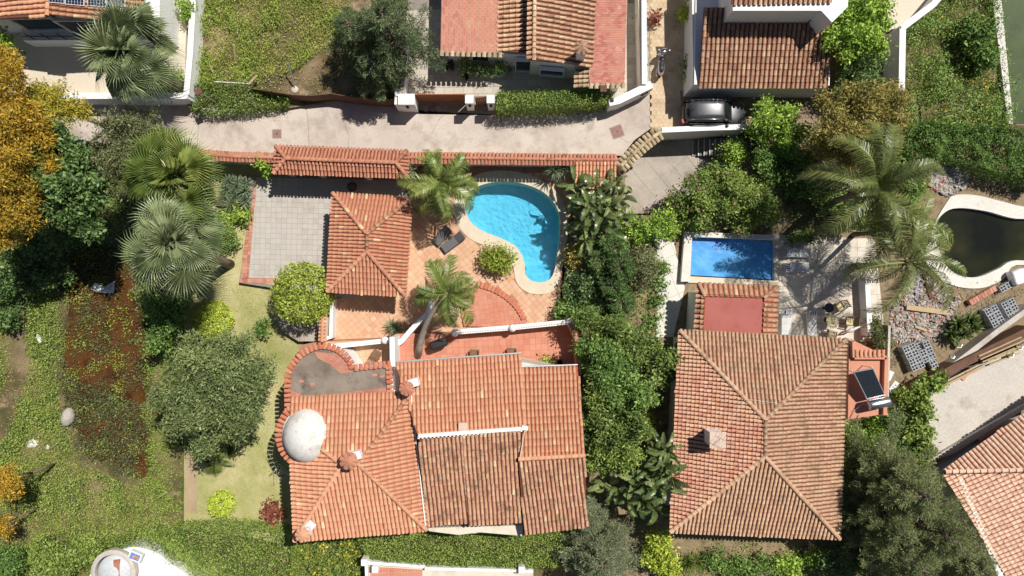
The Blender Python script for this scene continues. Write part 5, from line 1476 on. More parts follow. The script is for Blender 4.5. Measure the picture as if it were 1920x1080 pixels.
def conifer(name, label, top, zg, H, R, mat, nbr=46, leaf=.13, asp=.22, bark='bark', low=.18, per=46, sag=.25, up=.1):
    """branches in uneven whorls, each a drooping spray of needles"""
    t0 = P(top[0], top[1], zg + H); t = thing(name, label, 'tree', (t0.x, t0.y, zg))
    tb = MB().tube([(t0.x, t0.y, zg - .1), (t0.x + .05, t0.y, zg + H * .5), (t0.x, t0.y, zg + H * .97)], [.2, .13, .03], 8)
    PT, AX, NR, SZ, TN = [], [], [], [], []
    for i in range(nbr):
        f = (i + rng.uniform(0, .9)) / nbr; z = zg + H * (low + (.98 - low) * f); L = R * (1.05 - f) ** .75 * rng.uniform(.6, 1.12) + .25; az = i * 2.39996 + rng.uniform(-.5, .5)
        d = np.array([math.cos(az), math.sin(az), 0]); s = np.array([-d[1], d[0], 0]); tone = .5 + .14 * rng.normal()
        p = lambda u: np.array([t0.x, t0.y, z]) + d * L * u + np.array([0, 0, up * L * u + L * (.15 * u - sag * u * u)]) + s * (.12 * L * math.sin(u * 2.5 + i))
        tb.tube([Vector(p(u)) for u in (0, .4, .75, 1)], [.05, .035, .02, .008], 5)
        ns = max(4, int(L / .2))
        for k in range(ns):
            u = .22 + .8 * (k + .5) / ns; w = (.20 + .34 * L * .5 * math.sin(math.pi * min(1, u * .85 + .1))) * rng.uniform(.6, 1.1)
            for sg in (1, -1):
                n = int(per * rng.uniform(.5, 1.0)); v = rng.random(n)
                dirv = unit((d * .75 + s * sg * 1.0 + np.array([0, 0, .1]))[None])[0]
                q = p(u) + dirv * (v * w)[:, None] + rng.normal(size=(n, 3)) * .055
                PT.append(q); AX.append(unit(dirv + d * .5 + rng.normal(size=(n, 3)) * .55)); NR.append(unit(rng.normal(size=(n, 3)) * .7 + np.array([0, 0, .7]))); SZ.append(leaf * np.exp(rng.normal(size=n) * .3)); TN.append(tone + rng.normal(size=n) * .15)
    tb.build('trunk', bark, t, True)
    a = [np.concatenate(q) for q in (PT, NR, AX, SZ, TN)]
    leaf_obj('crown', *a[:4], asp, a[4], mat, t)
    return t
# ======== the left: orange silk oak, dark trees, palms
plant('orange_tree', 'tall tree covered in orange yellow blossom at the left edge', 'tree',
      [(30, 150, 7.0, 42), (15, 210, 7.5, 52), (62, 235, 7.2, 48), (25, 300, 7.5, 55), (62, 330, 6.8, 45), (20, 385, 7.0, 48), (62, 395, 6.4, 36), (10, 440, 6.2, 28), (5, 110, 6.4, 32)], -.7, 'leaf_orange', 620, .15, .3, .22, spray=.45, cr=.25, per=16)
plant('yellow_tree', 'yellow green feathery tree between the orange tree and the white street wall', 'tree', [(70, 200, 5.4, 38), (115, 205, 5.2, 34), (145, 212, 4.8, 24), (90, 178, 5.0, 28)], -.3, 'leaf_yellowgreen', 560, .15, .3, .15, spray=.5, cr=.25)
plant('broadleaf_tree', 'dark glossy broadleaf tree between the orange tree and the palms', 'tree', [(112, 265, 5.6, 42), (120, 320, 6.0, 48), (150, 360, 6.0, 50), (160, 410, 5.4, 42), (112, 385, 5.2, 34), (185, 350, 5.2, 34)], -1.4, 'leaf_dark', 330, .19, .5, .18, cr=.3, rough=.32)
plant('olive_pine', 'grey olive bushy conifer beside the road behind the palms', 'tree', [(225, 255, 5.6, 42), (265, 245, 5.4, 40), (290, 275, 5.0, 36), (240, 300, 5.4, 46), (205, 315, 5.0, 38), (250, 345, 4.6, 34), (310, 262, 4.6, 22)], -.5, 'leaf_olive', 420, .13, .3, .2, spray=.6, cr=.22, rough=.4, depth=.6, per=18)
FANS = fans('leaf_palm_fan', 1.4, 1.25)
palm('fan_palm', 'fan palm leaning over the cream paving in the top left plot', (346, 168), (232, 95), .8, 7.3, FANS, 32, .22, .17, sc=1.14)
palm('fan_palm', 'upper fan palm of the pair beside the grey courtyard', (428, 394), (325, 335), -.4, 6.9, fans('leaf_palm_feather', 1.4, 1.2), 26, .2, .16, sc=1.14)
palm('fan_palm', 'lower pale fan palm on the lawn beside the grey courtyard', (432, 496), (318, 455), -.4, 7.6, FANS, 34, .26, .2, sc=1.14)
plant('small_shrub', 'bright green shrub at the corner behind the orange tree', 'shrub', [(15, 95, 2.5, 20), (5, 70, 2.4, 22)], .8, 'leaf_fresh', 300, .16, .5, .06)
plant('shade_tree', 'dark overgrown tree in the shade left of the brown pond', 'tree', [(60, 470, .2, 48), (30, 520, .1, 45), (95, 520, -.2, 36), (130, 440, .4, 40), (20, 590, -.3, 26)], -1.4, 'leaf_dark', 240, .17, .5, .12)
plant('shade_bush', 'dark bush on the pond bank under the lower fan palm', 'shrub', [(300, 560, .6, 34), (320, 600, .5, 34), (300, 640, .2, 30), (335, 570, .2, 24)], -1.4, 'leaf_mid', 300, .15, .5, .08)
# garden left of the courtyard
rosette('spiky_clump', 'big clump of grey green spiky rosettes at the courtyard corner', 440, 362, -.4, .75, 46, 'leaf_agave', .07, heads=[(x * .45, y * .45, random.uniform(-.1, .15), 1) for x, y in ((0, 0), (1.4, .3), (-1.3, .5), (.4, 1.5), (-.5, -1.4), (1.2, -1.1), (-1.3, -.8), (.2, .8), (-.8, 1.5), (1.5, 1.3))], zt=.5)
plant('flower_shrub', 'low shrub with red and white flowers beside the courtyard kerb', 'shrub', [(432, 410, .25, 20), (455, 405, .2, 16), (412, 405, .2, 14)], -.42, 'leaf_fresh', 380, .12, .5, .04, flower=('petal_yellow', .04, .1))
plant('flower_shrub', 'yellow green shrub at the foot of the lower fan palm', 'shrub', [(425, 440, .3, 22), (415, 458, .2, 16), (440, 452, .1, 12)], -.42, 'leaf_mid', 380, .12, .5, .04, flower=('petal_yellow', .03, .1))
plant('round_tree', 'large clipped round tree with a light green dome beside the garage', 'tree', [(569, 549, 1.7, 57, 1.35)], -.3, 'leaf_clipped', 700, .1, .55, .14, rough=.1, depth=.3, cr=.12, low=-.6)
plant('dome_bush', 'clipped yellow green dome bush half under the big tree on the lawn', 'shrub', [(401, 602, -.1, 36, .75)], -.55, 'leaf_lime', 900, .09, .55, .06, rough=.03, depth=.15, cr=.1)
plant('ball_bush', 'small clipped bright lime ball bush on the lower lawn', 'shrub', [(417, 944, -.7, 24, .62)], -1.17, 'leaf_lime', 900, .09, .55, .05, rough=.04, depth=.15, cr=.1)
plant('big_tree', 'broad spreading green tree on the lawn left of the house', 'tree',
      [(400, 700, 4.6, 62), (345, 690, 4.0, 46), (450, 680, 4.0, 48), (480, 720, 3.8, 36), (330, 740, 3.8, 42), (380, 760, 4.4, 55), (440, 765, 4.0, 46), (345, 790, 3.4, 40), (400, 815, 3.2, 40), (440, 800, 3.2, 32), (490, 690, 3.2, 28), (420, 650, 3.4, 36), (370, 650, 3.4, 30)], -1.0, 'leaf_pepper', 420, .16, .32, .25, spray=.4, cr=.26, rough=.34, depth=.5, flat=.6, per=16)
plant('small_bush', 'small dark bush on the lawn near the clipped round tree', 'shrub', [(495, 612, .0, 14)], -.42, 'leaf_mid', 380, .12, .5, .04)
plant('bronze_shrub', 'small bronze leaved shrub at the wall foot below the aerial', 'shrub', [(512, 962, -.7, 19)], -1.17, 'leaf_red', 300, .17, .5, .05)
for k, (q, lb) in enumerate((((340, 815), 'small fan palm at the left foot of the broad tree'), ((402, 850), 'small fan palm at the lower foot of the broad tree'))):
    palm('young_fan_palm', lb, q, q, -1.17, -.1, fans('leaf_palm_feather', .8, .7), 12, .1, .1)
# ======== top: vacant lot, conifer, hedges
conifer('conifer', 'dark green conifer with drooping branches beside the paved court', (712, 22), .25, 7.2, 2.7, 'leaf_conifer', 54, per=52)
conifer('conifer', 'smaller bushy conifer between the tall one and the road', (694, 112), .25, 4.6, 1.7, 'leaf_conifer', 36, per=52)
conifer('conifer', 'dark conifer at the shaded edge of the vacant lot', (650, 40), .25, 5.0, 2.0, 'leaf_conifer', 36, per=52)
hedge('ivy_hedge', 'ivy grown bank at the road edge below the vacant lot', [(352, 158), (400, 160), (470, 162), (540, 182), (536, 196), (470, 206), (400, 212), (360, 206)], 0, .9, 'leaf_hedge', 380, .13, .5, .25, .6)
hedge('box_hedge', 'long clipped green hedge between the paved court and the road', [(932, 174), (1040, 173), (1140, 165), (1148, 178), (1132, 192), (1040, 200), (932, 204)], 0, 1.8, 'leaf_hedge', 620, .11, .5, .05, .6, clip=True)
for k, q in enumerate((872, 901, 930)):
    plant('box_bush', ('left', 'middle', 'right')[k] + ' round dark bush in the curved bed under the house wall', 'shrub', [(q + 4, 124 + k, .7, 15)], .02, 'leaf_mid', 500, .1, .5, .04, 'round bushes under the wall', rough=.06)
plant('wall_shrub', 'light green shrub beside the slim white wall of the vacant lot', 'shrub', [(350, 12, 1.5, 12), (352, 30, 1.3, 9)], .8, 'leaf_fresh', 350, .13, .5, .04)
plant('wall_shrub', 'green shrub at the foot of the leaning fan palm trunk', 'shrub', [(330, 150, 1.2, 16), (322, 168, 1.1, 11)], .8, 'leaf_fresh', 350, .13, .5, .04)
# ======== pool side plants
FEA = feathers('leaf_palm_feather', 2.5, .9, .05, 60)
palm('feather_palm', 'feather palm with arching fronds at the corner of the kidney pool', (768, 392), (826, 340), 0, 3.6, FEA, 20, .14, .11, bow=.3, sc=1.1)
palm('feather_palm', 'small feather palm behind the pool palm beside the gate roof', (792, 322), (806, 306), 0, 2.2, FEA, 9, .08, .07, sc=.55)
palm('leaning_palm', 'leaning palm with a pale curved trunk beside the black barbecue', (783, 668), (840, 548), 1.0, 4.6, FEA, 19, .2, .13, 'bark_pale', bow=-.35, sc=1.0, az0=.7)
plant('pool_bush', 'square light green bush beside the pool coping', 'shrub', [(920, 478, .7, 16), (942, 480, .75, 18), (930, 494, .6, 18), (950, 498, .6, 14), (918, 492, .5, 12)], 0, 'leaf_clipped', 480, .13, .5, .06)
rosette('agave', 'spiky rosette plant in front of the white porch balustrade', 735, 612, 0, .75, 40, 'leaf_agave', .07, heads=[(0, 0, 0, 1), (.3, -.25, -.1, .7)], zt=.5)
rosette('yucca', 'pale spiky yucca at the upper right corner of the pool coping', 1042, 318, 0, .95, 60, 'leaf_agave', .055, heads=[(0, 0, .2, 1), (.5, .1, 0, .8)], zt=1.2)
plant('gate_bush', 'bright green bush against the left end of the gate roof', 'shrub', [(494, 305, 1.5, 12), (500, 314, 1.3, 9)], 0, 'leaf_fresh', 420, .14, .5, .05)
plant('gate_bush', 'pale green bush at the right end of the gate roof', 'shrub', [(768, 316, 1.6, 9), (766, 328, 1.4, 8)], 0, 'leaf_greygreen', 420, .12, .5, .05)
# ======== the planted strip between the two plots
paddles('banana_clump', 'banana plants with broad torn leaves right of the kidney pool', [(1090, 372, 2.4, 12), (1118, 352, 2.9, 13), (1140, 385, 2.7, 13), (1105, 410, 2.4, 13), (1150, 350, 2.6, 12), (1125, 425, 2.2, 12), (1088, 425, 1.9, 11), (1078, 345, 2.2, 11), (1158, 400, 2.1, 12), (1108, 385, 3.0, 12), (1130, 405, 2.6, 12), (1100, 445, 1.8, 12), (1140, 440, 1.8, 11), (1160, 370, 2.3, 11)], 0, PADM)
paddles('bird_of_paradise', 'giant strelitzia with big paddle leaves at the corner of the right house', [(1215, 880, 3.4, 13), (1245, 870, 4.5, 13), (1190, 905, 3.0, 13), (1235, 910, 4.2, 13), (1205, 935, 2.6, 12), (1160, 915, 2.4, 12), (1250, 840, 4.4, 12), (1228, 955, 2.4, 11), (1210, 905, 3.4, 12), (1180, 930, 2.4, 11), (1255, 890, 4.4, 12), (1140, 905, 2.0, 10), (1232, 850, 4.0, 11)], -.02, PADM)
plant('shrub_border', 'dense mixed shrubs behind the banana plants by the lower patio', 'shrub', [(1190, 425, .8, 28), (1225, 430, .9, 32), (1250, 420, .8, 24), (1175, 445, .6, 22)], -.02, 'leaf_fresh', 360, .15, .45, .06)
for _q, _z, _r, _lb in (((1152, 462), 3.6, 1.0, 'uppermost dark cypress in the strip behind the banana plants'), ((1164, 500), 3.8, 1.05, 'dark cypress beside the rounded olive shrub'), ((1150, 535), 3.4, 1.0, 'dark cypress in the middle of the planted strip'), ((1166, 568), 3.0, .95, 'lowest dark cypress of the planted strip'), ((1128, 490), 3.0, .95, 'dark cypress next to the yellow flowered shrub')):
    conifer('strip_cypress', _lb, _q, -.02, _z, _r, 'leaf_dark', 30, .12, .3, up=.35, sag=.1, per=40)
plant('round_shrub', 'rounded olive shrub beside the white path slabs', 'shrub', [(1205, 492, .9, 30, .9), (1200, 515, .6, 24)], -.02, 'leaf_olive', 560, .11, .5, .07, rough=.1)
plant('trailing_shrub', 'straggly green shrub along the white path', 'shrub', [(1240, 500, .2, 12), (1238, 530, .2, 14), (1228, 560, .1, 14), (1222, 600, .2, 16)], -.02, 'leaf_mid', 300, .13, .5, .04)
plant('yellow_flower_shrub', 'shrub with yellow flowers at the edge of the pool terrace', 'shrub', [(1080, 475, .8, 18), (1078, 495, .6, 12)], -.02, 'leaf_gold', 360, .13, .5, .05, flower=('petal_yellow', .12, .12))
plant('white_flower_shrub', 'dark shrub dotted with small white flowers at the terrace edge', 'shrub', [(1078, 525, .9, 22), (1098, 545, 1.2, 28), (1082, 558, .8, 22), (1112, 515, 1.3, 26), (1122, 560, 1.1, 26)], -.02, 'leaf_dark', 380, .12, .5, .06, flower=('petal_white', .035, .08))
plant('terrace_vine', 'green shrub at the corner of the pool terrace beside the balustrade', 'shrub', [(1072, 580, .7, 26), (1050, 585, .4, 18), (1100, 590, .9, 26), (1085, 605, .7, 16)], -.02, 'leaf_mid', 400, .13, .5, .06)
plant('row_tree', 'upper tree of the dense row between the two tiled houses', 'tree', [(1130, 620, 3.1, 44, 2.3), (1160, 640, 2.6, 46, 2.3)], -.02, 'leaf_treerow', 430, .15, .4, .16, rough=.3, depth=.4, spray=.3)
plant('row_tree', 'middle darker tree of the dense row between the two tiled houses', 'tree', [(1120, 670, 3.6, 40, 2.3), (1150, 690, 3.1, 48, 2.3), (1165, 735, 3.1, 46, 2.3)], -.02, 'leaf_mid', 430, .15, .4, .16, rough=.3, depth=.4, spray=.3)
plant('row_tree', 'third tree of the dense row between the two tiled houses', 'tree', [(1130, 740, 3.1, 42, 2.3), (1140, 790, 3.1, 46, 2.3), (1180, 790, 3.6, 34, 2.3), (1110, 800, 3.6, 28, 2.3)], -.02, 'leaf_treerow', 430, .15, .4, .16, rough=.3, depth=.4, spray=.3)
plant('row_tree', 'lowest tree of the dense row above the grey cypress', 'tree', [(1155, 830, 3.6, 42, 2.3), (1130, 850, 2.6, 36, 2.3)], -.02, 'leaf_hedge', 430, .15, .4, .16, rough=.3, depth=.4, spray=.3)
plant('side_tree', 'dark green tree at the upper left corner of the right house', 'tree', [(1215, 650, 2.4, 32), (1240, 670, 2.4, 34), (1220, 700, 2.2, 30), (1250, 700, 2.2, 22)], -.02, 'leaf_treerow', 360, .16, .5, .12)
plant('path_bush', 'yellow green sprig bush in the dark passage beside the right house', 'shrub', [(1215, 785, .8, 14), (1215, 805, .7, 10)], -.02, 'leaf_lime', 340, .14, .5, .04)
plant('bougainvillea', 'wide bougainvillea bush with pink blossom beside the lower patio', 'shrub', [(1300, 375, 1.0, 42), (1345, 355, 1.3, 42), (1375, 385, 1.2, 44), (1410, 370, 1.1, 36), (1425, 400, .9, 32), (1320, 400, .9, 34), (1280, 385, .6, 28), (1385, 410, .8, 28)], -1.0, 'leaf_hedge', 420, .13, .5, .08, flower=('petal_pink', .015, .12), rough=.35)
plant('box_shrub', 'upright light green shrub beside the stone steps', 'shrub', [(1372, 284, .2, 19, 1.1), (1374, 294, .1, 16, 1.0)], -1.5, 'leaf_fresh', 520, .11, .5, .05, rough=.1)
plant('step_shrubs', 'green shrubs with spiky palms at the end of the retaining wall', 'tree', [(1425, 215, 1.8, 28), (1455, 230, 2.0, 36), (1430, 255, 1.6, 26), (1480, 250, 1.8, 30), (1460, 270, 1.5, 28)], -.02, 'leaf_fresh', 380, .15, .4, .08)
plant('shade_shrub', 'dark green shrubs below the steps behind the bougainvillea', 'tree', [(1430, 300, 1.3, 30), (1470, 310, 1.4, 32), (1440, 330, 1.0, 26), (1500, 330, 1.2, 28), (1480, 355, .8, 22)], -.02, 'leaf_mid', 340, .16, .45, .08)
rosette('yucca', 'green spiky yucca between the car and the golden tree', 1470, 238, 0, .8, 60, 'leaf_palm_feather', .06, heads=[(0, 0, 0, 1), (-.5, -.2, -.2, .7)], zt=2.7)
# ======== right: golden tree, palms, top right
plant('round_green_tree', 'round bright green tree beside the brown tiled slope', 'tree', [(1600, 25, 3.6, 38), (1630, 30, 3.6, 34), (1592, 70, 3.8, 40), (1620, 78, 3.4, 34), (1580, 45, 3.0, 26)], .1, 'leaf_fresh', 380, .15, .5, .16, rough=.25)
plant('dark_side_tree', 'dark ivy tree below the round green tree against the white wall', 'tree', [(1595, 130, 2.0, 34), (1625, 125, 1.6, 26), (1612, 155, 1.4, 28), (1580, 160, 1.4, 26)], .1, 'leaf_dark', 300, .15, .5, .1)
plant('golden_tree', 'broad olive gold tree between the car and the big feather palms', 'tree', [(1560, 215, 4.2, 42), (1610, 205, 4.6, 46), (1655, 210, 4.4, 42), (1590, 250, 4.6, 48), (1640, 255, 4.4, 46), (1545, 260, 3.8, 38), (1570, 300, 3.6, 40), (1620, 290, 4.0, 40), (1670, 180, 3.8, 26)], -.02, 'leaf_gold', 420, .14, .35, .2, spray=.4, rough=.35, depth=.5)
FEB = feathers('leaf_palm_gold', 4.2, 1.6, .048, 84)
palm('tall_feather_palm', 'tall feather palm with wide golden fronds near the blue pool', (1535, 385), (1640, 355), -.02, 7.4, FEB, 28, .2, .15, az0=.5, sc=.95)
palm('tall_feather_palm', 'tall feather palm with hanging fronds over the cream terrace corner', (1600, 500), (1704, 492), -.02, 6.2, FEB, 15, .2, .15, az0=1.4, sc=.92)
palm('tall_feather_palm', 'slim feather palm between the two tall ones beside the dark pool', (1600, 440), (1690, 430), -.02, 5.4, feathers('leaf_palm_feather', 3.2, .8), 15, .15, .12)
plant('fern_bush', 'green feathery bush at the corner of the rubble yard', 'shrub', [(1642, 630, .8, 18), (1655, 645, .6, 14), (1640, 612, .6, 12)], -.02, 'leaf_pine', 420, .14, .3, .05, spray=.5)
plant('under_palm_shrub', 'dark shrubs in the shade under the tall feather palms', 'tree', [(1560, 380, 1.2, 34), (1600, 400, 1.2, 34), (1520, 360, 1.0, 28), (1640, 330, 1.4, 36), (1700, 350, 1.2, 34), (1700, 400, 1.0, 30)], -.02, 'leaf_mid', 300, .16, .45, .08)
hedge('overgrown_bank', 'overgrown green bank behind the rubble and dark pool', [(1690, 235), (1740, 225), (1800, 235), (1860, 235), (1930, 245), (1960, 300), (1960, 350), (1905, 330), (1850, 320), (1810, 300), (1760, 298), (1720, 305), (1700, 280)], 0, 1.6, 'leaf_mid', 480, .14, .45, .7, .8)
plant('dark_bush', 'dark round bush in the overgrown top right plot', 'shrub', [(1830, 80, 1.0, 32), (1815, 55, .8, 26), (1845, 105, .8, 24)], .1, 'leaf_mid', 400, .16, .5, .07)
# ======== bottom
hedge('ivy_bank', 'wide green ivy bank along the bottom left of the house', [(330, 990), (430, 985), (500, 992), (548, 1005), (560, 1030), (548, 1090), (330, 1090), (318, 1050), (300, 1010)], -2.4, .0, 'leaf_hedge', 600, .11, .45, .5, .9)
hedge('roof_side_hedge', 'green hedge curling round the top of the white rounded roof', [(150, 1060), (185, 1028), (248, 1004), (305, 1018), (350, 1060), (380, 1095), (352, 1095), (326, 1064), (292, 1040), (248, 1030), (205, 1044), (178, 1070)], -1.4, .45, 'leaf_hedge', 560, .11, .45, .2, .7)
hedge('flower_bank', 'yellow flowering bank under the corner chimney of the house', [(548, 1018), (680, 1008), (690, 1050), (660, 1095), (540, 1095)], -2.4, .1, 'leaf_hedge', 560, .12, .45, .5, .9, flower=('petal_yellow', 260, .16))
hedge('rear_hedge', 'long green hedge behind the tiled house along the bottom', [(670, 1008), (800, 1000), (900, 1004), (1000, 1008), (1080, 1000), (1090, 1060), (1000, 1066), (860, 1062), (760, 1056), (690, 1048)], -2.4, 1.2, 'leaf_hedge', 620, .11, .45, .45, 1.0)
conifer('grey_cypress', 'grey green cypress at the bottom between the two houses', (1128, 1062), -1.2, 5.4, 2.7, 'leaf_greygreen', 60, up=.25)
conifer('grey_cypress', 'smaller grey cypress touching the corner of the tiled house', (1105, 985), -1.2, 4.4, 1.5, 'leaf_greygreen', 34, up=.25)
plant('lime_shrub', 'yellow green shrub below the strelitzia', 'shrub', [(1235, 1015, 1.0, 26), (1240, 1045, .9, 26), (1215, 1035, .8, 20), (1255, 1070, .8, 24)], -.02, 'leaf_lime', 360, .14, .5, .06)
rosette('yucca', 'green spiky yucca in the bed below the right house', 1290, 1058, 0, .95, 70, 'leaf_palm_feather', .06, heads=[(0, 0, 0, 1), (.6, .1, -.1, .8)], zt=.8)
plant('rear_shrub', 'green shrubs in the bed under the right house eave', 'shrub', [(1340, 1050, .5, 24), (1380, 1062, .5, 26), (1430, 1050, .5, 24), (1410, 1075, .5, 26)], -.02, 'leaf_mid', 300, .14, .45, .05)
plant('rear_shrub', 'brighter shrub in the bed near the dark cypress', 'shrub', [(1475, 1055, .7, 22), (1490, 1068, .6, 20), (1520, 1045, .5, 18)], -.02, 'leaf_fresh', 340, .14, .45, .05)
plant('rear_shrub', 'dark shrub mass between the right house and the dark cypress', 'tree', [(1560, 1060, 1.0, 36), (1610, 1050, 1.2, 40), (1600, 1000, 1.0, 32), (1620, 940, 1.2, 36), (1600, 900, 1.0, 26)], -.02, 'leaf_dark', 300, .15, .45, .08)
for _q, _z, _r, _lb in (((1745, 935), 8.0, 3.1, 'tallest dark cypress at the bottom right corner'), ((1700, 1010), 7.0, 2.6, 'dark cypress left of the tallest one at the bottom right'), ((1800, 1020), 7.2, 2.7, 'dark cypress leaning over the pink tiled roof'), ((1740, 1075), 7.0, 2.6, 'dark cypress at the bottom picture edge'), ((1690, 905), 5.6, 1.9, 'upper dark cypress below the bare concrete roof'), ((1850, 1075), 5.6, 2.0, 'small dark cypress at the bottom beside the pink roof')):
    conifer('dark_cypress', _lb, _q, -.02, _z, _r, 'leaf_pine', int(18 + _r * 15), up=.3, sag=.2)
plant('ivy_vine', 'glossy ivy hanging over the edge of the bare concrete roof', 'shrub', [(1725, 735, 1.2, 20), (1740, 720, 1.2, 14), (1722, 770, 1.2, 22), (1725, 810, 1.1, 20), (1728, 845, 1.0, 18), (1690, 750, .8, 22), (1700, 800, .8, 26), (1760, 712, 1.2, 10)], -.02, 'leaf_hedge', 420, .17, .6, .06)
plant('passage_shrub', 'pale green shrubs right of the large square roof', 'shrub', [(1605, 810, 1.0, 22), (1610, 840, .9, 22), (1635, 800, .8, 18)], -.02, 'leaf_fresh', 360, .15, .5, .06)
plant('passage_shrub', 'yellow green shrub below the annex beside the dark cypress', 'shrub', [(1600, 875, .8, 22), (1640, 870, .8, 26), (1665, 855, .7, 20)], -.02, 'leaf_lime', 330, .15, .5, .06)
plant('passage_shrub', 'dark ivy mass under the solar heater tank', 'shrub', [(1665, 790, .8, 30), (1660, 830, .7, 34), (1690, 850, .6, 26)], -.02, 'leaf_dark', 340, .16, .55, .06)
rosette('broad_agave', 'broad leaved green agave among the rubble', 1800, 608, -.02, .8, 34, 'leaf_banana', .2, heads=[(0, 0, 0, 1), (.7, .3, .1, .9), (-.4, -.7, -.1, .8), (.3, -.6, 0, .7), (1.0, -.2, -.1, .6)], zt=.7)
plant('corner_shrub', 'dark rounded shrub at the bottom left corner', 'shrub', [(15, 1050, .4, 30), (5, 1075, .3, 30)], -1.4, 'leaf_mid', 480, .12, .5, .06, rough=.1)
plant('corner_shrub', 'straggly green shrub beside the white rounded roof', 'shrub', [(100, 1035, .3, 30), (130, 1060, .3, 34), (150, 1025, .2, 28), (175, 1020, .1, 24)], -1.4, 'leaf_hedge', 340, .14, .45, .06)
plant('orange_shrub', 'upper orange flowered tree at the lower left edge', 'tree', [(8, 900, 3.0, 32), (25, 910, 2.8, 20)], -1.4, 'leaf_orange', 420, .15, .3, .1, spray=.5)
plant('orange_shrub', 'lower orange flowered bush at the left edge', 'tree', [(2, 985, 2.0, 18)], -1.4, 'leaf_orange', 420, .15, .3, .08, spray=.5)
# ======== low growth
WZ = lambda x, y: wild_z(x, y)
BARE = spline([(5, 590), (35, 560), (58, 585), (52, 640), (58, 700), (40, 750), (30, 800), (5, 820), (-5, 760), (20, 700), (22, 650)], 5)
cover('weeds', 'bright green weeds covering the wild lot', 'weeds', [(-20, 560), (110, 500), (120, 640), (115, 760), (150, 860), (250, 910), (290, 890), (345, 960), (335, 1090), (-20, 1090)], WZ, 620, .085, .4, 'leaf_weed', .2, .5, 1.1, .3, 1.0, thr=.25, holes=[BARE])
cover('tall_weeds', 'taller darker weeds in patches of the wild lot', 'weeds', [(-20, 560), (110, 500), (120, 640), (115, 760), (150, 860), (250, 910), (290, 890), (345, 960), (335, 1090), (-20, 1090)], WZ, 420, .12, .45, 'leaf_hedge', .5, .5, 1.7, .45, .9, thr=-.1, holes=[BARE])
cover('straw', 'dry straw among the weeds of the wild lot', 'grass', [(-20, 560), (110, 500), (120, 640), (115, 760), (150, 860), (250, 910), (290, 890), (345, 960), (335, 1090), (-20, 1090)], WZ, 60, .16, .2, 'leaf_dry', .08, .4, 1.5, .45, thr=-.1)
cover('reeds', 'dead brown reeds in the brown pond', 'reeds', POND, -1.52, 150, .16, .14, 'leaf_reed', .22, .7, 1.1, .4, thr=-.1)
cover('pond_weed', 'olive green weed growing in the brown pond', 'weeds', POND, -1.52, 230, .13, .35, 'leaf_olive', .22, .6, 1.4, .5, thr=-.02)
cover('pond_moss', 'green tufts scattered over the brown pond', 'weeds', POND, -1.5, 150, .12, .4, 'leaf_weed', .2, .5, 1.8, .8, thr=-.25)
cover('pond_grass', 'dense olive grass growing over the lower half of the pond', 'grass', [(115, 700), (200, 730), (280, 760), (290, 890), (255, 915), (150, 860)], -1.5, 300, .16, .3, 'leaf_olive', .3, .6, 1.0, .35, thr=.1)
cover('shore_weeds', 'ragged weeds along the left shore of the pond', 'weeds', [(95, 520), (128, 520), (135, 640), (132, 760), (165, 850), (240, 890), (235, 915), (140, 870), (100, 760), (98, 640)], WZ, 420, .11, .4, 'leaf_olive', .3, .5, .8, .6, thr=.1)
cover('bank_weeds', 'green weeds on the bank right of the pond', 'weeds', [(262, 560), (345, 540), (345, 960), (285, 950), (262, 860), (272, 700)], WZ, 380, .11, .45, 'leaf_weed', .22, .5, .9, .5, thr=.1)
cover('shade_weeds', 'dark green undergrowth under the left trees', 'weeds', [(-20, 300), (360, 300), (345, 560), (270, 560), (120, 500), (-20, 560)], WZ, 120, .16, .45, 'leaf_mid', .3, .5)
leafmat('leaf_meadow', [(.09, .12, .018), (.19, .23, .035), (.29, .33, .055), (.40, .40, .12)], [0, .3, .7, 1])
cover('meadow_grass', 'green meadow grass in the vacant lot', 'grass', [(372, -40), (660, -40), (650, 60), (560, 130), (480, 150), (372, 160)], .25, 620, .10, .32, 'leaf_meadow', .22, .6, 1.0, .45, 1.0, thr=.25)
cover('meadow_weeds', 'taller green weed clumps in the vacant lot', 'weeds', [(372, -40), (660, -40), (650, 60), (560, 130), (480, 160), (372, 160)], .25, 300, .13, .4, 'leaf_weed', .5, .5, 1.7, .6, .9, thr=-.1)
cover('dry_grass', 'dry straw grass in the vacant lot', 'grass', [(420, 20), (640, 20), (640, 175), (480, 165)], .25, 110, .15, .25, 'leaf_dry', .12, .5, .9, .5)
def _lawn(x, y):
    z = np.full(np.shape(x), -.8)
    for _ in range(4): z = lawn_zp(540 - y / ((HC - z) / HC * S))
    return z
cover('lawn_grass', 'short dry lawn grass', 'grass', [(348, 525), (365, 395), (460, 400), (452, 532), (600, 535), (600, 640), (566, 645), (566, 1005), (372, 975), (372, 860), (350, 850)], _lawn, 200, .07, .3, 'leaf_lawn', .03, .45, .5, .5, thr=.3)
cover('plot_grass', 'tall green grass of the overgrown top right plot', 'grass', [(1695, 50), (1755, 5), (1800, -40), (1866, -40), (1892, 236), (1740, 300), (1700, 240)], .1, 480, .11, .3, 'leaf_weed', .35, .6, .8, .45, 1.0, thr=.3)
cover('plot_weeds', 'dark weeds in the top right plot', 'weeds', [(1695, 50), (1755, 5), (1800, -40), (1866, -40), (1892, 236), (1740, 300), (1700, 240)], .1, 360, .14, .45, 'leaf_mid', .9, .4, 1.5, .6, thr=-.05)
cover('plot_flowers', 'small yellow wildflowers in the top right plot', 'flowers', [(1720, 60), (1800, -20), (1860, -20), (1880, 236), (1760, 280)], .4, 14, .12, .8, 'petal_yellow', .3, .3, 1.4, .5, thr=-.1)
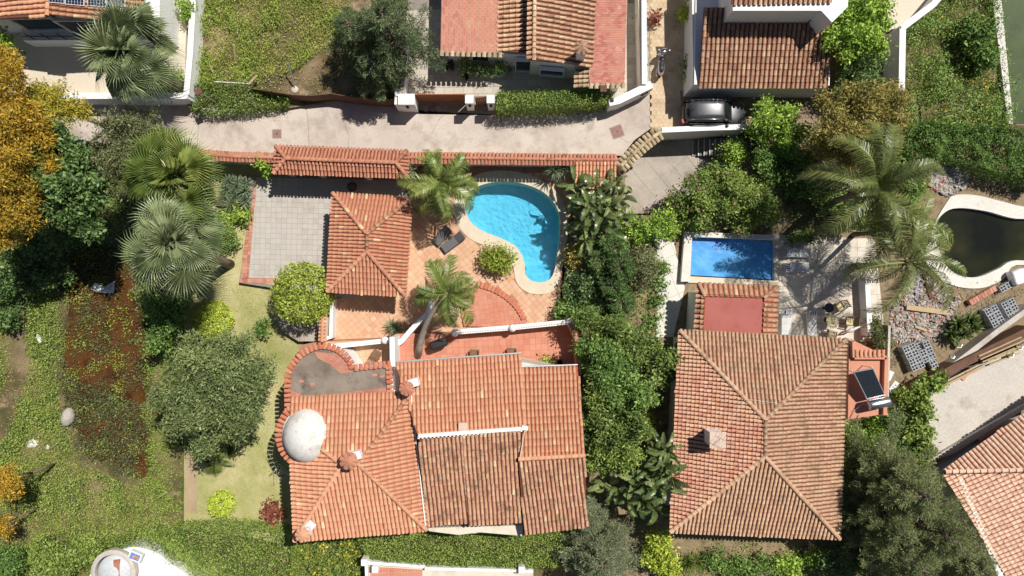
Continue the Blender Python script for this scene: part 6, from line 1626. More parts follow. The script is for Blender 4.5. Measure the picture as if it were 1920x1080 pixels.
cover('bed_weeds', 'small weeds in the soil bed below the right house', 'weeds', [(1250, 1005), (1560, 1020), (1560, 1090), (1250, 1090)], -.02, 170, .12, .45, 'leaf_weed', .14, .5, .9, .5)
cover('strip_weeds', 'undergrowth in the strip between the two plots', 'weeds', [(1060, 420), (1170, 400), (1230, 430), (1240, 640), (1090, 640), (1090, 900), (1060, 900)], -.02, 130, .14, .45, 'leaf_mid', .2, .5, .8, .5)
cover('passage_weeds', 'dark undergrowth right of the large square roof', 'weeds', [(1585, 790), (1720, 780), (1730, 870), (1680, 1090), (1560, 1090)], -.02, 150, .15, .45, 'leaf_mid', .25, .5)
cover('terrace_weeds', 'leafy undergrowth below the tall feather palms', 'weeds', [(1430, 250), (1500, 240), (1700, 170), (1740, 300), (1720, 400), (1640, 440), (1480, 420)], -.02, 130, .16, .45, 'leaf_mid', .3, .5)

# ------------------------------------------------------------------ vehicles
plain('car_paint', (.06, .06, .066), .35, .3, .5, .6)
plain('car_glass', (.012, .016, .016), .04, 0, .6)
plain('car_trim', (.015, .015, .016), .5)
plain('chrome', (.7, .7, .72), .15, 1.0)
plain('lamp_clear', (.6, .62, .65), .1, .3); plain('lamp_red', (.35, .02, .02), .2)
plain('seat_black', (.02, .02, .022), .55); plain('scooter_red', (.5, .03, .03), .3); plain('scooter_silver', (.5, .51, .52), .3, .7)
def loft(rings, mb=None, caps=True):
    mb = mb or MB(); n = len(rings[0]); vs = [p for r in rings for p in r]; fs = []
    for i in range(len(rings) - 1):
        for k in range(n):
            k2 = (k + 1) % n; fs.append((i * n + k, i * n + k2, (i + 1) * n + k2, (i + 1) * n + k))
    if caps: fs += [tuple(range(n - 1, -1, -1)), tuple((len(rings) - 1) * n + k for k in range(n))]
    return mb.add(vs, fs)
def car(px0, px1, py, z, label):
    """car with its nose towards +x; local x runs from the tail"""
    a, b = P(px0, py, z + .9), P(px1, py, z + .9); L = (b - a).length; o0 = Vector((a.x, a.y, z)); W = 47 * M_(.9) / 2
    t = thing('parked_car', label, 'car', (a.x + L / 2, a.y, z))
    def V(x, y, zz): return o0 + Vector((x * L, y * W, zz))
    # lower body
    secs = [(0.0, .72, .45, .78), (.015, .84, .34, .98), (.05, .93, .28, 1.05), (.15, .985, .24, 1.08), (.35, 1.0, .22, 1.05), (.6, 1.0, .22, 1.02), (.74, .985, .23, 1.0), (.86, .95, .25, .93), (.94, .86, .28, .82), (.985, .70, .34, .70), (1.0, .55, .42, .6)]
    rings = []
    for x, w, zl, zh in secs:
        m = (zl + zh) / 2
        rings.append([V(x, -w * .93, zl), V(x, -w, zl + .1), V(x, -w * 1.0, m), V(x, -w * .96, zh - .1), V(x, -w * .82, zh), V(x, -w * .4, zh + .035), V(x, w * .4, zh + .035), V(x, w * .82, zh), V(x, w * .96, zh - .1), V(x, w * 1.0, m), V(x, w, zl + .1), V(x, w * .93, zl)])
    body_ = loft(rings).build('body', 'car_paint', t, True)
    body_.modifiers.new('sub', 'SUBSURF').levels = 1; body_.modifiers['sub'].render_levels = 2
    # glasshouse
    gh = [(.035, .80, 1.0, .62, 1.12), (.10, .88, 1.04, .72, 1.5), (.2, .90, 1.05, .76, 1.6), (.45, .91, 1.04, .77, 1.64), (.58, .91, 1.02, .75, 1.6), (.66, .90, 1.0, .72, 1.4), (.745, .86, .97, .72, 1.04)]
    loft([[V(x, -w, zb), V(x, -wt, zt), V(x, 0, zt + .02), V(x, wt, zt), V(x, w, zb)] for x, w, zb, wt, zt in gh]).build('windows', 'car_glass', t, True)
    rf = [(.085, .66, 1.485), (.12, .73, 1.55), (.2, .755, 1.625), (.35, .77, 1.66), (.5, .76, 1.655), (.575, .745, 1.62), (.6, .70, 1.59)]
    r_ = loft([[V(x, -w, zt - .05), V(x, -w * .97, zt), V(x, -w * .5, zt + .03), V(x, w * .5, zt + .03), V(x, w * .97, zt), V(x, w, zt - .05)] for x, w, zt in rf]).build('roof_panel', 'car_paint', t, True)
    for s in (-1, 1):
        MB().tube([V(.10, s * .74, 1.56), V(.2, s * .77, 1.68), V(.4, s * .785, 1.71), V(.56, s * .76, 1.67), V(.6, s * .74, 1.6)], .022, 6).build('roof_rail', 'chrome', r_, True)
        MB().tube([V(.6, s * .73, 1.57), V(.68, s * .77, 1.34), V(.76, s * .84, 1.0)], .045, 6).build('pillar', 'car_paint', t, True)
        MB().tube([V(.09, s * .70, 1.46), V(.055, s * .8, 1.25), V(.04, s * .86, 1.02)], .06, 6).build('pillar', 'car_paint', t, True)
        MB().tube([V(.1, s * .93, 1.06), V(.4, s * .955, 1.05), V(.72, s * .93, 1.0)], .018, 5).build('window_strip', 'chrome', t)
        for x in (.3, .5): MB().box(V(x, s * .99, .84), .2, .05, .035).build('door_handle', 'car_paint', t, bevel=.01)
        m = V(.675, s * 1.08, .98); MB().lathe(m, [(.02, 0), (.1, .03), (.12, .09), (.09, .15), (.02, .17)], 10, .8, 1.15).build('wing_mirror', 'car_paint', t, True)
        h = [V(.93, s * .80, .70), V(.965, s * .66, .66), V(.975, s * .45, .66), V(.955, s * .55, .77), V(.91, s * .80, .80)]
        MB().add([*h, *[p + Vector((.01, s * .01, .035)) for p in h]], [(0, 1, 2, 3, 4), (5, 6, 7, 8, 9), (0, 1, 6, 5), (1, 2, 7, 6), (2, 3, 8, 7), (3, 4, 9, 8), (4, 0, 5, 9)]).build('headlight', 'lamp_clear', t)
        q = V(.012, s * .74, .82); MB().box(q, .16, .34, .16, -s * .35).build('tail_light', 'lamp_red', t, bevel=.03)
        for x in (.19, .81):
            c = V(x, s * .93, .33)
            ty = MB().tube([c - Vector((0, .11, 0)), c - Vector((0, .09, 0)), c + Vector((0, .09, 0)), c + Vector((0, .11, 0))], [.29, .33, .33, .29], 20).build('wheel', 'rubber', t, True)
            MB().tube([c + Vector((0, s * .1, 0)), c + Vector((0, s * .125, 0))], [.22, .17], 14).build('rim', 'light_metal', ty)
    MB().tube([V(.13, 0, 1.64), V(.10, 0, 1.78)], [.03, .006], 6).build('aerial', 'car_trim', r_)
    MB().beam(V(.105, -.45, 1.52), V(.105, .45, 1.52), .05, .03).build('rear_spoiler', 'car_trim', r_)
    MB().tube([V(.7, -.3, 1.21), V(.74, .1, 1.03)], .012, 5).build('wiper', 'car_trim', t); MB().tube([V(.7, .25, 1.21), V(.74, .62, 1.03)], .012, 5).build('wiper', 'car_trim', t)
    MB().box(V(.008, 0, .7), .03, .5, .12).build('number_plate', 'white_paint', t)
car(1279, 1402, 211, .045, 'dark grey estate car parked beside the tiled house')
def scooter():
    z = .045; f, r = P(1242, 92, .7), P(1239, 143, .7); d = (r - f); L = d.length; d = Vector((d.x, d.y, 0)).normalized(); s = Vector((-d.y, d.x, 0)); o = Vector((f.x, f.y, z))
    t = thing('motor_scooter', 'silver and black motor scooter parked along the driveway wall', 'scooter', (o.x, o.y - L / 2, z))
    def V(x, y, zz): return o + d * (x * L) + s * y + Vector((0, 0, zz))
    for x in (.13, .84):
        c = V(x, 0, .27); w = MB().tube([c - s * .06, c - s * .05, c + s * .05, c + s * .06], [.2, .27, .27, .2], 18).build('wheel', 'rubber', t, True)
        MB().tube([c - s * .065, c + s * .065], .14, 12).build('rim', 'steel', w)
    def ring(x, w, z0, z1): return [V(x, -w, z0), V(x, -w, z1 - .05), V(x, -w * .6, z1), V(x, w * .6, z1), V(x, w, z1 - .05), V(x, w, z0)]
    loft([ring(.02, .06, .6, .72), ring(.06, .17, .45, .95), ring(.14, .21, .4, 1.02), ring(.22, .2, .35, .98), ring(.27, .14, .35, .8)]).build('front_shield', 'scooter_silver', t, True)
    loft([ring(.25, .17, .3, .4), ring(.45, .17, .3, .42), ring(.5, .17, .3, .7), ring(.62, .2, .32, .74), ring(.8, .19, .4, .78), ring(.92, .14, .5, .76), ring(.97, .06, .6, .7)]).build('rear_body', 'scooter_silver', t, True)
    loft([ring(.42, .09, .68, .76), ring(.5, .15, .68, .8), ring(.62, .16, .7, .82), ring(.66, .15, .72, .88), ring(.8, .13, .74, .9), ring(.86, .08, .76, .86)]).build('saddle', 'seat_black', t, True)
    MB().box(V(.93, 0, .62), .26, .1, .12, math.atan2(s.y, s.x)).build('tail_light', 'scooter_red', t, bevel=.02)
    hb = MB().tube([V(.24, -.36, 1.02), V(.2, -.2, 1.08), V(.18, 0, 1.06), V(.2, .2, 1.08), V(.24, .36, 1.02)], .02, 6).build('handlebar', 'car_trim', t)
    for y in (-.33, .33):
        MB().lathe(V(.15, y, 1.18), [(.02, 0), (.07, .01), (.07, .03), (.02, .04)], 10).build('mirror', 'chrome', hb); MB().tube([V(.2, y * .7, 1.08), V(.15, y, 1.18)], .01, 5).build('mirror_stem', 'car_trim', hb)
    MB().add([V(.05, -.15, .98), V(.05, .15, .98), V(.1, .12, 1.3), V(.1, -.12, 1.3), V(.06, -.15, .98), V(.06, .15, .98), V(.11, .12, 1.3), V(.11, -.12, 1.3)], [(0, 1, 2, 3), (7, 6, 5, 4), (3, 2, 6, 7)]).build('windscreen', 'glass_pale', t)
    MB().tube([V(.55, .1, .3), V(.52, .3, .02)], .015, 5).build('stand', 'car_trim', t)
    MB().tube([V(.7, -.2, .3), V(.95, -.22, .42)], .05, 8).build('exhaust', 'steel', t)
scooter()

# ------------------------------------------------------------------ garden furniture
def lounger(px0, py0, px1, py1, z, label, mat, group, pillow=None):
    """head at 0, foot at 1"""
    a, b = P(px0, py0, z + .35), P(px1, py1, z + .35); d = (b - a); L = d.length; d = Vector((d.x, d.y, 0)).normalized(); s = Vector((-d.y, d.x, 0)); o = Vector((a.x, a.y, z))
    t = thing('sun_lounger', label, 'sun lounger', o + d * L / 2, group)
    def V(x, y, zz): return o + d * (x * L) + s * y + Vector((0, 0, zz))
    for y in (-.27, .27): MB().beam(V(0.02, y, .26), V(1, y, .26), .05, .06).build('side_rail', 'dark_metal' if mat == 'grey_fabric' else 'white_paint', t)
    for x in (.08, .92):
        for y in (-.27, .27): MB().tube([V(x, y, 0), V(x, y, .25)], .025, 6).build('leg', 'dark_metal' if mat == 'grey_fabric' else 'white_paint', t)
    rot = math.atan2(d.y, d.x)
    for k in range(12):
        x = .34 + .65 * (k + .5) / 12; MB().box(V(x, 0, .29), L * .65 / 12 - .012, .56, .03, rot).build('slat', mat, t)
    for k in range(6):
        x0, x1 = .33 * k / 6, .33 * (k + 1) / 6; h = lambda x: .32 + (0.33 - x) * 1.1
        p, q = V(x0 + .005, 0, h(x0)), V(x1 - .005, 0, h(x1)); MB().beam(p, q, .56, .03).build('back_slat', mat, t)
    if pillow:
        p = V(.1, 0, .32 + .23 * 1.1 + .06); pl = MB().box(p - Vector((0, 0, .03)), .24, .42, .1, rot).build('pillow', pillow, t, bevel=.04)
        for k in range(3):
            q = p + s * (-.13 + .13 * k); MB().box(q + Vector((0, 0, .0)), .245, .05, .075, rot).build('stripe', 'white_paint', pl)
plain('navy', (.03, .06, .28), .8); surf('pale_fabric', [(.5, .5, .5), (.6, .6, .6)], 3, 20)
lounger(842, 428, 816, 456, .012, 'upper grey sun lounger under the pool palm', 'grey_fabric', 'grey pool loungers')
lounger(868, 440, 830, 468, .012, 'lower grey sun lounger facing the pool bush', 'grey_fabric', 'grey pool loungers')
lounger(1472, 473, 1522, 474, .012, 'upper pale lounger beside the covered blue pool', 'pale_fabric', 'pale terrace loungers', 'navy')
lounger(1470, 502, 1518, 501, .012, 'lower pale lounger beside the covered blue pool', 'pale_fabric', 'pale terrace loungers', 'navy')
lounger(1475, 580, 1475, 628, .012, 'left pale lounger above the right house roof', 'pale_fabric', 'pale terrace loungers', 'navy')
lounger(1522, 582, 1524, 630, .012, 'right pale lounger above the right house roof', 'pale_fabric', 'pale terrace loungers', 'navy')
surf('rattan', [C(120, 92, 70), C(150, 116, 90)], 4, 30, bump=.6); surf('cushion', [C(226, 212, 160), C(236, 224, 178)], 3, 14)
def chair(px, py, z, ang, label, mat, group=None, cushion=None):
    c = P(px, py, z + .5); o = Vector((c.x, c.y, z)); r = Matrix.Rotation(ang, 3, 'Z')
    t = thing('garden_chair', label, 'chair', o, group)
    def V(x, y, zz): return o + r @ Vector((x, y, zz))
    for x in (-.24, .24):
        for y in (-.24, .24): MB().tube([V(x, y, 0), V(x, y, .42)], .022, 6).build('leg', mat, t)
        MB().beam(V(x * 1.1, -.26, .64), V(x * 1.1, .28, .66), .06, .04).build('armrest', mat, t)
    MB().box(V(0, 0, .4), .54, .54, .06, ang).build('seat', mat, t, bevel=.02)
    for k in range(5): MB().beam(V(-.22 + .11 * k, .26, .42), V(-.22 + .11 * k, .36, .95), .06, .03).build('back_slat', mat, t)
    MB().beam(V(-.27, .36, .95), V(.27, .36, .95), .05, .06).build('back_rail', mat, t)
    if cushion: MB().box(V(0, 0, .46), .5, .5, .09, ang).build('cushion', cushion, t, bevel=.03)
chair(706, 665, 1.012, 2.6, 'brown rattan chair on the porch', 'rattan')
chair(890, 664, 1.012, 3.14, 'left wooden chair against the house on the salmon terrace', 'rattan', 'terrace chairs')
chair(960, 661, 1.012, 3.14, 'right wooden chair against the house on the salmon terrace', 'rattan', 'terrace chairs')
chair(1576, 574, .012, -1.0, 'cream cushioned chair beside the upper round table', 'rattan', 'cushioned terrace chairs', 'cushion')
chair(1594, 602, .012, -1.7, 'cream cushioned chair beside the white parapet', 'rattan', 'cushioned terrace chairs', 'cushion')
chair(1558, 627, .012, 2.9, 'cream cushioned chair close to the right house eave', 'rattan', 'cushioned terrace chairs', 'cushion')
def round_table(px, py, z, R, h, label, mat):
    c = P(px, py, z + h); t = thing('round_table', label, 'table', (c.x, c.y, z), 'round terrace tables')
    MB().lathe((c.x, c.y, z + h - .04), [(R, 0), (R * 1.02, .02), (R, .04)], 24).build('table_top', mat, t)
    MB().tube([(c.x, c.y, z + .03), (c.x, c.y, z + h - .04)], .04, 8).build('column', 'dark_metal', t)
    MB().lathe((c.x, c.y, z), [(R * .5, 0), (R * .5, .02), (.05, .05)], 16).build('base', 'dark_metal', t)
round_table(1560, 601, .012, .36, .72, 'round cream table on the terrace above the right house', 'cushion')
round_table(1555, 577, .012, .3, .7, 'round dark glass table beside the cushioned chair', 'car_glass')
# folded parasol frame by the parapet
pf = thing('parasol', 'folded pale parasol lying at the terrace corner', 'parasol', P(1592, 625, 0)); a, b = P(1577, 626, .5), P(1614, 612, .6)
MB().tube([a, b], .03, 7).build('pole', 'light_metal', pf); MB().tube([a.lerp(b, .25), a.lerp(b, .5), b], [.06, .14, .03], 8).build('canopy', 'pale_fabric', pf, True)
# barbecue
bq = thing('barbecue', 'black covered barbecue beside the leaning palm trunk', 'barbecue', P(822, 647, 1)); o = P(822, 645, 1.8)
loft([[Vector((o.x, o.y, 1.0)) + Matrix.Rotation(.35, 3, 'Z') @ Vector((x * w, y * w2, zz)) for x, y in ((-1, -.7), (-.7, -1), (.7, -1), (1, -.7), (1, .7), (.7, 1), (-.7, 1), (-1, .7))] for w, w2, zz in ((.5, .24, .3), (.55, .28, .6), (.55, .28, .85), (.48, .22, 1.02), (.4, .12, 1.06))]).build('cover', 'rubber', bq, True)
MB().box((o.x, o.y, 1.06), .9, .4, .24, .35).build('frame', 'dark_metal', bq)
for s in (-1, 1): MB().lathe((o.x + s * .42, o.y + s * .14, 1.01), [(.08, 0), (.08, .08)], 10).build('wheel', 'car_trim', bq)
# rotary dryer
rd = thing('rotary_dryer', 'rotary clothes dryer with grey arms standing on the lawn', 'clothes dryer', P(500, 893, -1.17)); b0, t0 = P(503, 893, -1.17), P(517, 880, 1.7)
t0 = P(517, 880, .8); MB().tube([b0, t0], .025, 7).build('mast', 'light_metal', rd)
ends = []
for k, (q, zz) in enumerate((((503, 848), .9), ((546, 893), .9), ((518, 905), .6))):
    e_ = P(*q, zz); ends.append(e_); MB().tube([t0 - Vector((0, 0, .15)), e_], .014, 6).build('arm', 'light_metal', rd)
for f in (.5, .9):
    q = [(t0 - Vector((0, 0, .15))).lerp(e_, f) for e_ in ends]; MB().tube(q, .004, 4).build('line', 'white_paint', rd)

# ------------------------------------------------------------------ street things
def lamp(base, label, ang):
    b = P(*base, 0); t = thing('street_lamp', label, 'street lamp', b, 'street lamps')
    MB().tube([b, b + Vector((0, 0, 2.6))], [.05, .035], 8).build('post', 'light_metal', t)
    MB().box((b.x, b.y, 2.6), .4, .4, .1, ang).build('lamp_head', 'rust_fence', t, bevel=.02); MB().box((b.x, b.y, 2.55), .25, .25, .05, ang).build('lens', 'glass_pale', t)
lamp((408, 194), 'street lamp with a square head rising from the ivy bank', .5)
lamp((1121, 189), 'street lamp with a square head standing in the clipped hedge', 0)
surf('iron', [C(150, 118, 108), C(172, 136, 124)], 6, 30, bump=.5)
for (px, py, w, ang, lb) in ((519, 251, .52, 0.03, 'square manhole cover in the road above the gate roof'), (1157, 247, .72, .35, 'reddish square drain cover at the end of the road')):
    c = P(px, py, 0); t = thing('manhole_cover', lb, 'manhole cover', (c.x, c.y, 0)); MB().box((c.x, c.y, -.02), w + .1, w + .1, .026, ang).build('frame', 'patio_concrete', t); MB().box((c.x, c.y, .004), w, w, .012, ang).build('plate', 'iron', t)
    MB().lathe((c.x, c.y, .015), [(.05, 0), (.05, .008)], 10).build('lift_hole', 'car_trim', t)
# pots
surf('terracotta', [C(170, 100, 70), C(190, 118, 86)], 3, 20)
def pot(px, py, z, R, h, label, mat='terracotta', leaf=None, ls=.14, group='plant pots', bush=1.3):
    c = P(px, py, z + h); t = thing('plant_pot', label, 'plant pot', (c.x, c.y, z), group)
    MB().lathe((c.x, c.y, z), [(R * .7, 0), (R * .95, h * .8), (R * 1.05, h * .82), (R * 1.05, h), (R * .9, h), (R * .88, h * .85)], 16).build('pot', mat, t, True)
    MB().lathe((c.x, c.y, z + h * .8), [(R * .9, 0), (R * .9, .02)], 12).build('earth', 'soil', t)
    if leaf:
        a = crown_leaves([((c.x, c.y, z + h + R * .4), R * bush, R * bush, R * bush)], 380, ls, .5, rough=.1); leaf_obj('foliage', *a[:4], .5, a[4], leaf, t)
pot(1489, 446, .012, .3, .4, 'left dark pot shrub beside the covered pool', 'rubber', 'leaf_mid'); pot(1517, 446, .012, .3, .4, 'right dark pot shrub beside the covered pool', 'rubber', 'leaf_mid')
pot(1049, 680, 1.012, .2, .4, 'terracotta pot in the shaded corner of the salmon terrace', 'terracotta', None); pot(1030, 684, 1.012, .2, .25, 'pot of red flowers at the terrace edge', 'terracotta', 'leaf_fresh', .12, bush=1.9); pot(1018, 683, 1.012, .18, .2, 'pot of trailing green at the terrace edge', 'terracotta', 'leaf_hedge', .12, bush=1.6)
pot(660, 350, .03, .28, .3, 'round dark pot at the garage roof edge in the courtyard', 'rubber', None)
pot(874, 143, .03, .2, .4, 'dark pot on the pale paving of the upper court', 'rubber', None); pot(955, 130, .03, .12, .3, 'small blue bucket beside the round bushes', 'navy', None); pot(848, 128, .03, .15, .25, 'terracotta pot beside the handcart', 'terracotta', None)
pot(1287, 28, .05, .2, .4, 'yellow green pot plant beside the upper driveway', 'rubber', 'leaf_lime', .2, bush=2.2); pot(1290, 118, .05, .2, .4, 'dark leafy pot plant halfway along the driveway', 'rubber', 'leaf_mid', .18, bush=2.0); pot(1289, 155, .05, .17, .35, 'yellow pot plant at the driveway house corner', 'petal_yellow', 'leaf_lime', .14, bush=1.2); pot(1292, 137, .05, .18, .35, 'blue pot with a green plant by the house wall', 'navy', 'leaf_hedge', .15, bush=1.5)
pot(1228, 35, .05, .2, .3, 'reddish bush in a pot at the left of the driveway', 'terracotta', 'leaf_red', .18, bush=1.6); pot(1202, 32, .1, .16, .3, 'small clipped shrub in the upper part of the narrow strip', 'rubber', 'leaf_mid', .12); pot(1202, 80, .1, .16, .3, 'small clipped shrub in the lower part of the narrow strip', 'rubber', 'leaf_mid', .12)
# handcart in the shade
hc = thing('handcart', 'small dark handcart with wheels under the flat brick roof', 'handcart', P(843, 122, .03)); o = P(843, 121, .3)
MB().box((o.x, o.y, .25), .55, .35, .25, .4).build('tray', 'car_trim', hc, bevel=.03)
for s in (-1, 1): MB().tube([(o.x + .18 * s - .04, o.y - .2, .16), (o.x + .18 * s + .04, o.y - .2, .16)], .14, 12).build('wheel', 'rubber', hc)
MB().tube([(o.x, o.y + .15, .45), (o.x + .1, o.y + .5, .8)], .02, 6).build('handle', 'steel', hc)
# curved bed kerb
kb_ = thing('bed_kerb', 'curved pale kerb of the bed with three round bushes', 'kerb', P(905, 135, .03))
ln = PP(spline([(862, 118), (864, 132), (880, 136), (905, 138), (925, 143), (943, 140), (949, 130), (949, 120)], 4, False), .15)
for a, b in zip(ln, ln[1:]): MB().beam((a.x, a.y, .1), (b.x, b.y, .1), .1, .16).build('kerb_stone', 'white_coping', kb_)
# vacant lot: post, boards, stones
vp = thing('leaning_post', 'leaning white metal post in the vacant lot', 'post', P(552, 165, .25)); a, b = P(553, 168, .25), P(541, 118, 1.5)
MB().tube([a, b], .05, 7).build('post', 'light_metal', vp); MB().lathe((a.x, a.y, .22), [(.25, 0), (.22, .1), (.1, .14)], 10).build('footing', 'slab_concrete', vp)
vp = thing('cut_stump', 'pale cut branch stump in the vacant lot', 'stump', P(440, 100, .25)); a, b = P(441, 112, .25), P(438, 84, 1.0)
MB().tube([a, b], [.1, .07], 8).build('stump_wood', 'wood_pale', vp); MB().tube([P(405, 150, .3), P(392, 118, .9)], [.05, .04], 6).build('branch', 'wood_pale', vp)
wp = thing('white_pipe', 'white pipe crossing the ivy bank', 'pipe', P(480, 155, .5)); MB().tube([P(400, 153, .6), P(470, 157, .6)], .03, 8).build('pipe', 'white_paint', wp)
wp = thing('ivy_plank', 'short pale plank leaning in the ivy bank', 'plank', P(476, 150, .5)); MB().beam(P(466, 158, .9), P(482, 141, 1.1), .14, .04).build('board', 'wood_pale', wp)
# rocks
surf('rock', [C(176, 166, 156), C(200, 190, 180), C(150, 140, 130)], 1.2, 9, bump=.6, dist=.05)
def rock(px, py, z, rx, ry, rz, label, mat='rock', seed=0, name='boulder', rot=0):
    c = P(px, py, z); rs = np.random.default_rng(seed); bm = bmesh.new(); bmesh.ops.create_icosphere(bm, subdivisions=3, radius=1.0)
    R = Matrix.Rotation(rot, 3, 'Z'); k = rs.normal(size=(5, 3)) * 1.6
    for v in bm.verts:
        d = np.array(v.co); f = 1 + .13 * sum(np.sin(d @ q + i) for i, q in enumerate(k)) / 1.6
        f = np.round(f * 9) / 9 * .5 + f * .5; v.co = R @ Vector((d[0] * rx * f, d[1] * ry * f, d[2] * rz * f))
    me = bpy.data.meshes.new(name); bm.to_mesh(me); bm.free(); me.materials.append(MATS[mat])
    o = link(name, me, None, Matrix.Translation((c.x, c.y, z + rz * .35))); return setp(o, label, 'rock' if name == 'boulder' else name.split('_')[-1])
rock(129, 783, -1.35, .42, .6, .4, 'large pale boulder on the bank of the brown pond', seed=1); rock(62, 830, -1.35, .35, .3, .22, 'white angular rock in the weeds below the boulder', 'white_coping', 2)
rock(92, 838, -1.4, .16, .16, .12, 'small white stone beside the angular rock', 'white_coping', 3); rock(74, 634, -1.1, .12, .32, .1, 'white rag in the weeds left of the pond', 'white_paint', 4, 'white_rag', .4); rock(110, 745, -1.35, .12, .12, .1, 'small grey stone above the boulder', 'rock', 5)
wb = thing('sunken_board', 'orange white board sticking out of the brown pond', 'board', P(196, 535, -1.5))
w = PP([(168, 542), (178, 530), (196, 538), (214, 527), (212, 550), (190, 549)], -1.4); MB().prism(w, -1.6, -1.4).build('panel', 'white_plaster', wb)
# dead branches in the pond
db = thing('dead_branch', 'bare grey branches lying at the pond edge', 'branch', P(255, 535, -1.5)); mb = MB(); rs = random.Random(4)
for k in range(16):
    a = P(268, 548, -1.3); e = P(rs.uniform(235, 285), rs.uniform(510, 560), rs.uniform(-1.2, -.7)); m = a.lerp(e, .5) + Vector((rs.uniform(-.3, .3), rs.uniform(-.3, .3), .15)); mb.tube([a, m, e], [.03, .018, .006], 5)
mb.build('twigs', 'bark', db)
# ------------------------------------------------------------------ solar water heater
sh = thing('solar_water_heater', 'solar water heater with dark collector and silver tank on the annex', 'solar heater', P(1630, 735, 2.9))
q = [P(1600, 697, 4.1), P(1637, 690, 4.1), P(1660, 741, 3.6), P(1626, 749, 3.6)]
f = MB(); dn = Vector((0, 0, -.09)); f.add([*q, *[p + dn for p in q]], [(3, 2, 1, 0), (4, 5, 6, 7), (0, 1, 5, 4), (1, 2, 6, 5), (2, 3, 7, 6), (3, 0, 4, 7)]); f.build('collector_frame', 'light_metal', sh)
c_ = sum(q, Vector()) / 4; MB().add([c_ + (p - c_) * .93 + Vector((0, 0, .006)) for p in q], [(3, 2, 1, 0)]).build('collector_glass', 'window_dark', sh)
a, b = P(1629, 760, 3.65), P(1667, 752, 3.65); u = (b - a).normalized()
MB().tube([a - u * .02, a, a + u * .06, b - u * .06, b, b + u * .02], [.2, .27, .3, .3, .27, .2], 20).build('tank', 'steel', sh, True)
for p in (q[0], q[1], a.lerp(b, .2), a.lerp(b, .8)): MB().tube([(p.x, p.y, 2.9), p + dn], .025, 6).build('strut', 'light_metal', sh)
MB().tube([a, P(1618, 757, 3.3), P(1604, 768, 3.05), P(1594, 784, 2.95)], .02, 6).build('pipe', 'light_metal', sh); MB().tube([q[0], P(1590, 705, 3.2), P(1572, 720, 3.9)], .012, 5).build('cable', 'rubber', sh)
# ------------------------------------------------------------------ building yard
plain('block_grey', (.42, .43, .45), .9)
def block_mesh():
    """hollow concrete block standing on end: frame with four open cells"""
    mb = MB(); L, W, H, t = .4, .4, .2, .035
    for x in (-1, 0, 1): mb.box((x * (L - t) / 2, 0, 0), t, W, H)
    for x in (-1, 1):
        for y in (-1, 0, 1): mb.box((x * L / 4, y * (W - t) / 2, .0), L / 2 - t * 1.0, t, H)
    return me_of(mb, 'concrete_block', 'block_grey')
BM = block_mesh()
def blocks(px, py, z, ang, nx, ny, layers, where, skip=()):
    c = P(px, py, z); k = 0
    for l in range(layers):
        for i in range(nx):
            for j in range(ny):
                if (i, j, l) in skip: continue
                p = Matrix.Rotation(ang, 3, 'Z') @ Vector(((i - (nx - 1) / 2) * .425, (j - (ny - 1) / 2) * .425, 0))
                o = link('concrete_block', BM, None, Matrix.Translation((c.x + p.x + random.uniform(-.02, .02), c.y + p.y + random.uniform(-.02, .02), z + l * .203)) @ Matrix.Rotation(ang + random.uniform(-.04, .04), 4, 'Z'))
                ly = ('lower', 'top')[l] if layers == 2 else ('bottom', 'middle', 'top')[l]
                rw = ('front', 'second', 'third', 'rear')[j] if ny > 2 else (('front', 'rear')[j] if ny == 2 else 'only')
                setp(o, f"{ly} hollow block, {('left', 'right')[i] + ' side, ' if nx > 1 else ''}{rw} row, {where}", 'concrete block', 'blocks of ' + where); k += 1
blocks(1703, 668, 0, math.radians(25), 2, 4, 3, 'tall left stack of rubble yard')
blocks(1730, 658, 0, math.radians(25), 2, 3, 2, 'middle stack of rubble yard', [(0, 2, 1)])
blocks(1744, 681, 0, math.radians(28), 1, 2, 2, 'small stack beside diagonal wall')
blocks(1853, 592, 0, math.radians(28), 2, 3, 3, 'stack beside the broad agave'); blocks(1884, 580, 0, math.radians(28), 2, 3, 3, 'stack near the white bag')
blocks(1878, 538, 0, math.radians(30), 2, 1, 2, 'little pile above the brick row')
# red hollow bricks in a row
rb = me_of(MB().box((0, 0, 0), .26, .34, .34), 'hollow_brick', 'brick_kerb')
for k in range(9):
    a = P(1822 + k * 5.2 * 1.0, 566 - k * 3.0, .3); o = link('hollow_brick', rb, None, Matrix.Translation((a.x, a.y, 0.0)) @ Matrix.Rotation(math.radians(30) + random.uniform(-.12, .12), 4, 'Z')); setp(o, ('leftmost', 'second', 'third', 'fourth', 'middle', 'sixth', 'seventh', 'eighth', 'rightmost')[k] + ' red hollow brick from the left in the row below the white pool rim' if k not in (0, 4, 8) else ('leftmost', '', '', '', 'middle', '', '', '', 'rightmost')[k] + ' red hollow brick of the row below the white pool rim', 'brick', 'red hollow bricks in a row')
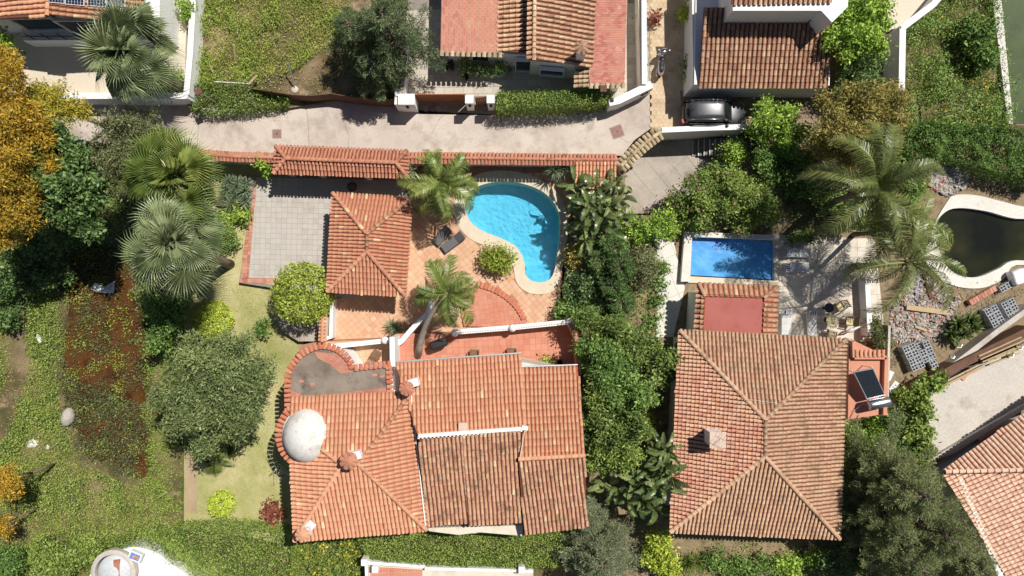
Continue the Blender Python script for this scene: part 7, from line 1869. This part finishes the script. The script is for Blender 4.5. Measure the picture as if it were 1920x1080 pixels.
# rubble
surf('rubble_stone', [C(190, 180, 168), C(210, 202, 192), C(160, 150, 140)], 2, 9, bump=.5)
def rubble(name, label, poly, n, smin, smax, mat):
    x, y, _ = scatter(poly, n, 0.0); mb = MB()
    for a, b in zip(x, y):
        s = random.uniform(smin, smax); r3 = [Vector((random.uniform(-1, 1), random.uniform(-1, 1), random.uniform(-.6, 1))) for _ in range(1)]
        vs = [Vector(v) * s * random.uniform(.7, 1.2) for v in ((1, 0, 0), (-.3, .9, 0), (-.8, -.6, 0), (.2, .1, .9), (.3, -.8, .1), (0, 0, -.6))]
        m = Matrix.Rotation(random.uniform(0, 6.28), 3, 'Z') @ Matrix.Rotation(random.uniform(-.6, .6), 3, 'X'); h = max(0, .25 * float(wob(a * 3, b * 3, .5)))
        mb.add([m @ v + Vector((a, b, h + s * .2)) for v in vs], [(0, 1, 3), (1, 2, 3), (2, 4, 3), (4, 0, 3), (1, 0, 5), (2, 1, 5), (4, 2, 5), (0, 4, 5)])
    setp(mb.build(name, mat), label, 'rubble', None, 'stuff')
YARD = [(1668, 590), (1700, 520), (1725, 500), (1760, 545), (1800, 560), (1780, 600), (1760, 640), (1700, 640), (1672, 650)]
rubble('rubble', 'grey broken stones in the building yard', YARD, 1500, .03, .16, 'rubble_stone'); rubble('brick_rubble', 'broken red brick in the building yard', YARD, 420, .03, .12, 'brick_red')
rubble('far_rubble', 'grey and red rubble heap above the dark pool', [(1730, 310), (1770, 300), (1800, 310), (1815, 345), (1780, 370), (1745, 350)], 700, .04, .2, 'rubble_stone'); rubble('far_brick_rubble', 'red brick rubble above the dark pool', [(1725, 320), (1760, 305), (1775, 330), (1760, 360), (1735, 350)], 220, .04, .14, 'brick_red')
rubble('gravel', 'loose gravel around the dark pool', [(1700, 500), (1735, 500), (1770, 535), (1900, 520), (1930, 545), (1800, 640), (1750, 680), (1670, 690), (1670, 600)], 1500, .015, .06, 'rubble_soil')
def plank(name, a, b, w, h, label, mat, cat='plank', group=None):
    o = MB().beam(P(*a), P(*b), w, h).build(name, mat); return setp(o, label, cat, group)
plank('plank', (1700, 576, .25), (1775, 586, .2), .3, .06, 'long pale plank lying across the rubble', 'wood_pale'); plank('plank', (1733, 512, .15), (1748, 566, .15), .2, .06, 'brown plank beside the white pool rim', 'rust_fence'); plank('plank', (1716, 612, .2), (1738, 620, .2), .14, .04, 'short pale plank in the brick rubble', 'wood_pale')
plank('plank', (1822, 690, 1.05), (1804, 712, 1.05), .22, .04, 'orange brown board on the bare concrete roof', 'salmon_render'); plank('white_sheet', (1664, 712, .5), (1672, 696, .6), .35, .05, 'white panel leaning between the annex and the concrete wall', 'white_paint', 'sheet'); plank('white_sheet', (1668, 735, .5), (1682, 716, .6), .3, .05, 'white sheet beside the concrete wall below the blocks', 'white_paint', 'sheet')
bn = 0
for (a, b, dz) in (((1772, 716), (1835, 684), 0), ((1776, 720), (1850, 682), .02), ((1770, 724), (1845, 688), .04), ((1835, 668), (1915, 632), 0), ((1838, 674), (1925, 636), .05), ((1842, 679), (1925, 643), .02), ((1852, 678), (1925, 650), .06), ((1866, 672), (1935, 640), .1), ((1855, 684), (1912, 662), .03)):
    o = MB().tube([P(*a, 1.2 + dz), P(*b, 1.2 + dz)], [.05, .045], 7).build('bamboo_pole', 'wood_pale'); bn += 1
    setp(o, ('longest' if bn == 5 else '%s' % ['first', 'second', 'third', 'fourth', 'fifth', 'sixth', 'seventh', 'eighth', 'ninth'][bn - 1]) + ' pale pole from the lower left in the bundle along the concrete roof', 'pole', 'pale poles on the concrete roof')
def bucket(px, py, z, R, h, label, mat):
    c = P(px, py, z + h); t = thing('bucket', label, 'bucket', (c.x, c.y, z), 'buckets of the building yard')
    MB().lathe((c.x, c.y, z), [(R * .75, 0), (R, h), (R * .9, h), (R * .7, .05)], 18).build('shell', mat, t, True); MB().tube([(c.x - R, c.y, z + h), (c.x - R * .6, c.y - R * .9, z + h + .02), (c.x + R * .6, c.y - R * .9, z + h + .02), (c.x + R, c.y, z + h)], .012, 5).build('handle', 'steel', t)
surf('cement_pail', [C(160, 156, 130), C(180, 176, 150)], 3, 14)
bucket(1798, 646, 0, .22, .35, 'cement bucket below the broad agave', 'cement_pail'); bucket(1895, 664, 1.0, .22, .35, 'cement bucket on the bare concrete roof beside the poles', 'cement_pail'); bucket(1912, 650, 1.0, .2, .35, 'cement bucket on the concrete roof at the picture edge', 'cement_pail'); bucket(1786, 668, .9, .14, .2, 'small pail on the diagonal concrete wall', 'cement_pail')
bg = thing('bulk_bag', 'white bulk bag at the edge of the building yard', 'bag', P(1912, 520, 0)); c = P(1914, 519, .7)
loft([[Vector((c.x, c.y, 0)) + Matrix.Rotation(.3, 3, 'Z') @ Vector((x * w, y * w, zz)) for x, y in ((-1, -.8), (-.8, -1), (.8, -1), (1, -.8), (1, .8), (.8, 1), (-.8, 1), (-1, .8))] for w, zz in ((.38, 0), (.46, .2), (.46, .6), (.4, .78), (.3, .72))]).build('sack', 'white_paint', bg, True)
plain('hose_blue', (.25, .36, .7), .5)
for k, (pts, lb) in enumerate((([(1714, 505, .2), (1722, 530, .1), (1716, 560, .1), (1728, 575, .15)], 'blue hose running down the rubble yard'), ([(1700, 528, .2), (1716, 520, .15), (1724, 508, .3)], 'short blue hose at the top of the rubble yard'))):
    o = MB().tube(PP(pts), .04, 7).build('hose', 'hose_blue'); setp(o, lb, 'hose')
# thin cable over the right house roof
o = MB().tube([P(1352, 820, 6.0), P(1375, 780, 5.9), P(1398, 748, 5.6), P(1462, 757, 5.5)], .006, 4).build('roof_cable', 'white_paint'); setp(o, 'thin white cable strung over the right house roof', 'cable')
o = MB().tube([P(1570, 720, 4.3), P(1545, 760, 4.8), P(1500, 800, 5.2), P(1455, 835, 5.6)], .006, 4).build('roof_cable', 'rubber'); setp(o, 'thin dark cable crossing the right slope of the square roof', 'cable')
